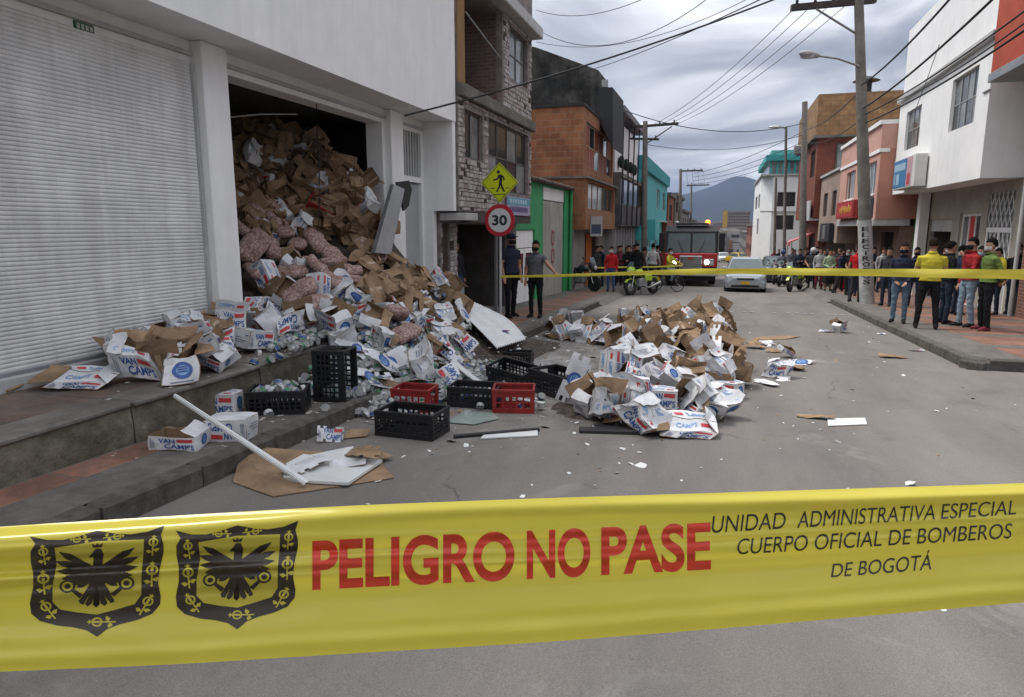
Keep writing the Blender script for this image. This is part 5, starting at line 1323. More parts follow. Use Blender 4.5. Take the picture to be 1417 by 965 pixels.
mb.add([a-sx*wA, a+sx*wA, b+sx*wB, b-sx*wB]+[p+nz_*0.006 for p in (a-sx*wA, a+sx*wA, b+sx*wB, b-sx*wB)], [(3, 2, 1, 0), (4, 5, 6, 7), (0, 1, 5, 4), (1, 2, 6, 5), (2, 3, 7, 6), (3, 0, 4, 7)])
mb.add([a+sx*wA, b+sx*wB, b+sx*wB-nz_*0.014, a+sx*wA-nz_*0.02]+[p+sx*0.01 for p in (a+sx*wA, b+sx*wB, b+sx*wB-nz_*0.014, a+sx*wA-nz_*0.02)], [(0, 1, 2, 3), (7, 6, 5, 4), (0, 4, 5, 1), (1, 5, 6, 2), (2, 6, 7, 3), (3, 7, 4, 0)])
tag(mb.build('white_angle_strip', M_foam), 'long narrow white angle strip sticking up over the pavement cartons', 'strip')
put('sw0', G(458, 612), (1.15, 0.1, 0.5), 'printed white carton side leaning on the kerb', None, 0.0, gz(5.2), 0.55)
board('white_strip', 'long flat white strip on the road in front of the red crate', [G(665, 608, .005), G(744, 604, .005), G(744, 596, .005), G(672, 600, .005)], 0.01, M_foam, 'strip')
mb = MB(); mb.tube(G(628, 604, .02), G(746, 594, .02), 0.018, n=8); tag(mb.build('dark_rod', M_dark), 'dark metal rod lying beside the long white strip', 'rod')
mb = MB(); a, b = G(803, 598, .03), G(892, 599, .03); mb.box(-0.31, 0.31, -0.06, 0.06, 0, 0.035, ch=0.006)
o = tag(mb.build('dark_plank', M_dark), 'dark wooden plank under the front cartons of the heap', 'plank'); p = G(848, 599); o.location = (p.x, p.y, gz(p.y, 0.002)); o.rotation_euler = (0, 0, 0.22)
M_shard = mat('green_glass_sheet', (0.35, 0.42, 0.38), 0.15, 0.15, 4, spec=0.6)
board('glass_shard', 'greenish glass pane lying flat between the crates', [G(618, 585, .01), G(655, 588, .01), G(690, 580, .01), G(682, 572, .01), G(640, 571, .01)], 0.006, M_shard, 'glass')
# ribbed white panel sliding off the spill
mb = MB(); A, B_, C_, D_ = PX(622, 447, -4.15), PX(668, 440, -4.25), G(728, 487, .04), G(688, 503, .04)
K = 28; vs = []
for i in range(K+1):
    for j in range(9):
        s_, t_ = i/K, j/8; p = A.lerp(B_, s_).lerp(D_.lerp(C_, s_), t_); p.z = max(p.z, spill(p.x, p.y)+0.05)+0.012*(i % 2)+0.05*math.sin(PI*t_); vs.append(p)
mb.add(vs, [(i*9+j, i*9+j+1, (i+1)*9+j+1, (i+1)*9+j) for i in range(K) for j in range(8)])
mb.add([v-Vector((0, 0, 0.012)) for v in vs], [(i*9+j, (i+1)*9+j, (i+1)*9+j+1, i*9+j+1) for i in range(K) for j in range(8)])
rp_ = tag(mb.build('ribbed_panel', M_foam), 'large white ribbed panel sloping off the right of the spill', 'panel')
mb = MB(); p = A.lerp(B_, .55).lerp(D_.lerp(C_, .55), .82)+Vector((0, 0, 0.075)); p.z = max(p.z, spill(p.x, p.y)+0.05)+0.045; mb.ell(p, 0.09, 0.07, 0.006, 14, 6, 0); mb.ell(p+Vector((0.03, 0, 0.004)), 0.05, 0.03, 0.006, 12, 5, 1); mb.build('logo', [M_pblue, M_pred], rp_)
# curved white shelf over the dark crate
mb = MB(); a, b = PX(612, 492, -3.3), G(752, 560, .12); vs = []
for i in range(15):
    t_ = i/14; p = a.lerp(b, t_); p.z -= 0.14*math.sin(PI*t_)
    for dy, dz in ((0, 0), (0.0, 0.012), (0.10*(1-t_*0.6), 0.016), (0.10*(1-t_*0.6), 0.008)): vs.append(p+Vector((dy*0.4, dy, dz)))
mb.add(vs, [(i*4+k, i*4+(k+1) % 4, (i+1)*4+(k+1) % 4, (i+1)*4+k) for i in range(14) for k in range(4)], 0, True)
tag(mb.build('curved_panel', M_foam), 'thin curved white panel arching over the crates at the foot of the spill', 'panel')

# ------------------------------------------------------------------ plastic crates
M_cblack = mat('black_plastic', (0.014, 0.014, 0.015), 0.45, 0.2, 12, spec=0.4); M_cred = mat('red_plastic', (0.30, 0.02, 0.018), 0.45, 0.15, 8, spec=0.4, stain=0.2, stain_scale=4)
def crate_proto(key, w, d, h, m, rows=3, cols=7):
    parts = []
    mb = MB()
    for (x0, x1, y0, y1) in ((-w/2, w/2, -d/2, -d/2+0.022), (-w/2, w/2, d/2-0.022, d/2), (-w/2, -w/2+0.022, -d/2+0.022, d/2-0.022), (w/2-0.022, w/2, -d/2+0.022, d/2-0.022)): mb.box(x0, x1, y0, y1, h-0.035, h, ch=0.004)
    parts.append(('rim', mb.mesh('rim', [m])))
    mb = MB(); mb.box(-w/2+0.012, w/2-0.012, -d/2+0.012, d/2-0.012, 0, 0.012)
    for k in range(6): mb.box(-w/2+0.02, w/2-0.02, -d/2+0.02+k*(d-0.06)/5.2, -d/2+0.035+k*(d-0.06)/5.2, 0.012, 0.02)
    parts.append(('base', mb.mesh('base', [m])))
    for sgn, ax in ((-1, 'y'), (1, 'y'), (-1, 'x'), (1, 'x')):
        L = w if ax == 'y' else d; D_ = d if ax == 'y' else w; n_ = cols if ax == 'y' else max(3, cols*2//3); mb = MB()
        def wb_(a0, a1, z0, z1, t=0.010, o_=0.004):
            e0 = sgn*(D_/2-o_-t); e1 = sgn*(D_/2-o_); e0, e1 = min(e0, e1), max(e0, e1)
            mb.box(a0, a1, e0, e1, z0, z1) if ax == 'y' else mb.box(e0, e1, a0, a1, z0, z1)
        ib = L/2-0.004 if ax == 'y' else L/2-0.018
        wb_(-ib, ib, 0.0, 0.05); wb_(-ib, -ib+0.04, 0.05, h-0.035); wb_(ib-0.04, ib, 0.05, h-0.035)
        z0, z1 = 0.05, h-0.035
        if ax == 'x': wb_(-ib+0.04, -0.07, h-0.10, h-0.035); wb_(0.07, ib-0.04, h-0.10, h-0.035); z1 = h-0.10; wb_(-0.07, 0.07, h-0.115, h-0.10)
        else: wb_(-ib+0.04, ib-0.04, h-0.075, h-0.035); z1 = h-0.075
        for k in range(1, n_):
            a = -ib+0.04+(2*ib-0.08)*k/n_; wb_(a-0.009, a+0.009, z0, z1)
        for k in range(1, rows): z = z0+(z1-z0)*k/rows; wb_(-ib+0.04, ib-0.04, z-0.007, z+0.007, 0.008, 0.0052)
        parts.append(('wall', mb.mesh('crate_wall', [m])))
    VAR[key] = parts
crate_proto('crate_black', 0.58, 0.38, 0.24, M_cblack, 3, 9); crate_proto('crate_tall', 0.52, 0.34, 0.34, M_cblack, 5, 8); crate_proto('crate_red', 0.42, 0.32, 0.24, M_cred, 2, 5)
def crate(key, p, rot, label, sc=1.0):
    t = thing('plastic_crate', label, 'crate', p); t.rotation_euler = rot; t.scale = (sc,)*3
    for nm, me in VAR[key]: link(nm, me, t)
    return t
def gp3(u, v, h=0.0, dy=0.0): p = G(u, v, h); return Vector((p.x, p.y+dy, gz(p.y+dy, h+0.002)))
p = gp3(440, 552, .15, .05); crate('crate_tall', p+Vector((0, 0.0, 0.26)), (0, R(90), R(8)), 'black slatted crate standing on end against the platform')
pc = gp3(376, 572, .15, .12); crate('crate_black', pc, (0, 0, R(24)), 'black crate filled with loose cans on the pavement', 0.92)
crate('crate_black', gp3(558, 608, 0, .2), (0, 0, R(-2)), 'empty black crate nearest to the camera on the road')
crate('crate_red', gp3(566, 570, 0, .15), (0, 0, R(3)), 'red crate behind the nearest black crate', 1.0)
crate('crate_black', gp3(650, 566, 0, .2), (0, 0, R(4)), 'black crate left of the tilted red crate at the foot of the spill', 0.95)
crate('crate_red', gp3(705, 572, 0, .16), (0, R(0), R(14)), 'red crate standing right of the two black crates', 1.05)
crate('crate_black', gp3(768, 550, 0, .22), (0, 0, R(-38)), 'large black crate rightmost at the foot of the spill', 1.15)
crate('crate_black', gp3(702, 536, 0, .25), (R(10), R(6), R(-20)), 'black crate tucked behind the tilted red crate', 1.0)
crate('crate_black', gp3(714, 504, 0, .15), (0, 0, R(5)), 'small black crate in front of the ribbed panel', 0.72)
# red crate stranded inside the bay
p = march(440, 300, spill, 4, 14); crate('crate_red', (p.x, p.y, p.z-0.02), (0.5, 0.5, 0.6), 'dark red crate stuck in the pile inside the bay', 1.2)

# ------------------------------------------------------------------ cans
M_tin = mat('tin', (0.34, 0.345, 0.33), 0.5, 0.2, 9, metal=0.1, spec=0.3); CL = [mat('can_blue', (0.04, 0.09, 0.25), 0.4), mat('can_white', (0.55, 0.55, 0.55), 0.4), mat('can_green', (0.06, 0.22, 0.1), 0.4), mat('can_plain', (0.38, 0.38, 0.36), 0.4)]
def can_geo(mb, M, lm, r=0.043, h=0.046, n_=9):
    prof_ = [(r, 0.0, 5), (r, h, 5)]
    rings = []
    for (q, z) in ((r*0.9, 0.002), (r, 0.0), (r, 0.004), (r*0.97, 0.006), (r*0.97, h-0.006), (r, h-0.004), (r, h), (r*0.9, h-0.003)):
        rings.append([M @ Vector((q*math.cos(2*PI*i/n_), q*math.sin(2*PI*i/n_), z)) for i in range(n_)])
    k = len(mb.v); mb.v += [tuple(p) for r_ in rings for p in r_]
    for i in range(7):
        for j in range(n_):
            mb.f.append((k+i*n_+j, k+i*n_+(j+1) % n_, k+(i+1)*n_+(j+1) % n_, k+(i+1)*n_+j)); mb.m.append(lm if i == 3 else 0); mb.sm.append(False)
    mb.f.append(tuple(range(k, k+n_))[::-1]); mb.f.append(tuple(range(k+7*n_, k+8*n_))); mb.m += [0, 0]; mb.sm += [False, False]
CANM = []
for c in range(4):
    mb = MB(); can_geo(mb, Matrix.Identity(4), 1); CANM.append(mb.mesh('can', [M_tin, CL[c]]))
rest = MB(); rr = random.Random(31); n_ind = 0; spots = []
for k in range(5600):
    u, v = rr.uniform(340, 760), rr.uniform(395, 580); p = march(u, v, spill, 3.5, 14)
    if p is None or p.x < -5.6: continue
    hh = spill(p.x, p.y)-base_ground(p.x, p.y)
    if hh < 0.015 and rr.random() > 0.04: continue
    if v < 440 and rr.random() > 0.3: continue
    if u > 650 and 436 < v < 505: continue
    if noise.noise(Vector((p.x*2.5, p.y*2.5, 4))) < -0.12 and rr.random() > 0.2: continue
    spots.append((p, v))
spots.sort(key=lambda s_: -s_[1])
for i, (p, v) in enumerate(spots[:2600]):
    E = Euler((rr.gauss(0, 0.8), rr.gauss(0, 0.8), rr.uniform(0, 6.3))); z = max(spill(p.x, p.y), base_ground(p.x, p.y))+rr.uniform(0.0, 0.03)
    if i % 9 == 0 and n_ind < 240:
        o = link('can', CANM[rr.choice((0, 1, 1, 2, 3, 3))], None, (p.x, p.y, z), E); tag(o, 'small round tin can loose on the slope of the spill', 'can', 'tin cans on the spill'); n_ind += 1
    else: can_geo(rest, Matrix.Translation((p.x, p.y, z)) @ E.to_matrix().to_4x4(), rr.choice((1, 2, 2, 3, 4, 4)))
stuff(rest.build('loose_cans', [M_tin]+CL), 'countless loose tin cans strewn over the spill', 'cans')
for k in range(46):                                    # cans in the pavement crate
    a = Matrix.Rotation(R(24), 4, 'Z') @ Vector((rr.uniform(-0.2, 0.2), rr.uniform(-0.12, 0.12), 0))
    E = Euler((rr.gauss(0, 0.9), rr.gauss(0, 0.9), rr.uniform(0, 6)))
    o = link('can', CANM[rr.choice((1, 3, 2, 1, 0))], None, (pc.x+a.x, pc.y+a.y, pc.z+0.12+0.13*(1-abs(a.x)*3.2)*rr.uniform(0.6, 1)), E); tag(o, 'small round tin can heaped in the black pavement crate', 'can', 'tin cans in the crate')

# ------------------------------------------------------------------ litter
mb = MB(); rr = random.Random(8)
for k in range(760):
    if k < 480:
        x = rr.gauss(-2.0, 1.3); y = rr.uniform(4.8, 15)
    else: x = rr.uniform(-3.3, 3.3); y = rr.uniform(3.2, 17)
    if x > 3.3 or x < -5.2: continue
    g = max(base_ground(x, y), spill(x, y)); s_ = rr.choice((0.008, 0.012, 0.02, 0.012, 0.03, 0.055 if k < 380 else 0.012)); a = rr.uniform(0, 6.3)
    M_ = Matrix.Translation((x, y, g+0.004)) @ Euler((rr.uniform(-.4, .4), rr.uniform(-.4, .4), a)).to_matrix().to_4x4()
    mb.add([M_ @ Vector((s_*math.cos(q)*rr.uniform(.6, 1.2), s_*math.sin(q)*rr.uniform(.6, 1.2), z)) for z in (0, 0.003) for q in (0, 1.3, 2.5, 3.9, 5.1)], [(4, 3, 2, 1, 0), (5, 6, 7, 8, 9)]+[(i, (i+1) % 5, 5+(i+1) % 5, 5+i) for i in range(5)], rr.choice((0, 0, 0, 1, 2)))
stuff(mb.build('litter', [M_foam, M_kraft, mat('grey_grit', (0.3, 0.29, 0.27), 0.9)]), 'small paper scraps and grit strewn over road and pavement', 'litter')
# spilled white powder and dust on the kerb and the gutter
mb = MB(); rr = random.Random(12)
for k in range(900):
    x = rr.gauss(-3.9, 0.55); y = rr.gauss(7.2, 1.3)
    if x > -2.6 or x < -5.2: continue
    g = max(base_ground(x, y), spill(x, y)); s_ = rr.uniform(0.008, 0.03)
    mb.add([(x+s_*math.cos(q)*rr.uniform(.5, 1.3), y+s_*math.sin(q)*rr.uniform(.5, 1.3), g+0.003) for q in (0, 1.05, 2.1, 3.1, 4.2, 5.2)]+[(x, y, g+0.003+s_*0.3)], [(i, (i+1) % 6, 6) for i in range(6)], 0)
stuff(mb.build('spilled_powder', mat('pale_powder', (0.42, 0.40, 0.35), 0.95)), 'pale spilled powder dusting the kerb below the spill', 'powder')
# ------------------------------------------------------------------ people
SKIN = [mat('skin_%d' % i, c, 0.6, 0.06, 8) for i, c in enumerate([(0.36, 0.19, 0.125), (0.28, 0.14, 0.09), (0.42, 0.24, 0.165)])]
HAIR = [mat('hair_black', (0.010, 0.008, 0.007), 0.85, 0.3, 60, 0.8, 90, spec=0.08), mat('hair_brown', (0.025, 0.015, 0.010), 0.85, 0.3, 60, 0.8, 90, spec=0.08), mat('hair_grey', (0.2, 0.19, 0.18), 0.7, 0.2, 30)]
CLOTH = {}
def cloth(name, c, rough=0.9):
    if name not in CLOTH: CLOTH[name] = mat('cloth_'+name, c, rough, 0.16, 9, 0.25, 40, stain=0.12, stain_scale=5, spec=0.15)
    return CLOTH[name]
for nm, c in dict(navy=(0.028, 0.032, 0.055), black=(0.014, 0.014, 0.016), yellow=(0.55, 0.46, 0.045), red=(0.33, 0.025, 0.03), brightred=(0.5, 0.02, 0.02), green=(0.13, 0.19, 0.05), grey=(0.13, 0.13, 0.145),
                  blue=(0.06, 0.1, 0.2), jeans=(0.14, 0.2, 0.28), palejeans=(0.26, 0.34, 0.42), darkjeans=(0.03, 0.04, 0.065), white=(0.6, 0.6, 0.6), lime=(0.4, 0.5, 0.1), maroon=(0.16, 0.03, 0.045), brown=(0.12, 0.08, 0.06),
                  mint=(0.35, 0.45, 0.3), charcoal=(0.05, 0.05, 0.055), sky=(0.3, 0.38, 0.45), tan=(0.35, 0.27, 0.19), shoe=(0.02, 0.018, 0.017), pale=(0.45, 0.45, 0.44)).items(): cloth(nm, c)

def ring_loft(mb, spine, n=12):
    """spine: list of (centre, rx, ry, frame x axis, frame y axis)."""
    rings = []
    for c, rx, ry, ax, ay in spine:
        rings.append([Vector(c)+ax*(rx*math.cos(2*PI*i/n))+ay*(ry*math.sin(2*PI*i/n)) for i in range(n)])
    mb.rings(rings, 0, True, True)
def limb(mb, pts, rads, n=10):
    X, Y = Vector((1, 0, 0)), Vector((0, 1, 0)); sp = []
    pts = [Vector(p) for p in pts]
    for i, p in enumerate(pts):
        d = (pts[min(i+1, len(pts)-1)]-pts[max(i-1, 0)]).normalized()
        a = d.cross(Y); a = (d.cross(X) if a.length < 0.2 else a).normalized(); b = d.cross(a).normalized()
        sp.append((p, rads[i], rads[i], a, b))
    ring_loft(mb, sp, n)
def seg_d(p, a, b):
    ab = b-a; t = max(0, min(1, (p-a).dot(ab)/max(ab.length_squared, 1e-9))); return (p-(a+ab*t)).length, t

POSES = {}
def make_pose(key, arms, legs=None, bulk=1.0, sleeve='long', vox=0.013, sit=False, lean=0.0, skirt=False, head_yaw=0.0):
    """Figure facing -y. arms: {side: (elbow, wrist)} as points; legs: {side: (knee, ankle)}. One fused body mesh:
    slots skin, top, trousers, shoes."""
    mb = MB(); X, Y, Z = Vector((1, 0, 0)), Vector((0, 1, 0)), Vector((0, 0, 1)); B = bulk
    sh = lambda z: Vector((0, -lean*(z-0.95), 0))
    tor = [(0.80, .10, .085), (0.86, .155, .105), (0.95, .168, .115), (1.06, .152*B, .108*B), (1.18, .160*B, .115*B), (1.30, .172*B, .118*B), (1.375, .165*B, .105*B), (1.43, .118, .082), (1.465, .075, .066), (1.52, .058, .06)]
    ring_loft(mb, [(Vector((0, 0, z))+sh(z), rx, ry, X, Y) for z, rx, ry in tor], 16)
    hc = Vector((0, -0.012, 1.615))+sh(1.6)
    hd = []
    for z, rx, ry, dy in ((-.115, .03, .035, -.045), (-.10, .048, .06, -.03), (-.065, .064, .08, -.012), (-.02, .072, .092, 0), (.03, .076, .097, .004), (.075, .068, .088, .008), (.105, .045, .06, .01), (.12, .015, .02, .01)):
        hd.append((hc+Vector((0, dy, z)), rx, ry, X, Y))
    ring_loft(mb, hd, 14)
    mb.add([hc+Vector(v) for v in ((-.014, -.088, -.03), (.014, -.088, -.03), (0, -.118, -.035), (0, -.092, .02), (0, -.08, -.045))], [(0, 2, 3), (2, 1, 3), (0, 4, 2), (4, 1, 2), (0, 3, 1, 4)])   # nose
    for s in (-1, 1): mb.ell(hc+Vector((s*.078, .008, -.01)), .012, .02, .03, 8, 6)                         # ears
    segs = []                                                   # (a, b, slot, limb tag)
    for s in (-1, 1):
        S = Vector((s*0.172*B, 0.0, 1.365))+sh(1.365); El, Wr = (Vector(q) for q in arms[s])
        limb(mb, [S-Vector((s*.05, 0, 0)), S, S.lerp(El, .5), El, El.lerp(Wr, .35), Wr], [.05, .056*B, .050*B, .043*B, .041*B, .029 if sleeve != 'long' else .034])
        d = (Wr-El).normalized(); side = d.cross(Z if abs(d.z) < .8 else Y).normalized(); nn = side.cross(d)
        ring_loft(mb, [(Wr+d*t, w_, th, side, nn) for t, w_, th in ((-.01, .028, .02), (.03, .038, .018), (.085, .042, .015), (.095, .036, .012))], 10)
        for k, L in enumerate((.062, .075, .08, .068)):         # fingers, slightly curled
            b0 = Wr+d*.088+side*((k-1.5)*.021); limb(mb, [b0-d*.02, b0+d*L*.5, b0+d*L*.85+nn*.018], [.0095, .0092, .0075], 6)
        t0 = Wr+d*.03+side*(.034*-s); limb(mb, [t0-d*.01, t0+d*.035+side*(.022*-s), t0+d*.065+side*(.026*-s)+nn*.01], [.012, .011, .008], 6)
        segs += [(S, El, 1, 'ua'), (El, Wr, 1, 'fa'), (Wr, Wr+d*.17, 0, 'hand')]
        H = Vector((s*.088, 0, .90)); Kn, An = (Vector(q) for q in (legs or {-1: ((-.105, -.015, .49), (-.11, .02, .085)), 1: ((.105, -.015, .49), (.11, .02, .085))})[s])
        limb(mb, [H+Vector((0, 0, .03)), H.lerp(Kn, .3), H.lerp(Kn, .75), Kn, Kn.lerp(An, .35), An.lerp(Kn, .12), An], [.088, .092, .068, .06, .06, .05, .05])
        toe = An+Vector((s*.02, -.15, -.035)); heel = An+Vector((0, .055, -.04))
        ring_loft(mb, [(heel+Vector((0, .012, 0)), .02, .025, X, Z), (heel, .036, .042, X, Z), (An+Vector((0, -.03, -.03)), .042, .05, X, Z), (An.lerp(toe, .65)+Vector((0, 0, -.012)), .046, .036, X, Z), (toe+Vector((0, -.01, -.015)), .036, .024, X, Z), (toe+Vector((0, -.03, -.018)), .016, .012, X, Z)], 12)
        segs += [(H, Kn, 2, 'th'), (Kn, An+Vector((0, 0, .02)), 2, 'ca'), (heel, toe, 3, 'ft')]
    if skirt: ring_loft(mb, [(Vector((0, 0, z)), r_, r_*.8, X, Y) for z, r_ in ((.3, .25), (.6, .22), (.9, .18), (1.02, .15))], 16)
    segs += [(Vector((0, 0, .83)), Vector((0, 0, .90)), 2, 'pel'), (Vector((0, 0, 1.0))+sh(1.0), Vector((0, 0, 1.36))+sh(1.36), 1, 'tor'), (hc-Vector((0, 0, .1)), hc+Vector((0, 0, .06)), 0, 'hd'), (Vector((0, 0, 1.46))+sh(1.46), hc, 0, 'nk')]
    me = mb.mesh('body_raw', []); o = bpy.data.objects.new('body_raw', me); C.objects.link(o)
    md = o.modifiers.new('fuse', 'REMESH'); md.mode = 'VOXEL'; md.voxel_size = vox
    sm = o.modifiers.new('smooth', 'SMOOTH'); sm.factor = 0.5; sm.iterations = 2
    dg = bpy.context.evaluated_depsgraph_get(); fm = bpy.data.meshes.new_from_object(o.evaluated_get(dg))
    bpy.data.objects.remove(o); bpy.data.meshes.remove(me)
    rad = {'ua': .055, 'fa': .04, 'hand': .03, 'th': .08, 'ca': .055, 'ft': .05, 'pel': .15, 'tor': .165, 'hd': .08, 'nk': .06}
    idx = []
    for p in fm.polygons:
        c = p.center; best = None
        for a, b, sl, tg in segs:
            dd, t = seg_d(c, a, b); q = dd/rad[tg]
            if best is None or q < best[0]: best = (q, sl, tg, t)
        sl = best[1]
        if best[2] == 'fa' and sleeve == 'short': sl = 0
        if best[2] == 'ua' and sleeve == 'short' and best[3] > .62: sl = 0
        if best[2] == 'nk' and c.z < 1.475: sl = 1
        if best[2] in ('tor', 'pel', 'th') and not sit: sl = 1 if c.z > .93 else 2
        if skirt and .3 < c.z < .95 and best[2] in ('th', 'ca', 'pel'): sl = 2
        if skirt and best[2] == 'ca' and c.z < .34: sl = 0
        idx.append(sl)
    for m_ in (SKIN[0], CLOTH['grey'], CLOTH['jeans'], CLOTH['shoe']): fm.materials.append(m_)
    fm.polygons.foreach_set('material_index', idx); fm.polygons.foreach_set('use_smooth', [True]*len(idx)); fm.name = 'body_'+key
    # crumple the cloth a little
    nv = [0.0]*(3*len(fm.vertices)); fm.vertices.foreach_get('co', nv)
    for i in range(len(fm.vertices)):
        p = Vector(nv[3*i:3*i+3])
        if p.z < 1.44:
            dlt = noise.noise_vector(Vector((p.x*8, p.y*8, p.z*15)))*.009+noise.noise_vector(Vector((p.x*16, p.y*16, p.z*34)))*.004; nv[3*i] += dlt.x; nv[3*i+1] += dlt.y
            if not sit and not skirt and .925 < p.z < 1.06 and abs(p.x) < .2:      # the hem of the top stands off the trousers
                k_ = .02*(1-(p.z-.925)/.135); q_ = Vector((p.x, p.y, 0)); q_ = q_.normalized() if q_.length > 1e-4 else q_; nv[3*i] += q_.x*k_; nv[3*i+1] += q_.y*k_
    fm.vertices.foreach_set('co', nv); fm.update()
    POSES[key] = (fm, hc)
AD = lambda s: ((s*.235, .03, 1.10), (s*.225, -.05, .86))
# hair, mask, cap, helmet and eyes fit every head (origin at the head centre)
def head_piece(kind):
    mb = MB(); n, k = 18, 10
    if kind == 'hair' or kind == 'long':
        vs = []; fs = []
        for i in range(k+1):
            ph = PI/2-(PI*.62)*i/k
            for j in range(n):
                th = 2*PI*j/n; front = max(0, -math.sin(th)); q = ph if ph > .35 or front < .25 else max(ph, .35-.0*front)
                r_ = 1.0+.09*noise.noise(Vector((math.cos(th)*3, math.sin(th)*3, ph*4)))
                vs.append(Vector((.086*math.cos(q)*math.cos(th)*r_, .006+.108*math.cos(q)*math.sin(th)*r_, .018+.118*math.sin(q)*r_)))
        fs = [(i*n+j, i*n+(j+1) % n, (i+1)*n+(j+1) % n, (i+1)*n+j) for i in range(k) for j in range(n)]
        mb.add(vs, fs, 0, True)
        if kind == 'long': mb.rings([[Vector((r1*math.cos(2*PI*j/12), .055+r2*math.sin(2*PI*j/12), z)) for j in range(12)] for z, r1, r2 in ((.06, .07, .05), (-.05, .085, .05), (-.15, .08, .04), (-.2, .05, .025))], 0, True)
    elif kind == 'cap':
        mb.ell((0, .004, .045), .09, .112, .085, 16, 8); mb.rings([[Vector((.075*math.cos(2*PI*j/14), -.11+.075*math.sin(2*PI*j/14), z)) for j in range(14)] for z in (.045, .057)], 0, False)
    elif kind == 'helmet': mb.ell((0, 0, .02), .125, .14, .135, 18, 10)
    elif kind == 'mask':
        vs = []; ns = 9
        for i in range(5):
            z = -.095+.075*i/4
            for j in range(ns):
                th = R(-90)+R(150)*(j/(ns-1)-.5); b = 1+.06*math.sin(PI*i/4)
                vs.append(Vector((.079*math.cos(th)*b*(1-.12*(i == 0)), -.002+.105*math.sin(th)*b, z)))
        mb.add(vs, [(i*ns+j, i*ns+j+1, (i+1)*ns+j+1, (i+1)*ns+j) for i in range(4) for j in range(ns-1)], 0, True)
        mb.add([v*1.03 for v in vs], [(i*ns+j, (i+1)*ns+j, (i+1)*ns+j+1, i*ns+j+1) for i in range(4) for j in range(ns-1)], 0, True)
    elif kind == 'eyes':
        for s in (-1, 1): mb.ell((s*.03, -.09, .005), .013, .008, .007, 8, 6)
    elif kind == 'collar':
        mb.rings([[Vector((rx*math.cos(2*PI*j/16), .012+ry*math.sin(2*PI*j/16)-(.02 if math.sin(2*PI*j/16) < -.5 else 0), z)) for j in range(16)] for z, rx, ry in ((-.165, .088, .082), (-.125, .072, .072), (-.122, .066, .066), (-.165, .07, .07))], 0, True, False, closed=True)
    elif kind == 'belt':
        mb.rings([[Vector((rx*math.cos(2*PI*j/20), .012+ry*math.sin(2*PI*j/20), z)) for j in range(20)] for z, rx, ry in ((-.715, .172, .119), (-.68, .172, .119), (-.68, .15, .1), (-.715, .15, .1))], 0, True, False, closed=True)
    elif kind == 'backpack':
        mb.rings([[Vector((rx*math.cos(2*PI*j/14), .19+ry*math.sin(2*PI*j/14), z)) for j in range(14)] for z, rx, ry in ((-.62, .1, .05), (-.58, .14, .08), (-.42, .15, .09), (-.28, .13, .075), (-.22, .07, .04))], 0, True)
    return mb
PIECE = {}
def piece(kind, m):
    if (kind, m.name) not in PIECE: PIECE[(kind, m.name)] = head_piece(kind).mesh(kind, [m])
    return PIECE[(kind, m.name)]
def person(pose, pos, yaw, label, top, legs, shoes='shoe', skin=0, hair='hair', hm=0, mask=None, height=1.72, extra=None, group=None):
    fm, hc = POSES[pose]; o = link('person', fm, None, pos, (0, 0, yaw), (height/1.735,)*3); tag(o, label, 'person', group)
    for i, m_ in enumerate((SKIN[skin], CLOTH[top], CLOTH[legs], CLOTH[shoes])):
        o.material_slots[i].link = 'OBJECT'; o.material_slots[i].material = m_
    nm = {'hair': 'hair', 'long': 'hair', 'cap': 'cap', 'helmet': 'helmet'}[hair]
    link(nm, piece(hair, HAIR[hm] if hair in ('hair', 'long') else CLOTH[hm]), o, hc)
    link('eyes', piece('eyes', M_black), o, hc)
    if pose not in ('rider', 'far_skirt'): link('collar', piece('collar', CLOTH[top]), o, hc)
    if mask: link('face_mask', piece('mask', CLOTH[mask]), o, hc)
    if extra: link('backpack', piece('backpack', CLOTH[extra]), o, hc)
    return o
N_, F_ = 0.0125, 0.02
make_pose('stand', {s: AD(s) for s in (-1, 1)}, vox=N_)
make_pose('clasp', {-1: ((-.24, .0, 1.1), (-.09, -.17, .93)), 1: ((.24, .0, 1.1), (.12, -.15, .91))}, bulk=1.06, vox=N_)
make_pose('folded', {-1: ((-.245, -.06, 1.13), (.03, -.2, 1.16)), 1: ((.245, -.06, 1.13), (-.03, -.18, 1.12))}, {-1: ((-.13, -.02, .49), (-.17, .03, .085)), 1: ((.13, -.02, .49), (.16, .0, .085))}, bulk=1.12, sleeve='short', vox=N_)
make_pose('chin', {-1: AD(-1), 1: ((.235, -.1, 1.13), (.1, -.2, 1.36))}, {-1: ((-.1, -.05, .49), (-.1, -.05, .085)), 1: ((.1, .0, .49), (.11, .06, .085))}, bulk=1.08, vox=N_)
make_pose('behind', {s: ((s*.24, .1, 1.12), (s*.09, .17, .95)) for s in (-1, 1)}, bulk=1.06, vox=N_)
make_pose('phone', {-1: AD(-1), 1: ((.24, -.08, 1.12), (.13, -.07, 1.45))}, bulk=1.04, vox=N_)
make_pose('pointing', {-1: AD(-1), 1: ((.33, -.14, 1.22), (.55, -.28, 1.06))}, bulk=1.1, sleeve='short', vox=N_)
make_pose('tee', {s: AD(s) for s in (-1, 1)}, {-1: ((-.1, -.03, .49), (-.1, -.02, .085)), 1: ((.11, .03, .49), (.13, .1, .085))}, bulk=1.02, sleeve='short', vox=N_)
make_pose('far_stand', {s: AD(s) for s in (-1, 1)}, vox=F_)
make_pose('far_fold', {-1: ((-.245, -.06, 1.13), (.03, -.2, 1.16)), 1: ((.245, -.06, 1.13), (-.03, -.18, 1.12))}, bulk=1.08, vox=F_)
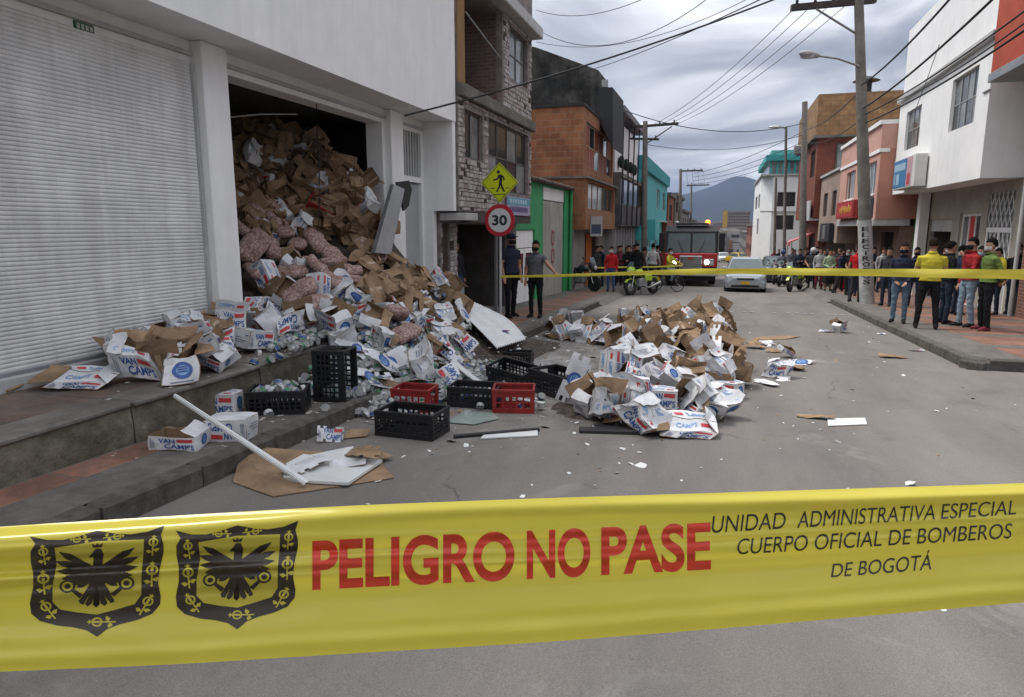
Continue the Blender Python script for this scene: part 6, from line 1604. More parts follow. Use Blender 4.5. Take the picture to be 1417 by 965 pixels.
make_pose('far_walk', {-1: ((-.235, -.08, 1.11), (-.21, -.22, .9)), 1: ((.235, .1, 1.11), (.21, .02, .88))}, {-1: ((-.1, .06, .5), (-.1, .22, .13)), 1: ((.1, -.16, .5), (.1, -.2, .085))}, vox=F_)
make_pose('far_hip', {-1: ((-.32, .05, 1.15), (-.17, -.06, .98)), 1: AD(1)}, bulk=1.05, sleeve='short', vox=F_)
make_pose('far_skirt', {-1: ((-.24, 0, 1.1), (-.08, -.17, 1.0)), 1: ((.24, 0, 1.1), (.08, -.17, 1.02))}, skirt=True, vox=F_)
make_pose('rider', {s: ((s*.27, -.16, 1.17), (s*.24, -.4, 1.12)) for s in (-1, 1)}, {s: ((s*.18, -.36, .80), (s*.17, -.22, .42)) for s in (-1, 1)}, sit=True, vox=F_, bulk=1.06)

def walk_pt(u, v): p = G(u, v, 0.15); return Vector((p.x, p.y, gz(p.y, 0.153)))
def road_pt(u, v): p = G(u, v, 0); return Vector((p.x, p.y, gz(p.y, 0.002)))
def facing(deg): return R(deg)          # 0 faces the camera side (-y); 90 faces +x; 180 down the street
person('clasp', walk_pt(1242, 447), facing(-20), 'man in dark navy jacket and jeans with black mask nearest the kerb on the right', 'navy', 'jeans', hm=1, mask='black', height=1.72)
person('folded', walk_pt(1280, 455), facing(165), 'man in bright yellow polo shirt seen from behind', 'yellow', 'black', hm=1, height=1.80)
person('stand', walk_pt(1305, 448), facing(100), 'man in black jacket standing hidden behind the yellow shirt', 'black', 'darkjeans', hm=0, height=1.76)
person('chin', walk_pt(1334, 453), facing(-75), 'man in red jacket and pale jeans holding his hand to his face mask', 'red', 'palejeans', hm=0, mask='black', height=1.83)
person('behind', walk_pt(1359, 458), facing(-80), 'man in olive green hoodie with yellow backpack and dark trousers', 'green', 'black', 'maroon', hm=0, mask='pale', height=1.80, extra='yellow')
person('phone', walk_pt(1400, 436), facing(-30), 'man in black jacket with white mask at the far right holding a phone', 'black', 'darkjeans', hm=0, mask='white', height=1.74)
person('stand', walk_pt(1348, 440), facing(-10), 'person in charcoal top half hidden behind the red jacket', 'charcoal', 'blue', 'white', hm=0, mask='sky', height=1.68)
person('tee', walk_pt(1183, 418), facing(150), 'person in bright red top and dark cap standing alone by the kerb', 'brightred', 'charcoal', hair='cap', hm='charcoal', height=1.74)
person('phone', walk_pt(1218, 405), facing(10), 'person in pale grey jacket behind the man in navy', 'pale', 'darkjeans', hm=1, height=1.68)
person('far_stand', walk_pt(1262, 425), facing(-15), 'person in dark blue jacket behind the man in navy', 'navy', 'darkjeans', hm=0, mask='black', height=1.66)
# two men by the speed sign
person('tee', walk_pt(707, 440), facing(55), 'man in navy shirt and dark cap beside the speed sign', 'navy', 'black', hair='cap', hm='navy', mask='black', height=1.86)
person('pointing', walk_pt(741, 440), facing(-5), 'bearded man in grey shirt and shorts stretching out his arm', 'grey', 'black', hm=0, mask='black', height=1.70, skin=0)
o = person('far_stand', (-5.9, 14.9, gz(15, 0.15)), facing(60), 'person in blue jeans in the dark shop doorway behind the sign', 'charcoal', 'blue', hm=0, height=1.7)
# people along the left pavement near the fire engine
LP = [(845, 402, 'far_stand', 0, 'person in black and red jacket with mask, leftmost of the group by the motorcycle', 'brightred', 'blue', 'hair', 0, 'white'), (868, 398, 'far_fold', 20, 'person in dark green coat between the red jacket and the lime motorcycle', 'black', 'darkjeans', 'hair', 0, None),
      (880, 400, 'far_stand', -20, 'tall person in black hat and coat behind the lime motorcycle', 'black', 'black', 'cap', 'black', None), (890, 396, 'far_hip', 160, 'person in grey shirt just right of the tall black hat', 'brown', 'black', 'hair', 1, None),
      (908, 394, 'far_stand', 175, 'person in maroon top left of the grey vest', 'maroon', 'darkjeans', 'hair', 0, None), (902, 397, 'far_walk', 165, 'person in pale grey vest seen from behind near the fire engine', 'pale', 'darkjeans', 'hair', 0, None),
      (820, 396, 'far_stand', 60, 'person in dark clothes in the brick house doorway', 'charcoal', 'black', 'hair', 0, None), (808, 394, 'far_fold', -40, 'person in navy standing at the left of the brick house doorway', 'navy', 'navy', 'hair', 0, None), (858, 390, 'far_hip', 0, 'person in brown further back against the pale shutters', 'brown', 'charcoal', 'hair', 1, None)]
for u, v, ps, yw, lb, tp, lg, hr_, hm_, mk in LP:
    q = walk_pt(u, v+2); q.x = max(q.x, -4.75)
    person(ps, q, facing(yw), lb, tp, lg, hair=hr_, hm=hm_, mask=mk, height=random.Random(u).uniform(1.62, 1.78))
# crowd on the right pavement
RP = [(1122, 398, 'far_hip', -20, 'person in charcoal with white helmet behind the right lime motorcycle', 'charcoal', 'black', 'helmet', 'white', None), (1132, 400, 'far_stand', 0, 'person with fair hair in pale grey beside the white helmet', 'pale', 'maroon', 'long', 1, None),
      (1145, 402, 'far_skirt', 10, 'woman in pale lime blouse and long black skirt', 'mint', 'black', 'long', 1, None), (1158, 400, 'far_fold', -10, 'person in charcoal right of the lime blouse', 'charcoal', 'brown', 'hair', 0, None), (1163, 399, 'far_stand', 20, 'person in black coat at the wall behind the charcoal one', 'black', 'black', 'hair', 0, None),
      (1170, 401, 'far_stand', -25, 'person in black and white jacket with red trousers', 'black', 'brightred', 'hair', 2, 'white'), (1104, 394, 'far_fold', 5, 'person in dark blue between motorcycle and car', 'navy', 'black', 'hair', 0, None), (1112, 391, 'far_stand', 0, 'person in brown at the far end of the crowd', 'brown', 'black', 'hair', 1, None),
      (1094, 386, 'far_stand', 0, 'person in grey behind the parked motorcycles', 'grey', 'black', 'hair', 0, None), (1098, 381, 'far_hip', 10, 'person in maroon far behind the parked motorcycles', 'maroon', 'darkjeans', 'hair', 0, None), (1084, 380, 'far_walk', -5, 'person in white shirt walking far down the right side', 'white', 'jeans', 'hair', 0, None),
      (1076, 378, 'far_stand', 5, 'person in black far down the right side near the corner house', 'black', 'black', 'hair', 0, None), (1070, 377, 'far_walk', -10, 'person in pink red top just behind the silver car', 'maroon', 'charcoal', 'hair', 0, None), (1190, 402, 'far_stand', -5, 'person in dark clothes right behind the red top', 'charcoal', 'black', 'hair', 0, None),
      (1205, 402, 'far_fold', 15, 'person in navy under the pink house next to the pole', 'navy', 'black', 'hair', 0, None), (1066, 371, 'far_stand', 0, 'person in tan farthest down the right pavement', 'tan', 'black', 'hair', 0, None), (1138, 396, 'far_stand', 15, 'person in brown behind the lime blouse', 'brown', 'black', 'hair', 0, None), (1151, 396, 'far_hip', -15, 'person in maroon behind the lime blouse to the right', 'maroon', 'black', 'hair', 1, None)]
for u, v, ps, yw, lb, tp, lg, hr_, hm_, mk in RP:
    q = walk_pt(u, v+1)
    person(ps, q, facing(yw), lb, tp, lg, hair=hr_, hm=hm_, mask=mk, height=random.Random(u).uniform(1.58, 1.76))

# more onlookers standing behind, mostly in dark clothes
rr = random.Random(91); TOPS = ['black', 'charcoal', 'navy', 'grey', 'black', 'maroon', 'brown', 'blue', 'black', 'pale']; WORDS = dict(black='black', charcoal='charcoal', navy='navy', grey='grey', maroon='maroon', brown='brown', blue='blue', pale='pale grey')
for k in range(22):
    y = rr.uniform(25, 46); x = rr.uniform(3.9, 5.2); tp = rr.choice(TOPS); bk = y > 35
    person(rr.choice(('far_stand', 'far_fold', 'far_hip', 'far_walk')), (x, y, gz(y, .153)), facing(rr.uniform(-50, 50)), 'onlooker in '+WORDS[tp]+(' far back' if bk else ' midway')+' along the right pavement', tp, rr.choice(('black', 'darkjeans', 'black', 'charcoal')), hm=rr.choice((0, 0, 1)), hair=rr.choice(('hair', 'hair', 'long')), mask=rr.choice((None, 'white', 'black', 'sky')), height=rr.uniform(1.56, 1.78), group='onlookers on the right pavement')
for k, (u, v, tp) in enumerate(((1225, 424, 'charcoal'), (1300, 432, 'black'), (1322, 436, 'navy'), (1372, 436, 'black'), (1385, 430, 'charcoal'))):
    person(('stand', 'far_hip', 'behind', 'far_fold', 'stand')[k], walk_pt(u, v), facing((-30, 40, 100, -60, 20)[k]), 'onlooker in '+WORDS[tp]+' standing behind the nearest men on the right', tp, 'darkjeans', hm=0, mask=(None, 'white', 'black', None, 'sky')[k], height=(1.66, 1.74, 1.7, 1.64, 1.72)[k], group='onlookers behind the nearest men')
for k in range(7):
    y = rr.uniform(27, 36); person(rr.choice(('far_stand', 'far_fold', 'far_hip')), (rr.uniform(-4.5, -3.8), y, gz(y, .153)), facing(rr.uniform(-60, 60)), 'onlooker in '+('black' if k % 2 else 'maroon')+' on the left pavement before the pale shutters', 'black' if k % 2 else 'maroon', 'black', hm=0, height=rr.uniform(1.6, 1.76), group='onlookers on the left pavement')
# ------------------------------------------------------------------ vehicles
M_tyre = mat('tyre', (0.018, 0.018, 0.018), 0.8, 0.2, 20); M_chrome = mat('chrome', (0.5, 0.5, 0.5), 0.2, 0.1, 5, metal=0.9); M_rim = mat('rim_alloy', (0.35, 0.35, 0.36), 0.35, 0.1, 5, metal=0.7)
M_lens = mat('lamp_glass', (0.55, 0.56, 0.56), 0.1, 0.1, 20); M_lit = mat('lit_headlamp', (0.9, 0.9, 0.85), 0.2, 0.0, 5, emit=(1.0, 0.9, 0.72), estr=7.0); M_beacon = mat('lit_beacon', (0.8, 0.3, 0.05), 0.2, 0.0, 5, emit=(1.0, 0.2, 0.02), estr=2.2)
M_windsh = mat('windscreen', (0.10, 0.13, 0.13), 0.06, 0.1, 2, spec=0.7); M_fire = mat('fire_red', (0.46, 0.016, 0.016), 0.3, 0.1, 3, coat=0.4); M_plate = mat('plate_yellow', (0.6, 0.38, 0.02), 0.5)
def lathe(mb, c, axis, prof, n=20, m=0):
    """Revolve (radius, offset) about an axis through c."""
    c, ax = Vector(c), Vector(axis).normalized(); a = ax.orthogonal().normalized(); b = ax.cross(a)
    mb.rings([[c+ax*o_+(a*math.cos(2*PI*i/n)+b*math.sin(2*PI*i/n))*r_ for i in range(n)] for r_, o_ in prof], m, True, True)
def wheel(t, c, r, w, axis=(1, 0, 0), spokes=5, name='wheel'):
    mb = MB(); lathe(mb, (0, 0, 0), axis, [(r*.62, -w/2), (r*.9, -w/2), (r, -w*.36), (r, w*.36), (r*.9, w/2), (r*.62, w/2), (r*.6, 0)], 24)
    o = mb.build(name, M_tyre, t, loc=c); mb = MB(); lathe(mb, (0, 0, 0), axis, [(r*.1, -w*.42), (r*.3, -w*.44), (r*.6, -w*.34), (r*.61, w*.34), (r*.3, w*.44), (r*.1, w*.42)], 18); mb.build('rim', M_rim, o)
    return o
fe = thing('fire_engine', 'red fire engine with lit headlamp and orange beacon facing the camera', 'fire engine', (-1.36, 33.4, gz(33.4)), R(2))
MB().box(-1.22, 1.22, 2.6, 8.6, 0.55, 2.75, ch=0.04).build('body', M_fire, fe)
prof_ = [(0.0, .62), (-.04, 1.0), (-.02, 1.45), (.10, 1.5), (.22, 2.55), (.5, 2.82), (2.45, 2.84), (2.5, .62)]
cab = MB(); cab.prism(prof_, -1.2, 1.2, 'x'); cab = cab.build('cab', mat('cab_black', (0.02, 0.02, 0.021), 0.6, 0.1, 4), fe)
MB().box(-1.21, 1.21, -.07, .3, .92, 1.54, ch=0.03).build('red_nose', M_fire, fe)
for s in (-1, 1):
    ws = MB(); ws.add([(s*.05, .085, 1.56), (s*1.1, .085, 1.56), (s*1.06, .195, 2.45), (s*.05, .195, 2.45)]+[(s*.05, .12, 1.56), (s*1.1, .12, 1.56), (s*1.06, .23, 2.45), (s*.05, .23, 2.45)], [(0, 1, 2, 3), (7, 6, 5, 4), (0, 4, 5, 1), (1, 5, 6, 2), (2, 6, 7, 3), (3, 7, 4, 0)])
    wo = ws.build('windscreen', M_windsh, fe); MB().tube((s*.35, .07, 1.55), (s*.62, .13, 2.15), .014, n=6).build('wiper', M_black, wo)
    mr = MB().box(s*1.36-.13, s*1.36+.13, .0, .12, 1.62, 2.5, ch=.05).build('mirror', M_black, fe); MB().tube((s*1.15, .2, 2.55), (s*1.36, .06, 2.45), .025, n=6).build('mirror_arm', M_black, mr)
    hl = MB().box(s*.82-.24, s*.82+.24, -.1, -.02, .98, 1.28, ch=.02).build('headlight', M_chrome, fe); mb = MB(); lathe(mb, (s*.82-.09*s, -.11, 1.13), (0, 1, 0), [(.105, 0), (.105, .05)], 16); mb.build('lamp', M_lit, hl)
    mb = MB(); lathe(mb, (s*.82+.14*s, -.11, 1.13), (0, 1, 0), [(.07, 0), (.07, .05)], 14); mb.build('lamp', M_lens, hl)
    wheel(fe, (s*1.02, 1.35, .5), .5, .32); wheel(fe, (s*1.02, 6.2, .5), .5, .34)
    MB().box(s*1.205-.012, s*1.205+.012, .6, 1.7, 1.55, 2.45).build('side_window', M_windsh, fe)
gr_ = MB().box(-.52, .52, -.1, -.06, .78, 1.42, ch=.02).build('grille', M_chrome, fe)
for k in range(6): MB().box(-.48, .48, -.115, -.1, .83+k*.095, .87+k*.095).build('grille_bar', M_dark, gr_)
MB().box(-.12, .12, -.125, -.116, 1.26, 1.36).build('badge', M_fire, gr_)
bp_ = MB().box(-1.25, 1.25, -.42, -.02, .5, .74, ch=.03).build('bumper', mat('bumper_white', (0.5, 0.5, 0.49), 0.35, 0.1, 4), fe)
MB().box(-1.15, 1.15, -.2, .2, .28, .5).build('under_guard', M_black, fe)
MB().box(-.18, .18, -.43, -.421, .55, .68).build('plate', M_plate, bp_)
lb = MB().box(-.75, .75, .35, .6, 2.85, 2.95, ch=.02).build('light_bar', M_dark, fe)
mb = MB(); mb.ell((.7, .45, 2.98), .12, .1, .1, 12, 8); mb.build('beacon', M_beacon, lb); mb = MB(); mb.ell((-.7, .45, 2.97), .1, .09, .07, 12, 8); mb.build('beacon', M_lens, lb)

def car(label, paint, pos, yaw, plate=True, far=False, taxi=False, group=None, name='car'):
    """Small saloon, nose towards -y."""
    t = thing(name, label, 'taxi' if taxi else 'car', pos, yaw, group)
    st = [(-1.95, .30, .62, .52, .70), (-1.9, .22, .72, .68, .80), (-1.6, .20, .78, .78, .83), (-1.0, .20, .90, .80, .84), (-.75, .2, .93, .80, .84), (.4, .2, .95, .80, .84), (1.3, .2, .98, .80, .84), (1.85, .22, .95, .76, .82), (2.0, .32, .85, .66, .74)]
    rings = []
    for y, zb_, zt, wt, wb_ in st:
        zm = (zb_+zt)/2
        rings.append([(-wb_*.92, y, zb_), (-wb_, y, zb_+.1), (-wb_, y, zm), (-wt, y, zt-.06), (-wt*.85, y, zt), (0, y, zt+.02), (wt*.85, y, zt), (wt, y, zt-.06), (wb_, y, zm), (wb_, y, zb_+.1), (wb_*.92, y, zb_)])
    mb = MB(); mb.rings(rings, 0, False, True); mb.build('body', paint, t)
    cabr = [(-.78, .90, .76), (-.2, 1.36, .60), (.2, 1.40, .60), (1.0, 1.38, .58), (1.55, .96, .74)]
    mb = MB(); rr_ = []
    for y, z, w_ in cabr: rr_.append([(-w_, y, .86 if z > 1 else z-.02), (-w_, y, z-.05), (-w_*.92, y, z), (w_*.92, y, z), (w_, y, z-.05), (w_, y, .86 if z > 1 else z-.02)])
    mb.rings(rr_, 0, False, True); mb.build('cabin', paint, t)
    ws = MB(); q = [(-.68, -.76, .93), (.68, -.76, .93), (.54, -.235, 1.33), (-.54, -.235, 1.33)]; off = Vector((0, -.02, .012)); ws.add([Vector(p)+off for p in q]+[Vector(p)-off*.5 for p in q], [(0, 1, 2, 3), (7, 6, 5, 4), (0, 4, 5, 1), (1, 5, 6, 2), (2, 6, 7, 3), (3, 7, 4, 0)]); ws.build('windscreen', M_windsh, t)
    ws = MB(); q = [(-.6, 1.5, 1.02), (.6, 1.5, 1.02), (.5, 1.05, 1.34), (-.5, 1.05, 1.34)]; off = Vector((0, .02, .012)); ws.add([Vector(p)+off for p in q]+[Vector(p)-off*.5 for p in q], [(0, 1, 2, 3), (7, 6, 5, 4), (0, 4, 5, 1), (1, 5, 6, 2), (2, 6, 7, 3), (3, 7, 4, 0)]); ws.build('rear_window', M_windsh, t)
    for s in (-1, 1):
        sw = MB(); q = [(s*.745, -.55, .95), (s*.745, 1.35, .98), (s*.60, .98, 1.32), (s*.615, -.18, 1.32)]; off = Vector((s*.014, 0, .004)); sw.add([Vector(p)+off for p in q]+[Vector(p)-off for p in q], [(0, 1, 2, 3), (7, 6, 5, 4), (0, 4, 5, 1), (1, 5, 6, 2), (2, 6, 7, 3), (3, 7, 4, 0)]); sw.build('side_window', M_windsh, t)
        MB().add([(s*.30, -1.93, .56), (s*.66, -1.86, .55), (s*.68, -1.82, .70), (s*.36, -1.91, .67)]+[(s*.30, -1.85, .56), (s*.66, -1.78, .55), (s*.68, -1.74, .70), (s*.36, -1.83, .67)], [(0, 1, 2, 3), (7, 6, 5, 4), (0, 4, 5, 1), (1, 5, 6, 2), (2, 6, 7, 3), (3, 7, 4, 0)]).build('headlight', M_lens, t)
        MB().box(s*.88-.08, s*.88+.08, -.62, -.5, .9, 1.02, ch=.03).build('mirror', paint, t)
        for y in (-1.25, 1.25): wheel(t, (s*.72, y, .29), .29, .2)
    MB().box(-.34, .34, -1.985, -1.93, .56, .64, ch=.015).build('grille', M_dark, t)
    MB().box(-.55, .55, -1.975, -1.9, .27, .36, ch=.02).build('air_intake', M_black, t)
    if plate:
        pl_ = MB().box(-.17, .17, -1.995, -1.976, .38, .5).build('plate', M_plate, t)
    if taxi: MB().box(-.2, .2, .1, .25, 1.4, 1.5).build('roof_sign', M_lens, t)
    return t
p = G(1032, 405); car('silver saloon car with yellow plate driving towards the heap', mat('silver_paint', (0.36, 0.40, 0.42), 0.3, 0.05, 3, metal=0.5, coat=0.4), (1.03, 31.3, gz(31.3)), R(-1))
car('yellow taxi far down the street', mat('taxi_yellow', (0.55, 0.36, 0.02), 0.4, 0.05, 3), (2.4, 96, gz(96)), R(40), taxi=True)
car('white car far down the street left of the taxi', mat('white_car_paint', (0.6, 0.6, 0.6), 0.4, 0.05, 3), (0.3, 104, gz(104)), R(8))
car('dark red car behind the fire engine far down the street', mat('maroon_car_paint', (0.2, 0.03, 0.03), 0.4, 0.05, 3), (-1.9, 88, gz(88)), R(4))
car('dark parked car among the people on the right', mat('dark_car_paint', (0.05, 0.06, 0.075), 0.35, 0.05, 3), (3.0, 40.5, gz(40.5)), R(3))

M_lime = mat('lime_paint', (0.42, 0.58, 0.04), 0.4, 0.08, 4, coat=0.3)
def motorcycle(label, paint, pos, yaw, helmet=None):
    """Nose towards -y."""
    t = thing('motorcycle', label, 'motorcycle', pos, yaw)
    wheel(t, (0, -.68, .30), .30, .1, name='wheel'); wheel(t, (0, .66, .30), .30, .12, name='wheel')
    mb = MB()
    for s in (-1, 1): mb.tube((s*.075, -.68, .3), (s*.075, -.44, .92), .025, n=8)
    mb.build('fork', M_chrome, t)
    mb = MB(); mb.rings([[(w_*math.cos(2*PI*i/12), y+.0*i, z+h_*math.sin(2*PI*i/12)) for i in range(12)] for y, z, w_, h_ in ((-.38, .78, .06, .06), (-.28, .82, .15, .13), (-.05, .84, .16, .14), (.12, .78, .1, .09))], 0, True); mb.build('tank', paint, t)
    mb = MB(); mb.rings([[(w_*math.cos(2*PI*i/12), y, z+h_*math.sin(2*PI*i/12)) for i in range(12)] for y, z, w_, h_ in ((.1, .78, .1, .05), (.3, .80, .14, .06), (.6, .82, .13, .06), (.85, .88, .07, .04))], 0, True); mb.build('seat', M_black, t)
    mb = MB(); mb.rings([[(w_*math.cos(2*PI*i/12), y, z+h_*math.sin(2*PI*i/12)) for i in range(12)] for y, z, w_, h_ in ((-.72, .86, .06, .07), (-.68, .88, .14, .16), (-.58, .92, .17, .18), (-.46, .95, .12, .12))], 0, True); fr_ = mb.build('fairing', paint, t)
    mb = MB(); mb.ell((0, -.73, .87), .09, .03, .08, 12, 8); mb.build('headlight', M_lens, fr_); MB().add([(-.14, -.62, 1.05), (.14, -.62, 1.05), (.11, -.52, 1.25), (-.11, -.52, 1.25)]+[(-.14, -.605, 1.05), (.14, -.605, 1.05), (.11, -.505, 1.25), (-.11, -.505, 1.25)], [(0, 1, 2, 3), (7, 6, 5, 4), (0, 4, 5, 1), (1, 5, 6, 2), (2, 6, 7, 3), (3, 7, 4, 0)]).build('windshield', M_windsh, fr_)
    fd = MB(); fd.rings([[(w_, -.68+.335*math.cos(a), .30+.335*math.sin(a)) for w_ in (-.06, 0, .06)]+[(w_, -.68+.315*math.cos(a), .30+.315*math.sin(a)) for w_ in (.06, 0, -.06)] for a in [R(q) for q in range(20, 141, 15)]], 0, False); fd.build('front_mudguard', paint, t)
    fd = MB(); fd.rings([[(w_, .66+.36*math.cos(a), .30+.36*math.sin(a)) for w_ in (-.07, 0, .07)]+[(w_, .66+.33*math.cos(a), .30+.33*math.sin(a)) for w_ in (.07, 0, -.07)] for a in [R(q) for q in range(10, 121, 15)]], 0, False); fd.build('rear_mudguard', paint, t)
    MB().box(-.14, .14, -.25, .22, .28, .62, ch=.05).build('engine', M_greymetal, t)
    for s in (-1, 1): MB().box(s*.15-.03, s*.15+.03, .05, .45, .5, .74, ch=.025).build('side_panel', paint, t)
    mb = MB(); mb.path([(-.36, -.34, 1.05), (-.2, -.42, 1.04), (0, -.45, 1.0), (.2, -.42, 1.04), (.36, -.34, 1.05)], .016, 7); hb = mb.build('handlebar', M_black, t)
    for s in (-1, 1): mb = MB(); mb.tube((s*.28, -.4, 1.05), (s*.34, -.42, 1.2), .008, n=5); mb.ell((s*.36, -.42, 1.23), .06, .015, .04, 10, 6); mb.build('mirror', M_black, hb)
    mb = MB(); mb.path([(.13, -.1, .35), (.16, .2, .25), (.17, .5, .32), (.18, .9, .42)], [.025, .03, .045, .05], 8); mb.build('exhaust', M_chrome, t)
    mb = MB(); mb.tube((-.13, .1, .3), (-.22, .2, .02), .014, n=6); mb.build('stand', M_black, t)
    MB().box(-.09, .09, .98, 1.0, .5, .62).build('plate', M_plate, t)
    return t
def rp(u, v): p = G(u, v); return (p.x, p.y, gz(p.y, 0.002))
motorcycle('lime green motorcycle leaning on the left side before the fire engine', M_lime, rp(889, 408), R(-32)).rotation_euler = (0, R(-7), R(-32))
motorcycle('lime green motorcycle parked right of the silver car', M_lime, rp(1100, 403), R(-22)).rotation_euler = (0, R(-6), R(-22))
M_dkbike = mat('black_bike_paint', (0.03, 0.03, 0.035), 0.35, 0.1, 4)
motorcycle('black motorcycle parked behind the right lime motorcycle', M_dkbike, rp(1082, 396), R(-15)); motorcycle('dark motorcycle nearest the silver car in the parked row', mat('grey_bike_paint', (0.1, 0.1, 0.12), 0.4), rp(1073, 393), R(-10))
p = G(803, 402, .15); motorcycle('black motorcycle on the pavement before the brick house doorway', M_dkbike, (p.x, p.y, gz(p.y, .152)), R(60))
bc = thing('bicycle', 'bicycle ridden by the person in yellow beside the fire engine', 'bicycle', rp(922, 403), R(60))
for y in (-.52, .52):
    mb = MB(); mb.rings([[(o_, r_*math.cos(2*PI*i/28), r_*math.sin(2*PI*i/28)) for i in range(28)] for r_, o_ in ((.31, -.012), (.335, -.015), (.34, 0), (.335, .015), (.31, .012), (.305, 0))], 0, True, False, closed=True); w_ = mb.build('wheel', M_tyre, bc, loc=(0, y, .34))
    for k in range(8):
        a = PI*k/8; MB().tube((0, -.31*math.cos(a), -.31*math.sin(a)), (0, .31*math.cos(a), .31*math.sin(a)), .003, n=4).build('spoke', M_chrome, w_)
mb = MB()
for a, b in (((0, -.52, .34), (0, -.40, .95)), ((0, -.42, .85), (0, .12, .82)), ((0, -.42, .78), (0, .02, .3)), ((0, .02, .3), (0, .14, .9)), ((0, .02, .3), (0, .52, .34)), ((0, .12, .82), (0, .52, .34))): mb.tube(a, b, .018, n=7)
mb.build('frame', M_dkbike, bc); mb = MB(); mb.ell((0, .15, .93), .07, .13, .03, 10, 6); mb.build('saddle', M_black, bc); mb = MB(); mb.path([(-.28, -.3, 1.0), (-.1, -.4, 1.0), (.1, -.4, 1.0), (.28, -.3, 1.0)], .013, 6); mb.build('handlebar', M_black, bc)
q = rp(922, 403); person('rider', (q[0]+.1, q[1]-.05, q[2]+.04), R(60), 'person in yellow jacket and pale trousers astride a bicycle', 'yellow', 'palejeans', hm=0, mask='white', height=1.7)
q = rp(1082, 396); person('rider', (q[0]-.02, q[1]+.1, q[2]), R(-15), 'rider in grey jacket with blue helmet on the parked black motorcycle', 'grey', 'black', hair='helmet', hm='blue', height=1.72)

# ------------------------------------------------------------------ signs, poles, lamps, wires
M_sgnY = mat('sign_lime_yellow', (0.52, 0.58, 0.01), 0.35, 0.05, 4); M_sgnR = mat('sign_red_ring', (0.42, 0.02, 0.035), 0.35, 0.05, 4); M_sgnW = mat('sign_face', (0.55, 0.56, 0.54), 0.4, 0.05, 4); M_ink = mat('sign_black', (0.015, 0.015, 0.016), 0.5)
SY = 13.66; pb = PY(692, 430, SY); SX = pb.x
sp_ = thing('traffic_sign', 'yellow pedestrian diamond above a red ringed 30 sign on a thin pale post', 'road sign', (SX, SY, gz(SY, .15)))
def lz(v): return PY(690, v, SY).z-gz(SY, .15)
sc_ = (PY(716, 253, SY)-PY(690, 253, SY)).length
MB().tube((0, 0.03, -.02), (0, 0.03, lz(232)), .03, n=10).build('post', mat('post_paint', (0.5, 0.5, 0.48), 0.5, 0.1, 6, stain=0.2), sp_)
MB().tube((0, 0.03, 0), (0, 0.03, .05), .1, .05, n=10).build('post_foot', M_concrete, sp_)
yaw_s = math.atan2(SX, SY)*-1
zc = lz(253)
dm = MB(); h_ = sc_*1.0
def diamond(mb, r, y0, y1, m=0): mb.prism([(0, r), (r, 0), (0, -r), (-r, 0)], y0, y1, 'y', m)
diamond(dm, h_, -.004, .006, 0); do = dm.build('diamond_plate', M_sgnY, sp_, loc=(0, -.01, zc))
mb = MB()
ring_o = [(0, h_*.94), (h_*.94, 0), (0, -h_*.94), (-h_*.94, 0)]; ring_i = [(0, h_*.9), (h_*.9, 0), (0, -h_*.9), (-h_*.9, 0)]
for i in range(4):
    j = (i+1) % 4; mb.add([(ring_o[i][0], -.006, ring_o[i][1]), (ring_o[j][0], -.006, ring_o[j][1]), (ring_i[j][0], -.006, ring_i[j][1]), (ring_i[i][0], -.006, ring_i[i][1])], [(0, 1, 2, 3)])
def pg(pts): mb.prism([(x*h_, z*h_) for x, z in pts], -.008, -.004, 'y')
pg([(-.06+.085*math.cos(2*PI*i/14), .53+.085*math.sin(2*PI*i/14)) for i in range(14)])
pg([(-.10, .36), (.0, .41), (.13, .38), (.15, .15), (.13, -.08), (-.03, -.06), (.0, .2)]); pg([(-.06, .36), (-.16, .2), (-.34, .16), (-.34, .10), (-.12, .13), (.03, .3)]); pg([(.10, .40), (.24, .31), (.29, .12), (.22, .1), (.18, .25), (.06, .3)])
pg([(-.03, -.05), (.08, -.08), (-.1, -.47), (-.19, -.45), (-.05, -.2)]); pg([(.02, -.06), (.13, -.06), (.31, -.46), (.21, -.47), (.08, -.2)])
for a, b in ((-.5, -.24), (.0, .08), (.34, .52)): pg([(a, -.29), (b, -.29), (b, -.25), (a, -.25)])
pg([(-.3, -.6), (.3, -.6), (.3, -.56), (-.3, -.56)])
mb.build('pedestrian_symbol', M_ink, do)
zr = lz(305); rr0 = (PY(711, 305, SY)-PY(690, 305, SY)).length
mb = MB(); lathe(mb, (0, 0, 0), (0, 1, 0), [(rr0, -.004), (rr0, .006)], 36); rs = mb.build('speed_plate', M_sgnR, sp_, loc=(0, -.012, zr))
mb = MB(); lathe(mb, (0, -.006, 0), (0, 1, 0), [(rr0*.74, -.001), (rr0*.74, .001)], 36); mb.build('speed_face', M_sgnW, rs)
mb = MB(); lettering(mb, '30', rr0*1.0, rr0*.66, lambda x, y: (x-rr0*.5, -.0085, y-rr0*.33), 0, .035); mb.build('digits', M_ink, rs)

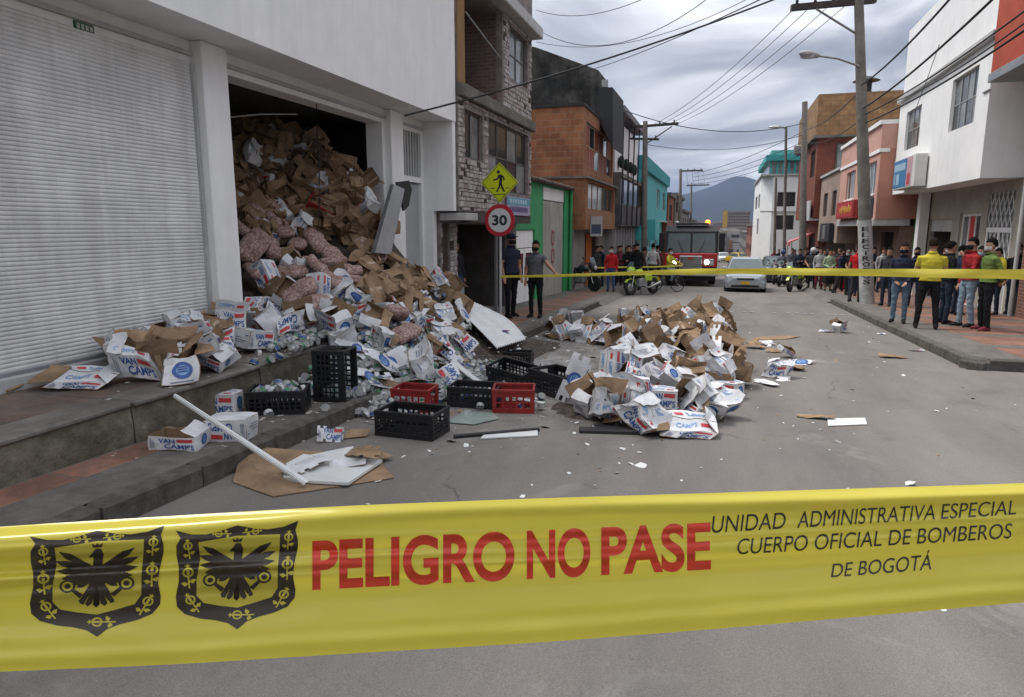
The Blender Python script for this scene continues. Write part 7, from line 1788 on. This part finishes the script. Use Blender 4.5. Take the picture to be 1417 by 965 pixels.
M_pole = mat('concrete_pole', (0.24, 0.22, 0.19), 0.9, 0.15, 5, stain=0.3, stain_scale=1.0); M_wire = mat('cable_black', (0.012, 0.012, 0.013), 0.6)
M_woodarm = mat('weathered_timber', (0.06, 0.05, 0.042), 0.85, 0.2, 5)
def wire(a, b, sag, r=0.012, label=None, n=14):
    a, b = Vector(a), Vector(b); mb = MB(); pts = [a.lerp(b, i/n)-Vector((0, 0, sag*4*(i/n)*(1-i/n))) for i in range(n+1)]
    mb.path(pts, r, 5); return tag(mb.build('overhead_wire', M_wire), label or 'thin overhead wire strung between the street poles', 'wire', 'overhead wires')
def pole(label, top, base, r0, r1, name='utility_pole'):
    t = thing(name, label, 'pole', base); d_ = Vector(top)-Vector(base)
    mb = MB(); n = 12; mb.path([d_*(i/8) for i in range(9)], [r0+(r1-r0)*i/8 for i in range(9)], n); mb.build('shaft', M_pole, t); return t
def crossarm(t, a, b, w=.1, ins=4):
    a, b = Vector(a)-t.location, Vector(b)-t.location; d_ = (b-a).normalized(); s_ = d_.cross(Vector((0, 0, 1))).normalized(); u_ = Vector((0, 0, 1)); mb = MB()
    vs = [p+s_*x*w/2+u_*z*w/2 for p in (a, b) for x, z in ((-1, -1), (1, -1), (1, 1), (-1, 1))]
    mb.add(vs, [(0, 1, 2, 3), (7, 6, 5, 4), (0, 4, 5, 1), (1, 5, 6, 2), (2, 6, 7, 3), (3, 7, 4, 0)]); o = mb.build('crossarm', M_woodarm, t)
    for k in range(ins):
        p = a.lerp(b, (k+.3)/(ins-.4)); mb = MB(); lathe(mb, p+u_*(w/2), (0, 0, 1), [(.02, 0), (.05, .03), (.03, .06), (.05, .09), (.02, .13)], 8); mb.build('insulator', M_dark, o)
    return o
# right-hand pole with lamp and painted wrap
base = Vector((4.26, 22.6, gz(22.6, .15))); top = PY(1188, -22, 22.6)
rpole = pole('tall concrete pole with street lamp and lettered white wrap on the right pavement', top, base, .2, .12)
ca, cb_ = PY(1095, 11, 22.2), PY(1212, 0, 22.8); crossarm(rpole, ca, cb_, .16, 5)
mb = MB(); q = PY(1188, 48, 22.6)-base
for a in (PY(1130, 12, 22.3)-base,): mb.tube(a, q, .02, n=5); mb.tube(a+Vector((0, .08, 0)), q+Vector((0, .08, 0)), .02, n=5)
mb.build('brace', M_iron, rpole)
la, lb_ = PY(1190, 92, 22.5)-base, PY(1130, 77, 22.2)-base
mb = MB(); mb.path([la, la.lerp(lb_, .5)+Vector((0, 0, .06)), lb_], .03, 7); ar = mb.build('lamp_arm', M_iron, rpole)
mb = MB(); c0, c1 = PY(1134, 77, 22.2)-base, PY(1106, 74, 22.0)-base; dd_ = c1-c0
mb.rings([[c0+dd_*t_+Vector((0, w_*math.cos(2*PI*i/12), h_*math.sin(2*PI*i/12))) for i in range(12)] for t_, w_, h_ in ((0, .05, .05), (.15, .1, .08), (.5, .16, .12), (.85, .14, .09), (1, .05, .03))], 0, True); hd_ = mb.build('lamp_head', mat('lamp_casing', (0.35, 0.35, 0.36), 0.5), ar)
mb = MB(); mb.ell((c0+c1)/2+dd_*.1-Vector((0, 0, .06)), .2, .11, .07, 12, 6); mb.build('lamp_glass', M_lens, hd_)
z0_, z1_ = PY(1198, 425, 22.5).z, PY(1197, 305, 22.5).z
tt = lambda z: base+(top-base)*((z-base.z)/(top.z-base.z))-base
mb = MB(); mb.tube(tt(z0_), tt(z1_), 0.203, .19, n=20, caps=False); wr = mb.build('lettered_wrap', mat('wrap_white', (0.5, 0.5, 0.49), 0.6, 0.1, 6, stain=0.25, stain_scale=3), rpole)
mb = MB(); cd = Vector((-base.x, -base.y, 0)).normalized(); sd_ = Vector((0, 0, 1)).cross(cd).normalized()
word = 'ELECTRODOS'; zt_ = PY(1197, 312, 22.5).z-base.z; step = (PY(1197, 312, 22.5).z-PY(1198, 393, 22.5).z)/len(word)
for i, ch in enumerate(word):
    z_ = zt_-(i+1)*step; c_ = tt(z_+base.z)
    def fn(x, y, z_=z_, c_=c_):
        a = (x-.1)/.21; return Vector((c_.x, c_.y, z_+y))+cd*(.208*math.cos(a))+sd_*(.208*math.sin(a))
    lettering(mb, ch, .2, step*.78, fn, 0, .02)
mb.build('lettering', M_ink, wr)
# further poles
def simple_pole(label, u, Y, vt, r=.14, x=None): b_ = PY(u, 330, Y); return pole(label, PY(u, vt, Y), (b_.x, Y, gz(Y, .15)), r, r*.7)
lp1 = simple_pole('dark timber utility pole with long crossarm by the turquoise house', 893, 36, 168, .17); crossarm(lp1, PY(849, 178, 36), PY(939, 171, 36), .12, 5); crossarm(lp1, PY(872, 192, 36.1), PY(912, 193, 36.1), .1, 3)
mb = MB(); mb.tube(PY(893, 200, 36)-lp1.location, PY(930, 175, 36)-lp1.location, .03, n=5); mb.build('brace', M_woodarm, lp1)
lp2 = simple_pole('second timber pole further down on the left', 942, 62, 234, .16); crossarm(lp2, PY(940, 237, 62), PY(973, 236, 62), .12, 4)
lp3 = simple_pole('third small pole far down on the left', 957, 95, 254, .16); crossarm(lp3, PY(950, 257, 95), PY(982, 256, 95), .14, 4)
rp2 = simple_pole('bare concrete pole before the red brick house', 1114, 41, 141, .2)
rp3 = simple_pole('slim lamp post before the teal topped house', 1088, 52, 176, .12)
mb = MB(); mb.path([PY(1088, 178, 52)-rp3.location, PY(1078, 175, 52)-rp3.location, PY(1070, 175, 52)-rp3.location], .05, 6); a_ = mb.build('lamp_arm', M_iron, rp3); mb = MB(); mb.ell(PY(1071, 176, 52)-rp3.location, .4, .15, .1, 12, 6); mb.build('lamp_head', M_lens, a_)
mb = MB(); mb.box(.1, .9, -.2, .2, PY(1090, 214, 52).z-rp3.location.z, PY(1090, 202, 52).z-rp3.location.z, ch=.05); mb.build('transformer', M_iron, rp3)
rp4 = simple_pole('short slim pole left of the slim lamp post', 1074, 56, 246, .12)

# wires
def W2(u0, v0, Y0, u1, v1, Y1, sag, r=0.012, lb=None): return wire(PY(u0, v0, Y0), PY(u1, v1, Y1), sag, r, lb)
wire(PX(560, 160, -4.96), PY(1100, -12, 13.5), .12, .016, 'thick black cable rising from the white warehouse corner to the upper right')
W2(820, 96, 29, 1068, -8, 15, .1, .013, 'thin wire running above the thick black cable'); W2(742, 40, 20, 985, -6, 16, .7, .009, 'drooping wire high over the stone clad house'); W2(742, 14, 19, 900, -6, 15, .25, .008, 'highest drooping wire near the top of the view'); W2(742, 58, 22, 1040, -4, 17, .5, .008, 'faint drooping wire below the highest ones')
for k, (ua, ub) in enumerate(((905, 1105), (915, 1125), (925, 1150), (936, 1172))): W2(ua, 172, 36, ub, 6, 22.3, .35, .010, 'crossarm wire between left timber and right concrete poles')
W2(848, 147, 32, 1114, 170, 41, .75, .02, 'heavy cable sagging across the street to the bare concrete pole'); W2(894, 200, 36, 1114, 186, 41, .5, .014, 'lower cable sagging across the street under the heavy one'); W2(740, 130, 25, 849, 148, 32, .35, .016, 'cable running along the orange brick house front')
for k, (v0, v1) in enumerate(((240, 182), (245, 196), (250, 205), (255, 213))): W2(960, v0, 62, 1112, v1, 41, .3, .016, 'wire slanting from second timber pole to bare concrete pole')
for k in range(4): W2(950+k*8, 238, 62, 955+k*7, 257, 95, .5, .014, 'wire between the second and third poles on the left')
for k, (u0, v0, u1, v1, r) in enumerate(((1192, 118, 1322, -10, .022), (1195, 150, 1385, -12, .024), (1198, 158, 1425, 10, .016), (1198, 170, 1430, 34, .02), (1240, 140, 1432, 22, .014))): W2(u0, v0, 22.4, u1, v1, 13.5-k*.3, .12, r, 'black cable past the white bay house to the upper right')
W2(1300, 62, 19.8, 1268, 150, 19.7, .02, .008, 'thin drop wire hanging before the white bay house'); W2(1114, 180, 41, 1197, 120, 22.6, .25, .016, 'cable between the bare pole and the lamp pole'); W2(1114, 196, 41, 1198, 160, 22.6, .35, .014, 'lower cable between the bare pole and the lamp pole')
# red and white awning with a shop by the corner house
aw = thing('shop_awning', 'red and white shop awning by the far right pavement', 'awning', (4.6, 47.5, gz(47.5, .15)))
for k in range(4):
    mb = MB(); y = k*.75; mb.add([(1.0, y, 2.7), (1.0, y+.74, 2.7), (-.4, y+.74, 2.1), (-.4, y, 2.1), (-.4, y+.74, 1.85), (-.4, y, 1.85)], [(0, 1, 2, 3), (3, 2, 4, 5)])
    mb.add([(1.0, y, 2.68), (1.0, y+.74, 2.68), (-.38, y+.74, 2.08), (-.38, y, 2.08)], [(3, 2, 1, 0)]); mb.build('stripe', [M_sgnR, M_sgnR, M_sgnW, M_sgnR][k], aw)
for y in (.05, 2.9): MB().tube((-.3, y, 0), (-.3, y, 2.1), .03, n=6).build('post', M_iron, aw)
# ------------------------------------------------------------------ barrier tapes
def tape_material(name, col):
    m = bpy.data.materials.new(name); m.use_nodes = True; n = m.node_tree.nodes; l = m.node_tree.links; b = n['Principled BSDF']
    tc = n.new('ShaderNodeTexCoord'); nz = n.new('ShaderNodeTexNoise'); nz.inputs['Scale'].default_value = 9; nz.inputs['Detail'].default_value = 6; l.new(tc.outputs['Object'], nz.inputs['Vector'])
    rp_ = n.new('ShaderNodeValToRGB'); rp_.color_ramp.elements[0].color = (*[c*.86 for c in col], 1); rp_.color_ramp.elements[1].color = (*col, 1); l.new(nz.outputs['Fac'], rp_.inputs[0]); l.new(rp_.outputs[0], b.inputs['Base Color'])
    b.inputs['Roughness'].default_value = .2; b.inputs['Specular IOR Level'].default_value = .6
    tr = n.new('ShaderNodeBsdfTranslucent'); tr.inputs['Color'].default_value = (*col, 1); mx = n.new('ShaderNodeMixShader'); mx.inputs[0].default_value = .38
    l.new(b.outputs[0], mx.inputs[1]); l.new(tr.outputs[0], mx.inputs[2]); l.new(mx.outputs[0], n['Material Output'].inputs['Surface'])
    return m
M_tape = tape_material('yellow_tape', (0.70, 0.60, 0.07))
TOPV = [(-700, 782), (0, 729), (240, 714), (480, 700), (740, 690), (1000, 682), (1417, 669), (2100, 640)]; BOTV = [(-700, 960), (0, 930), (240, 920), (480, 905), (740, 890), (1000, 870), (1417, 834), (2100, 775)]
def smooth_tab(u, tab): return (lerp_t(u-60, tab)+lerp_t(u-30, tab)+lerp_t(u, tab)+lerp_t(u+30, tab)+lerp_t(u+60, tab))/5
def tape_pt(u, t, off=0.0):
    v = smooth_tab(u, TOPV)*(1-t)+smooth_tab(u, BOTV)*t; dep = .72+(.885-.72)*u/1417
    w = u/1417
    f = .0075*math.cos(2*PI*(t*1.05-.12+.04*w))+.0042*math.sin(2*PI*(t*2.6+.15*w+.1))*math.exp(-((t-.30)/.3)**2)+.0030*math.sin(2*PI*(t*5.2-.5*w+.3))*math.exp(-((t-.22)/.2)**2)*(1.1-.6*w)
    f += .0016*math.exp(-((t-.36-.03*math.sin(w*5))/.018)**2)*(1-w)-.002*math.exp(-((t-.86+.04*w)/.05)**2)
    f -= .016*math.exp(-(t/.055)**2)*(.75+.5*math.sin(w*7+1.2))+.006*math.exp(-((1-t)/.07)**2)
    f += .0028*math.sin(2*PI*(t*8.5+.9*w))*math.exp(-((t-.38-.05*w)/.13)**2)*(.9-.5*w)
    f += .0011*math.sin(2*PI*(t*15-2.2*w+.2*math.sin(w*9)))*math.exp(-((t-.30-.06*math.sin(w*4))/.16)**2)
    f += .0011*noise.noise(Vector((u*.02, t*9, 7)))*(1-.5*w)
    f += .0018*noise.noise(Vector((u*.006, t*5, 3)))
    return Vector((0, 0, CAM_H))+ray(u, v)*((dep-f-off)/FX)
bt = thing('barrier_tape', 'wide yellow danger tape with red lettering stretched across the foreground', 'barrier tape', (0, 0, 0))
NU, NT = 150, 64; vs = [tape_pt(-700+2800*i/NU, j/NT) for i in range(NU+1) for j in range(NT+1)]
mb = MB(); mb.add(vs, [(i*(NT+1)+j, (i+1)*(NT+1)+j, (i+1)*(NT+1)+j+1, i*(NT+1)+j+1) for i in range(NU) for j in range(NT)], 0, True)
mb.build('tape_film', M_tape, bt)
def print_on_tape(name, mb2, mats, off=0.0007, parent=bt, du=14, dt=.0156):
    """mb2 holds flat shapes in (u, t); cut them finely and lay them on the film."""
    me = mb2.mesh(name, mats); bm = bmesh.new(); bm.from_mesh(me)
    us = [v.co.x for v in bm.verts]; ts = [v.co.y*1000 for v in bm.verts]
    for v in bm.verts: v.co.y *= 1000
    a = math.floor(min(us)/du)*du
    while a < max(us): bmesh.ops.bisect_plane(bm, geom=bm.verts[:]+bm.edges[:]+bm.faces[:], plane_co=(a, 0, 0), plane_no=(1, 0, 0)); a += du
    a = math.floor(min(ts)/(dt*1000))*dt*1000
    while a < max(ts): bmesh.ops.bisect_plane(bm, geom=bm.verts[:]+bm.edges[:]+bm.faces[:], plane_co=(0, a, 0), plane_no=(0, 1, 0)); a += dt*1000
    for v in bm.verts: v.co = tape_pt(v.co.x, v.co.y/1000, off+v.co.z)
    for f in bm.faces: f.smooth = True
    bm.to_mesh(me); bm.free(); return link(name, me, parent)
M_tred = mat('tape_red_ink', (0.56, 0.045, 0.02), 0.3, 0.12, 40, pos=(.3, .6)); M_tink = mat('tape_brown_ink', (0.035, 0.024, 0.016), 0.32, 0.15, 40)
def tape_text(body, u0, u1, tA, tB, m, off, shear=0.0, nm='lettering'):
    """tA, tB: (top, bottom) in t at the left and right ends."""
    mb = MB(); vs, fs, tw, th = text_geo(body, off, 9)
    pts = []
    for x, y in vs:
        k = x/tw; u = u0+(u1-u0)*k+shear*(y/th); t0 = tA[0]+(tB[0]-tA[0])*k; t1 = tA[1]+(tB[1]-tA[1])*k; pts.append((u, t1+(t0-t1)*y/th, 0))
    mb.add(pts, fs); return print_on_tape(nm, mb, [m])
o = tape_text('PELIGRO', 432, 712, (.222, .56), (.218, .562), M_tred, .03); o = tape_text('NO', 729, 817, (.218, .562), (.216, .562), M_tred, .03); o = tape_text('PASE', 832, 984, (.216, .562), (.212, .565), M_tred, .03)
tape_text('UNIDAD', 984, 1086, (.17, .295), (.163, .287), M_tink, .0, 3); tape_text('ADMINISTRATIVA', 1103, 1294, (.162, .287), (.148, .27), M_tink, .0, 3); tape_text('ESPECIAL', 1302, 1406, (.147, .27), (.14, .26), M_tink, .0, 3)
tape_text('CUERPO OFICIAL DE BOMBEROS', 1019, 1399, (.345, .464), (.33, .457), M_tink, .0, 3)
tape_text('DE BOGOTÁ', 1150, 1289, (.548, .68), (.512, .672), M_tink, .0, 4)
OUT = [(-1, .97), (-.75, .88), (-.5, .86), (-.25, .92), (0, 1.0), (.25, .93), (.5, .89), (.75, .92), (1, 1.02), (.95, .85), (.99, .65), (.99, .5), (.93, .2), (.91, -.05), (.95, -.3), (.94, -.45), (.82, -.62), (.6, -.72), (.35, -.78), (.15, -.86), (0, -1.0), (-.15, -.87), (-.35, -.8), (-.6, -.75), (-.85, -.65), (-.98, -.5), (-1, -.3), (-.95, 0), (-.95, .25), (-.99, .5), (-.99, .68), (-.92, .82)]
INN = [(-.63, .72), (-.3, .76), (0, .8), (.35, .79), (.7, .78), (.69, .5), (.66, .1), (.66, -.25), (.56, -.42), (.3, -.5), (0, -.58), (-.3, -.52), (-.55, -.45), (-.66, -.3), (-.66, 0), (-.6, .4)]
def emblem(uc, uw, t0a, t0b):
    """Shield with eagle; uc centre, uw half width, t range."""
    tm, thh = (t0a+t0b)/2, (t0b-t0a)/2
    def Pm(x, y, z=0): return (uc+x*uw, tm-y*thh, z)
    from mathutils.geometry import tessellate_polygon
    def poly(mb, pts, m=0, z=0.0):
        tri = tessellate_polygon([[Vector((x, y, 0)) for x, y in pts]]); mb.add([Pm(x, y, z) for x, y in pts], [tuple(t_) for t_ in tri], m)
    def disc(mb, x, y, r, m, z, n=12, sx=1.0): poly(mb, [(x+r*sx*math.cos(2*PI*i/n), y+r*1.05*math.sin(2*PI*i/n)) for i in range(n)], m, z)
    a = MB(); poly(a, OUT, 0, 0); poly(a, INN, 1, .0004)
    def pom(x, y, rot, s=1.0):                          # pomegranate with star tip and leaf
        c, sn = math.cos(rot), math.sin(rot); T = lambda px, py: (x+(px*c-py*sn)*s, y+(px*sn+py*c)*s)
        q = T(0, 0); disc(a, q[0], q[1], .085*s, 1, .0004); disc(a, q[0], q[1], .055*s, 0, .0007); poly(a, [T(-.02, -.05), T(.02, -.05), T(.02, .05), T(-.02, .05)], 1, .0009)
        poly(a, [T(-.05, .13), T(-.01, .085), T(.01, .085), T(.05, .13), T(.02, .12), T(0, .155), T(-.02, .12)], 1, .0004)
        poly(a, [T(-.012, -.085), T(.012, -.085), T(.02, -.28), T(-.005, -.28)], 1, .0004); poly(a, [T(0, -.16), T(.06, -.12), T(.12, -.13), T(.07, -.2)], 1, .0004); poly(a, [T(0, -.2), T(-.06, -.16), T(-.11, -.18), T(-.06, -.24)], 1, .0004)
    for x, y, r_, s in ((-.80, .66, .1, .9), (-.8, .15, .05, 1.1), (-.76, -.38, .5, 1.0), (-.3, .86, 1.5, .75), (.3, .87, -1.5, .75), (.84, .72, -.1, .9), (.82, .2, -.05, 1.1), (.76, -.38, -.5, 1.0), (0, -.72, 1.5, 1.0)): pom(x, y, r_, s)
    eg = lambda pts: poly(a, pts, 0, .0008)
    eg([(-.07, .58), (-.02, .66), (.06, .65), (.10, .55), (.08, .35), (.14, .2), (.12, -.02), (.05, -.1), (-.05, -.1), (-.12, -.02), (-.14, .2), (-.06, .35), (-.05, .5), (-.13, .5)])
    eg([(-.06, .68), (-.08, .76), (-.02, .72), (0, .77), (.03, .72), (.09, .76), (.07, .68)])
    for s in (-1, 1):
        for k in range(6):                              # wing feathers
            a0 = R(38-k*15); L = (.62, .60, .54, .46, .38, .28)[k]; bx, by = s*.08, .28-.035*k
            ex, ey = bx+s*L*math.cos(a0), by+L*math.sin(a0)*.95; px, py = -math.sin(a0)*.05*s, math.cos(a0)*.055
            pts = [(bx-px, by-py), (bx+px, by+py), (bx+(ex-bx)*.7+px*1.2, by+(ey-by)*.7+py*1.2), (ex, ey), (bx+(ex-bx)*.75-px, by+(ey-by)*.75-py)]; eg(pts if s > 0 else pts[::-1])
        for k in range(3):                              # tail
            a0 = R(-92+s*k*20); pts = [(-.03+s*.02*k, -.05), (.03+s*.02*k, -.05), (.05+.34*math.cos(a0), -.05+.34*math.sin(a0)), (.38*math.cos(a0), -.05+.40*math.sin(a0)), (-.05+.34*math.cos(a0), -.05+.34*math.sin(a0))]; eg(pts)
        eg([(s*.10, .02), (s*.2, -.18), (s*.26, -.36), (s*.2, -.38), (s*.12, -.2), (s*.04, -.02)])      # legs
        eg([(s*.2, -.2), (s*.36, -.06), (s*.4, -.1), (s*.26, -.26)])
        disc(a, s*.44, -.02, .12, 0, .0008, 14); disc(a, s*.44, -.02, .085, 1, .0010, 12); disc(a, s*.44, -.02, .05, 0, .0012, 10)
        eg([(s*.4, .16), (s*.43, .1), (s*.46, .1), (s*.52, .17), (s*.47, .14), (s*.46, .2), (s*.43, .14)])
    return print_on_tape('emblem', a, [M_tink, M_tape], .0006, bt, 12, .0156)
emblem(134, 93, .068, .79); emblem(328, 85, .09, .79)

# tape strung behind the heap, from the sign post to the right
def strip_tape(label, path, widths, m, seed=0):
    mb = MB(); P_ = [Vector(p) for p in path]; vs = []; K = 8; N2 = (len(P_)-1)*K
    for i in range(N2+1):
        k = min(i//K, len(P_)-2); t = (i-k*K)/K; p = P_[k].lerp(P_[k+1], t); w = widths[k]+(widths[k+1]-widths[k])*t
        d_ = (P_[k+1]-P_[k]).normalized(); sd_ = d_.cross(Vector((0, 0, 1))).normalized(); tw = .35*math.sin(i*.35+seed)
        ax = Vector((0, 0, 1))*math.cos(tw)+sd_*math.sin(tw)
        for j in range(5): q = j/4-.5; vs.append(p+ax*(w*q)+sd_*(.006*math.cos(q*PI*2)))
    mb.add(vs, [(i*5+j, (i+1)*5+j, (i+1)*5+j+1, i*5+j+1) for i in range(N2) for j in range(4)], 0, True)
    return tag(mb.build('barrier_tape', m), label, 'barrier tape')
pts = []
for u, v, Y in ((693, 383, 13.62), (760, 382, 13.5), (830, 380, 13.3), (900, 377.5, 13.0), (960, 376, 12.8), (1020, 375.5, 12.6), (1100, 376, 12.4), (1180, 377, 12.2), (1260, 378, 12.0), (1340, 379, 11.8), (1417, 380, 11.6), (1520, 381, 11.3), (1640, 382, 11)): pts.append(PY(u, v, Y))
ft = strip_tape('narrow yellow tape strung from the speed sign across the street to the right', pts, [.05, .055, .06, .08, .11, .10, .12, .12, .13, .14, .15, .15, .15], M_tape)
strip_tape('thin second yellow tape further back on the left pavement', [PY(786, 372, 25.5), PY(860, 370, 26), PY(905, 369.5, 26.3), PY(945, 367.5, 27)], [.06, .06, .06, .06], M_tape, 2)

# ------------------------------------------------------------------ tell look-alikes apart by their order from the left
def screen_u(o):
    c_ = ROT.transposed() @ (o.matrix_world.translation-Vector((0, 0, CAM_H))); return CX+FX*c_.x/max(1e-3, -c_.z)
bpy.context.view_layer.update()
ORD = ['second', 'third', 'fourth', 'fifth', 'sixth', 'seventh', 'eighth', 'ninth', 'tenth', 'eleventh', 'twelfth', 'thirteenth', 'fourteenth', 'fifteenth', 'sixteenth', 'seventeenth', 'eighteenth', 'nineteenth', 'twentieth']+['twenty-'+q for q in ('first', 'second', 'third', 'fourth', 'fifth', 'sixth', 'seventh', 'eighth', 'ninth')]+['thirtieth']+['thirty-'+q for q in ('first', 'second', 'third', 'fourth', 'fifth')]
same = {}
for o in C.objects:
    if o.parent is None and 'label' in o and o.get('category') not in ('can', None): same.setdefault(o['label'], []).append(o)
for lab, os_ in same.items():
    if len(os_) < 2: continue
    os_.sort(key=screen_u)
    for i, o in enumerate(os_):
        if i == 0: o['label'] = 'leftmost '+lab
        elif i == len(os_)-1: o['label'] = 'rightmost '+lab
        elif i-1 < len(ORD): o['label'] = lab+', '+ORD[i-1]+' from left'
